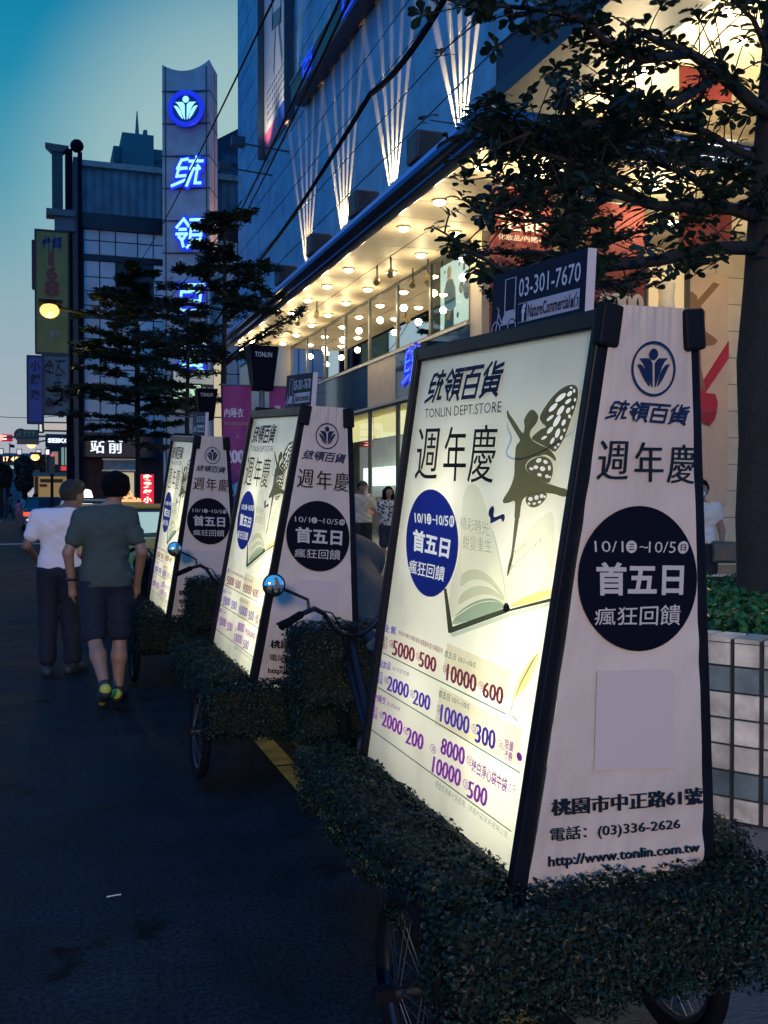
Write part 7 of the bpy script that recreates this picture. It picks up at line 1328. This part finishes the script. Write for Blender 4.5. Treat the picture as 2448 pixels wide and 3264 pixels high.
rc = thing('round_sign', 'round red bordered sign half hidden behind the green road sign', 'road sign', atY(66, 1386, 57)); m = MB(); m.tube([(0, 0, 0), (0, .08, 0)], .34, 28); m.build('disc', mat('sign pale'), rc); m = MB(); m.ring((0, 0, 0), .29, .055, 'y', 32, 6); m.build('border', mat('sign red', (.35, .03, .05), .5), rc)
sgp = thing('traffic_signal', 'traffic signal on a post seen from behind before the far crossing', 'traffic light', (atY(166, 1600, 40).x, 40, 0)); H1 = atY(0, 1453, 40).z; H2 = atY(0, 1512, 40).z
m = MB(); m.tube([(0, 0, 0), (0, 0, H2)], .055, 10); m.build('pole', mat('dark post', (.008, .014, .018), .7, spec=.05), sgp); m = MB(); m.box(-.11, .11, -.1, .1, H2, H1); m.build('housing', mat('dark green housing', (.01, .05, .05), .5), sgp, bevel=.02); m = MB(); m.ball((.0, -.0, H1+.05), .05); m.build('cap_lamp', glow('small red lamp', (1, .05, .1), 1.5), sgp)
def street_lamp(px, py_, Y, label, r_, col, es, arm=None, en=0):
    c = atY(px, py_, Y); o = thing('street_lamp', label, 'street lamp', (c.x, Y, c.z)); MB().ball((0, 0, 0), (r_, r_, r_*.8), 14).build('lamp', glow('lamp %d' % px, col, es), o, smooth=True)
    if arm:
        m = MB(); pts = [Vector((0, 0, r_*.7))]+[atY(x, y, Y)-c for x, y in arm]; m.tube(pts, .05, 8)
        m.tube([pts[-1], Vector((pts[-1].x, 0, -c.z))], .07, 8); m.build('pole', mat('dark post'), o)
        h = MB(); h.box(-r_*1.1, r_*1.3, -r_*.6, r_*.6, r_*.6, r_*1.1); h.build('head', mat('dark post'), o, bevel=.03)
    if en: lamp('street_lamp_light', 'POINT', (0, -.2, -.35), en, col, o, shadow_soft_size=r_)
    return o
street_lamp(158, 990, 30, 'orange glowing street lamp on a long arm before the yellow sign', .27, (1, .56, .16), 1.7, [(200, 985), (262, 998), (330, 1012), (438, 1035)], 160)
street_lamp(100, 1417, 70, 'orange street lamp below the green road sign', .3, (1, .58, .2), 1.7, [(110, 1412), (140, 1405), (150, 1404)], 150)
street_lamp(112, 1457, 80, 'orange street lamp before the round dark trees', .33, (1, .56, .2), 1.7, [(122, 1453), (150, 1448)], 150)
def round_tree(px, pyc, Y, w_, h_, label, seed):
    c = atY(px, pyc, Y); o = thing('round_tree', label, 'tree', (c.x, Y, 0), 0, 'round dark trees near the station'); rd = random.Random(seed); s = Y/3200; m = MB()
    for _ in range(26):
        d = Vector((rd.gauss(0, 1), rd.gauss(0, 1), rd.gauss(0, 1))).normalized(); leaf_cloud(m, (d.x*w_*s*.33, d.y*w_*s*.33, c.z+d.z*h_*s*.33), (w_*s*.2, w_*s*.2, h_*s*.17), 110, .5, rd)
    m.build('crown', leafmat('far leaf', (.006, .014, .016), (.012, .025, .022), .1, .7), o); MB().tube([(0, 0, 0), (0, 0, c.z)], .2, 8).build('trunk', bark, o)
round_tree(78, 1512, 78, 74, 108, 'round dark tree in front of the station, left of the lower lamp', 1); round_tree(128, 1490, 84, 70, 80, 'dark tree behind the lower orange street lamp', 2); round_tree(2, 1515, 78, 34, 70, 'dark tree at the left picture edge under the digital clock', 3); round_tree(24, 1520, 95, 20, 70, 'narrow dark tree under the digital clock', 4)
# distant roofs
tb = thing('tower_block', 'distant grey green tower block with a roof antenna behind the gridded building', 'building', (atY(370, 600, 120).x, 120, 0)); tx0 = tb.location.x
a, b, c, d = rect(394, 432, 490, 1580, 120); m = MB(); m.box(a-tx0, b-tx0, 0, 10, 0, d); a2, b2, c2, d2 = rect(368, 458, 394, 1580, 120); m.box(a2-tx0, b2-tx0-.02, 1, 9, 0, d2); a2, b2, c2, d2 = rect(490, 474, 560, 1580, 120); m.box(a2-tx0+.02, b2-tx0, 1, 9, 0, d2); m.build('wall', mat('far tower wall', (.05, .12, .14), .8, var=.2, vscale=.2), tb)
for xa, ya in ((372, 498), (372, 520), (498, 500), (512, 500), (498, 520), (512, 520)):
    a3, b3, c3, d3 = rect(xa, ya, xa+9, ya+10, 119.9); m = MB(); m.box(a3-tx0, b3-tx0, .85, 1.1, c3, d3); m.build('window', mat('far window', (.01, .03, .04), .3), tb)
m = MB(); p_ = atY(437, 432, 122); m.tube([(p_.x-tx0, 2, p_.z), (p_.x-tx0, 2, atY(437, 355, 122).z)], [.25, .06], 6); p_ = atY(463, 430, 122); m.box(p_.x-tx0-.2, p_.x-tx0+.25, 2, 3, p_.z-.2, p_.z+.6); m.build('antenna', mat('far metal', (.1, .14, .15), .6), tb)
db = thing('dark_block', 'dark building with window bands between the pylon and the blue store', 'building', (atY(690, 600, 75).x, 75, 0)); dx0 = db.location.x
a, b, c, d = rect(690, 432, 800, 1580, 75); m = MB(); m.add([(0, 0, 0), (b-dx0, 0, 0), (b-dx0, 0, d+1.0), (0, 0, d-.6), (0, 8, 0), (b-dx0, 8, 0), (b-dx0, 8, d+1.0), (0, 8, d-.6)], [(0, 1, 2, 3), (5, 4, 7, 6), (4, 0, 3, 7), (1, 5, 6, 2), (3, 2, 6, 7)]); m.build('wall', mat('dark block wall', (.015, .03, .06), .7, var=.3, vscale=.5), db)
for yy in (500, 545, 640, 700, 780): a2, b2, c2, d2 = rect(704, yy, 800, yy+18, 75); m = MB(); m.box(a2-dx0, b2-dx0, -.06, 0, c2, d2); m.build('window', mat('block window', (.03, .08, .12), .25, var=.6, vscale=.8), db)
# lit sign at the pylon foot
sign((552, 1185, 680, 1222), 44.2, 'pale shop board at the foot of the pylon', mat('pale foot board', (.4, .42, .38), .5, emit=(.8, .85, .7), es=.25), None)
sign((552, 1228, 640, 1270), 44.1, 'pale green lit floor sign at the foot of the pylon', mat('green lit board', (.4, .6, .4), .5, emit=(.65, .95, .6), es=.7), [('8F', .08, .24, .4, .7, 0, 0)], txt=mat('dark sign ink'))
lc = thing('lit_column', 'warm lit column between the pylon and the end of the canopy', 'column', (atY(697, 1300, 43.6).x, 43.6, 0)); m = MB(); m.box(-.16, .16, 0, .3, 0, 7.5); m.build('shaft', mat('warm column', (.6, .5, .3), .5, emit=(1, .8, .45), es=.5), lc)
# overhead wires
def wire(label, pts, r, sag=.3, n=24, m_=None):
    P = [Vector(p) for p in pts]; q = []
    for a, b in zip(P[:-1], P[1:]):
        for i in range(n): s = i/n; q.append(a.lerp(b, s)-Vector((0, 0, 4*sag*s*(1-s))))
    q.append(P[-1]); tag(MB().tube(q, r, 6).build('overhead_cable', m_ or mat('black cable', (.004, .006, .012), .8, spec=.05)), label, 'cable', 'overhead cables along the street')
wire('thickest black cable, sweeping from the tree top down to the lamp post trees', [atY(1480, -120, 6.5), atY(1180, 300, 9.5), atY(800, 860, 21), atY(560, 1180, 34)], .028, .12)
wire('thin cable crossing the sky and the pylon', [atY(900, -60, 9), atY(420, 870, 40)], .012, .25)
wire('upper of two thin cables across the blue facade', [atY(1110, -60, 8), atY(600, 960, 38)], .014, .3)
wire('lower of two thin cables across the blue facade', [atY(1140, -60, 8), atY(640, 900, 38)], .014, .35)
wire('thin pale cable running through the tree crowns', [atY(770, 640, 26), atY(380, 1080, 38)], .014, .5)
wire('long drooping cable over the far road', [atY(-60, 1322, 60), atY(240, 1318, 60)], .02, .2)
# street lamp behind the camera, seen only as a bright point in the tricycle mirrors; it lights the end panels
lp = thing('street_lamp', 'warm street lamp standing behind the viewer, mirrored in the tricycle mirrors', 'street lamp', (-5.6, -13, PZ))
m = MB(); m.tube([(0, 0, 0), (0, 0, 4.0), (.3, .1, 4.4), (1.2, .4, 4.55)], .06, 10); m.build('pole', mat('dark post'), lp, smooth=True); MB().ball((1.3, .45, 4.47), (.2, .2, .12), 14).build('lamp', glow('lamp behind', (1, .7, .4), 30), lp, smooth=True)
l = lamp('street_lamp_light', 'SPOT', (1.3, .45, 4.2), 5400, (1, .7, .48), lp, shadow_soft_size=.7, spot_size=R(64), spot_blend=.7); aim(l, (5.6, 17, -3.2))
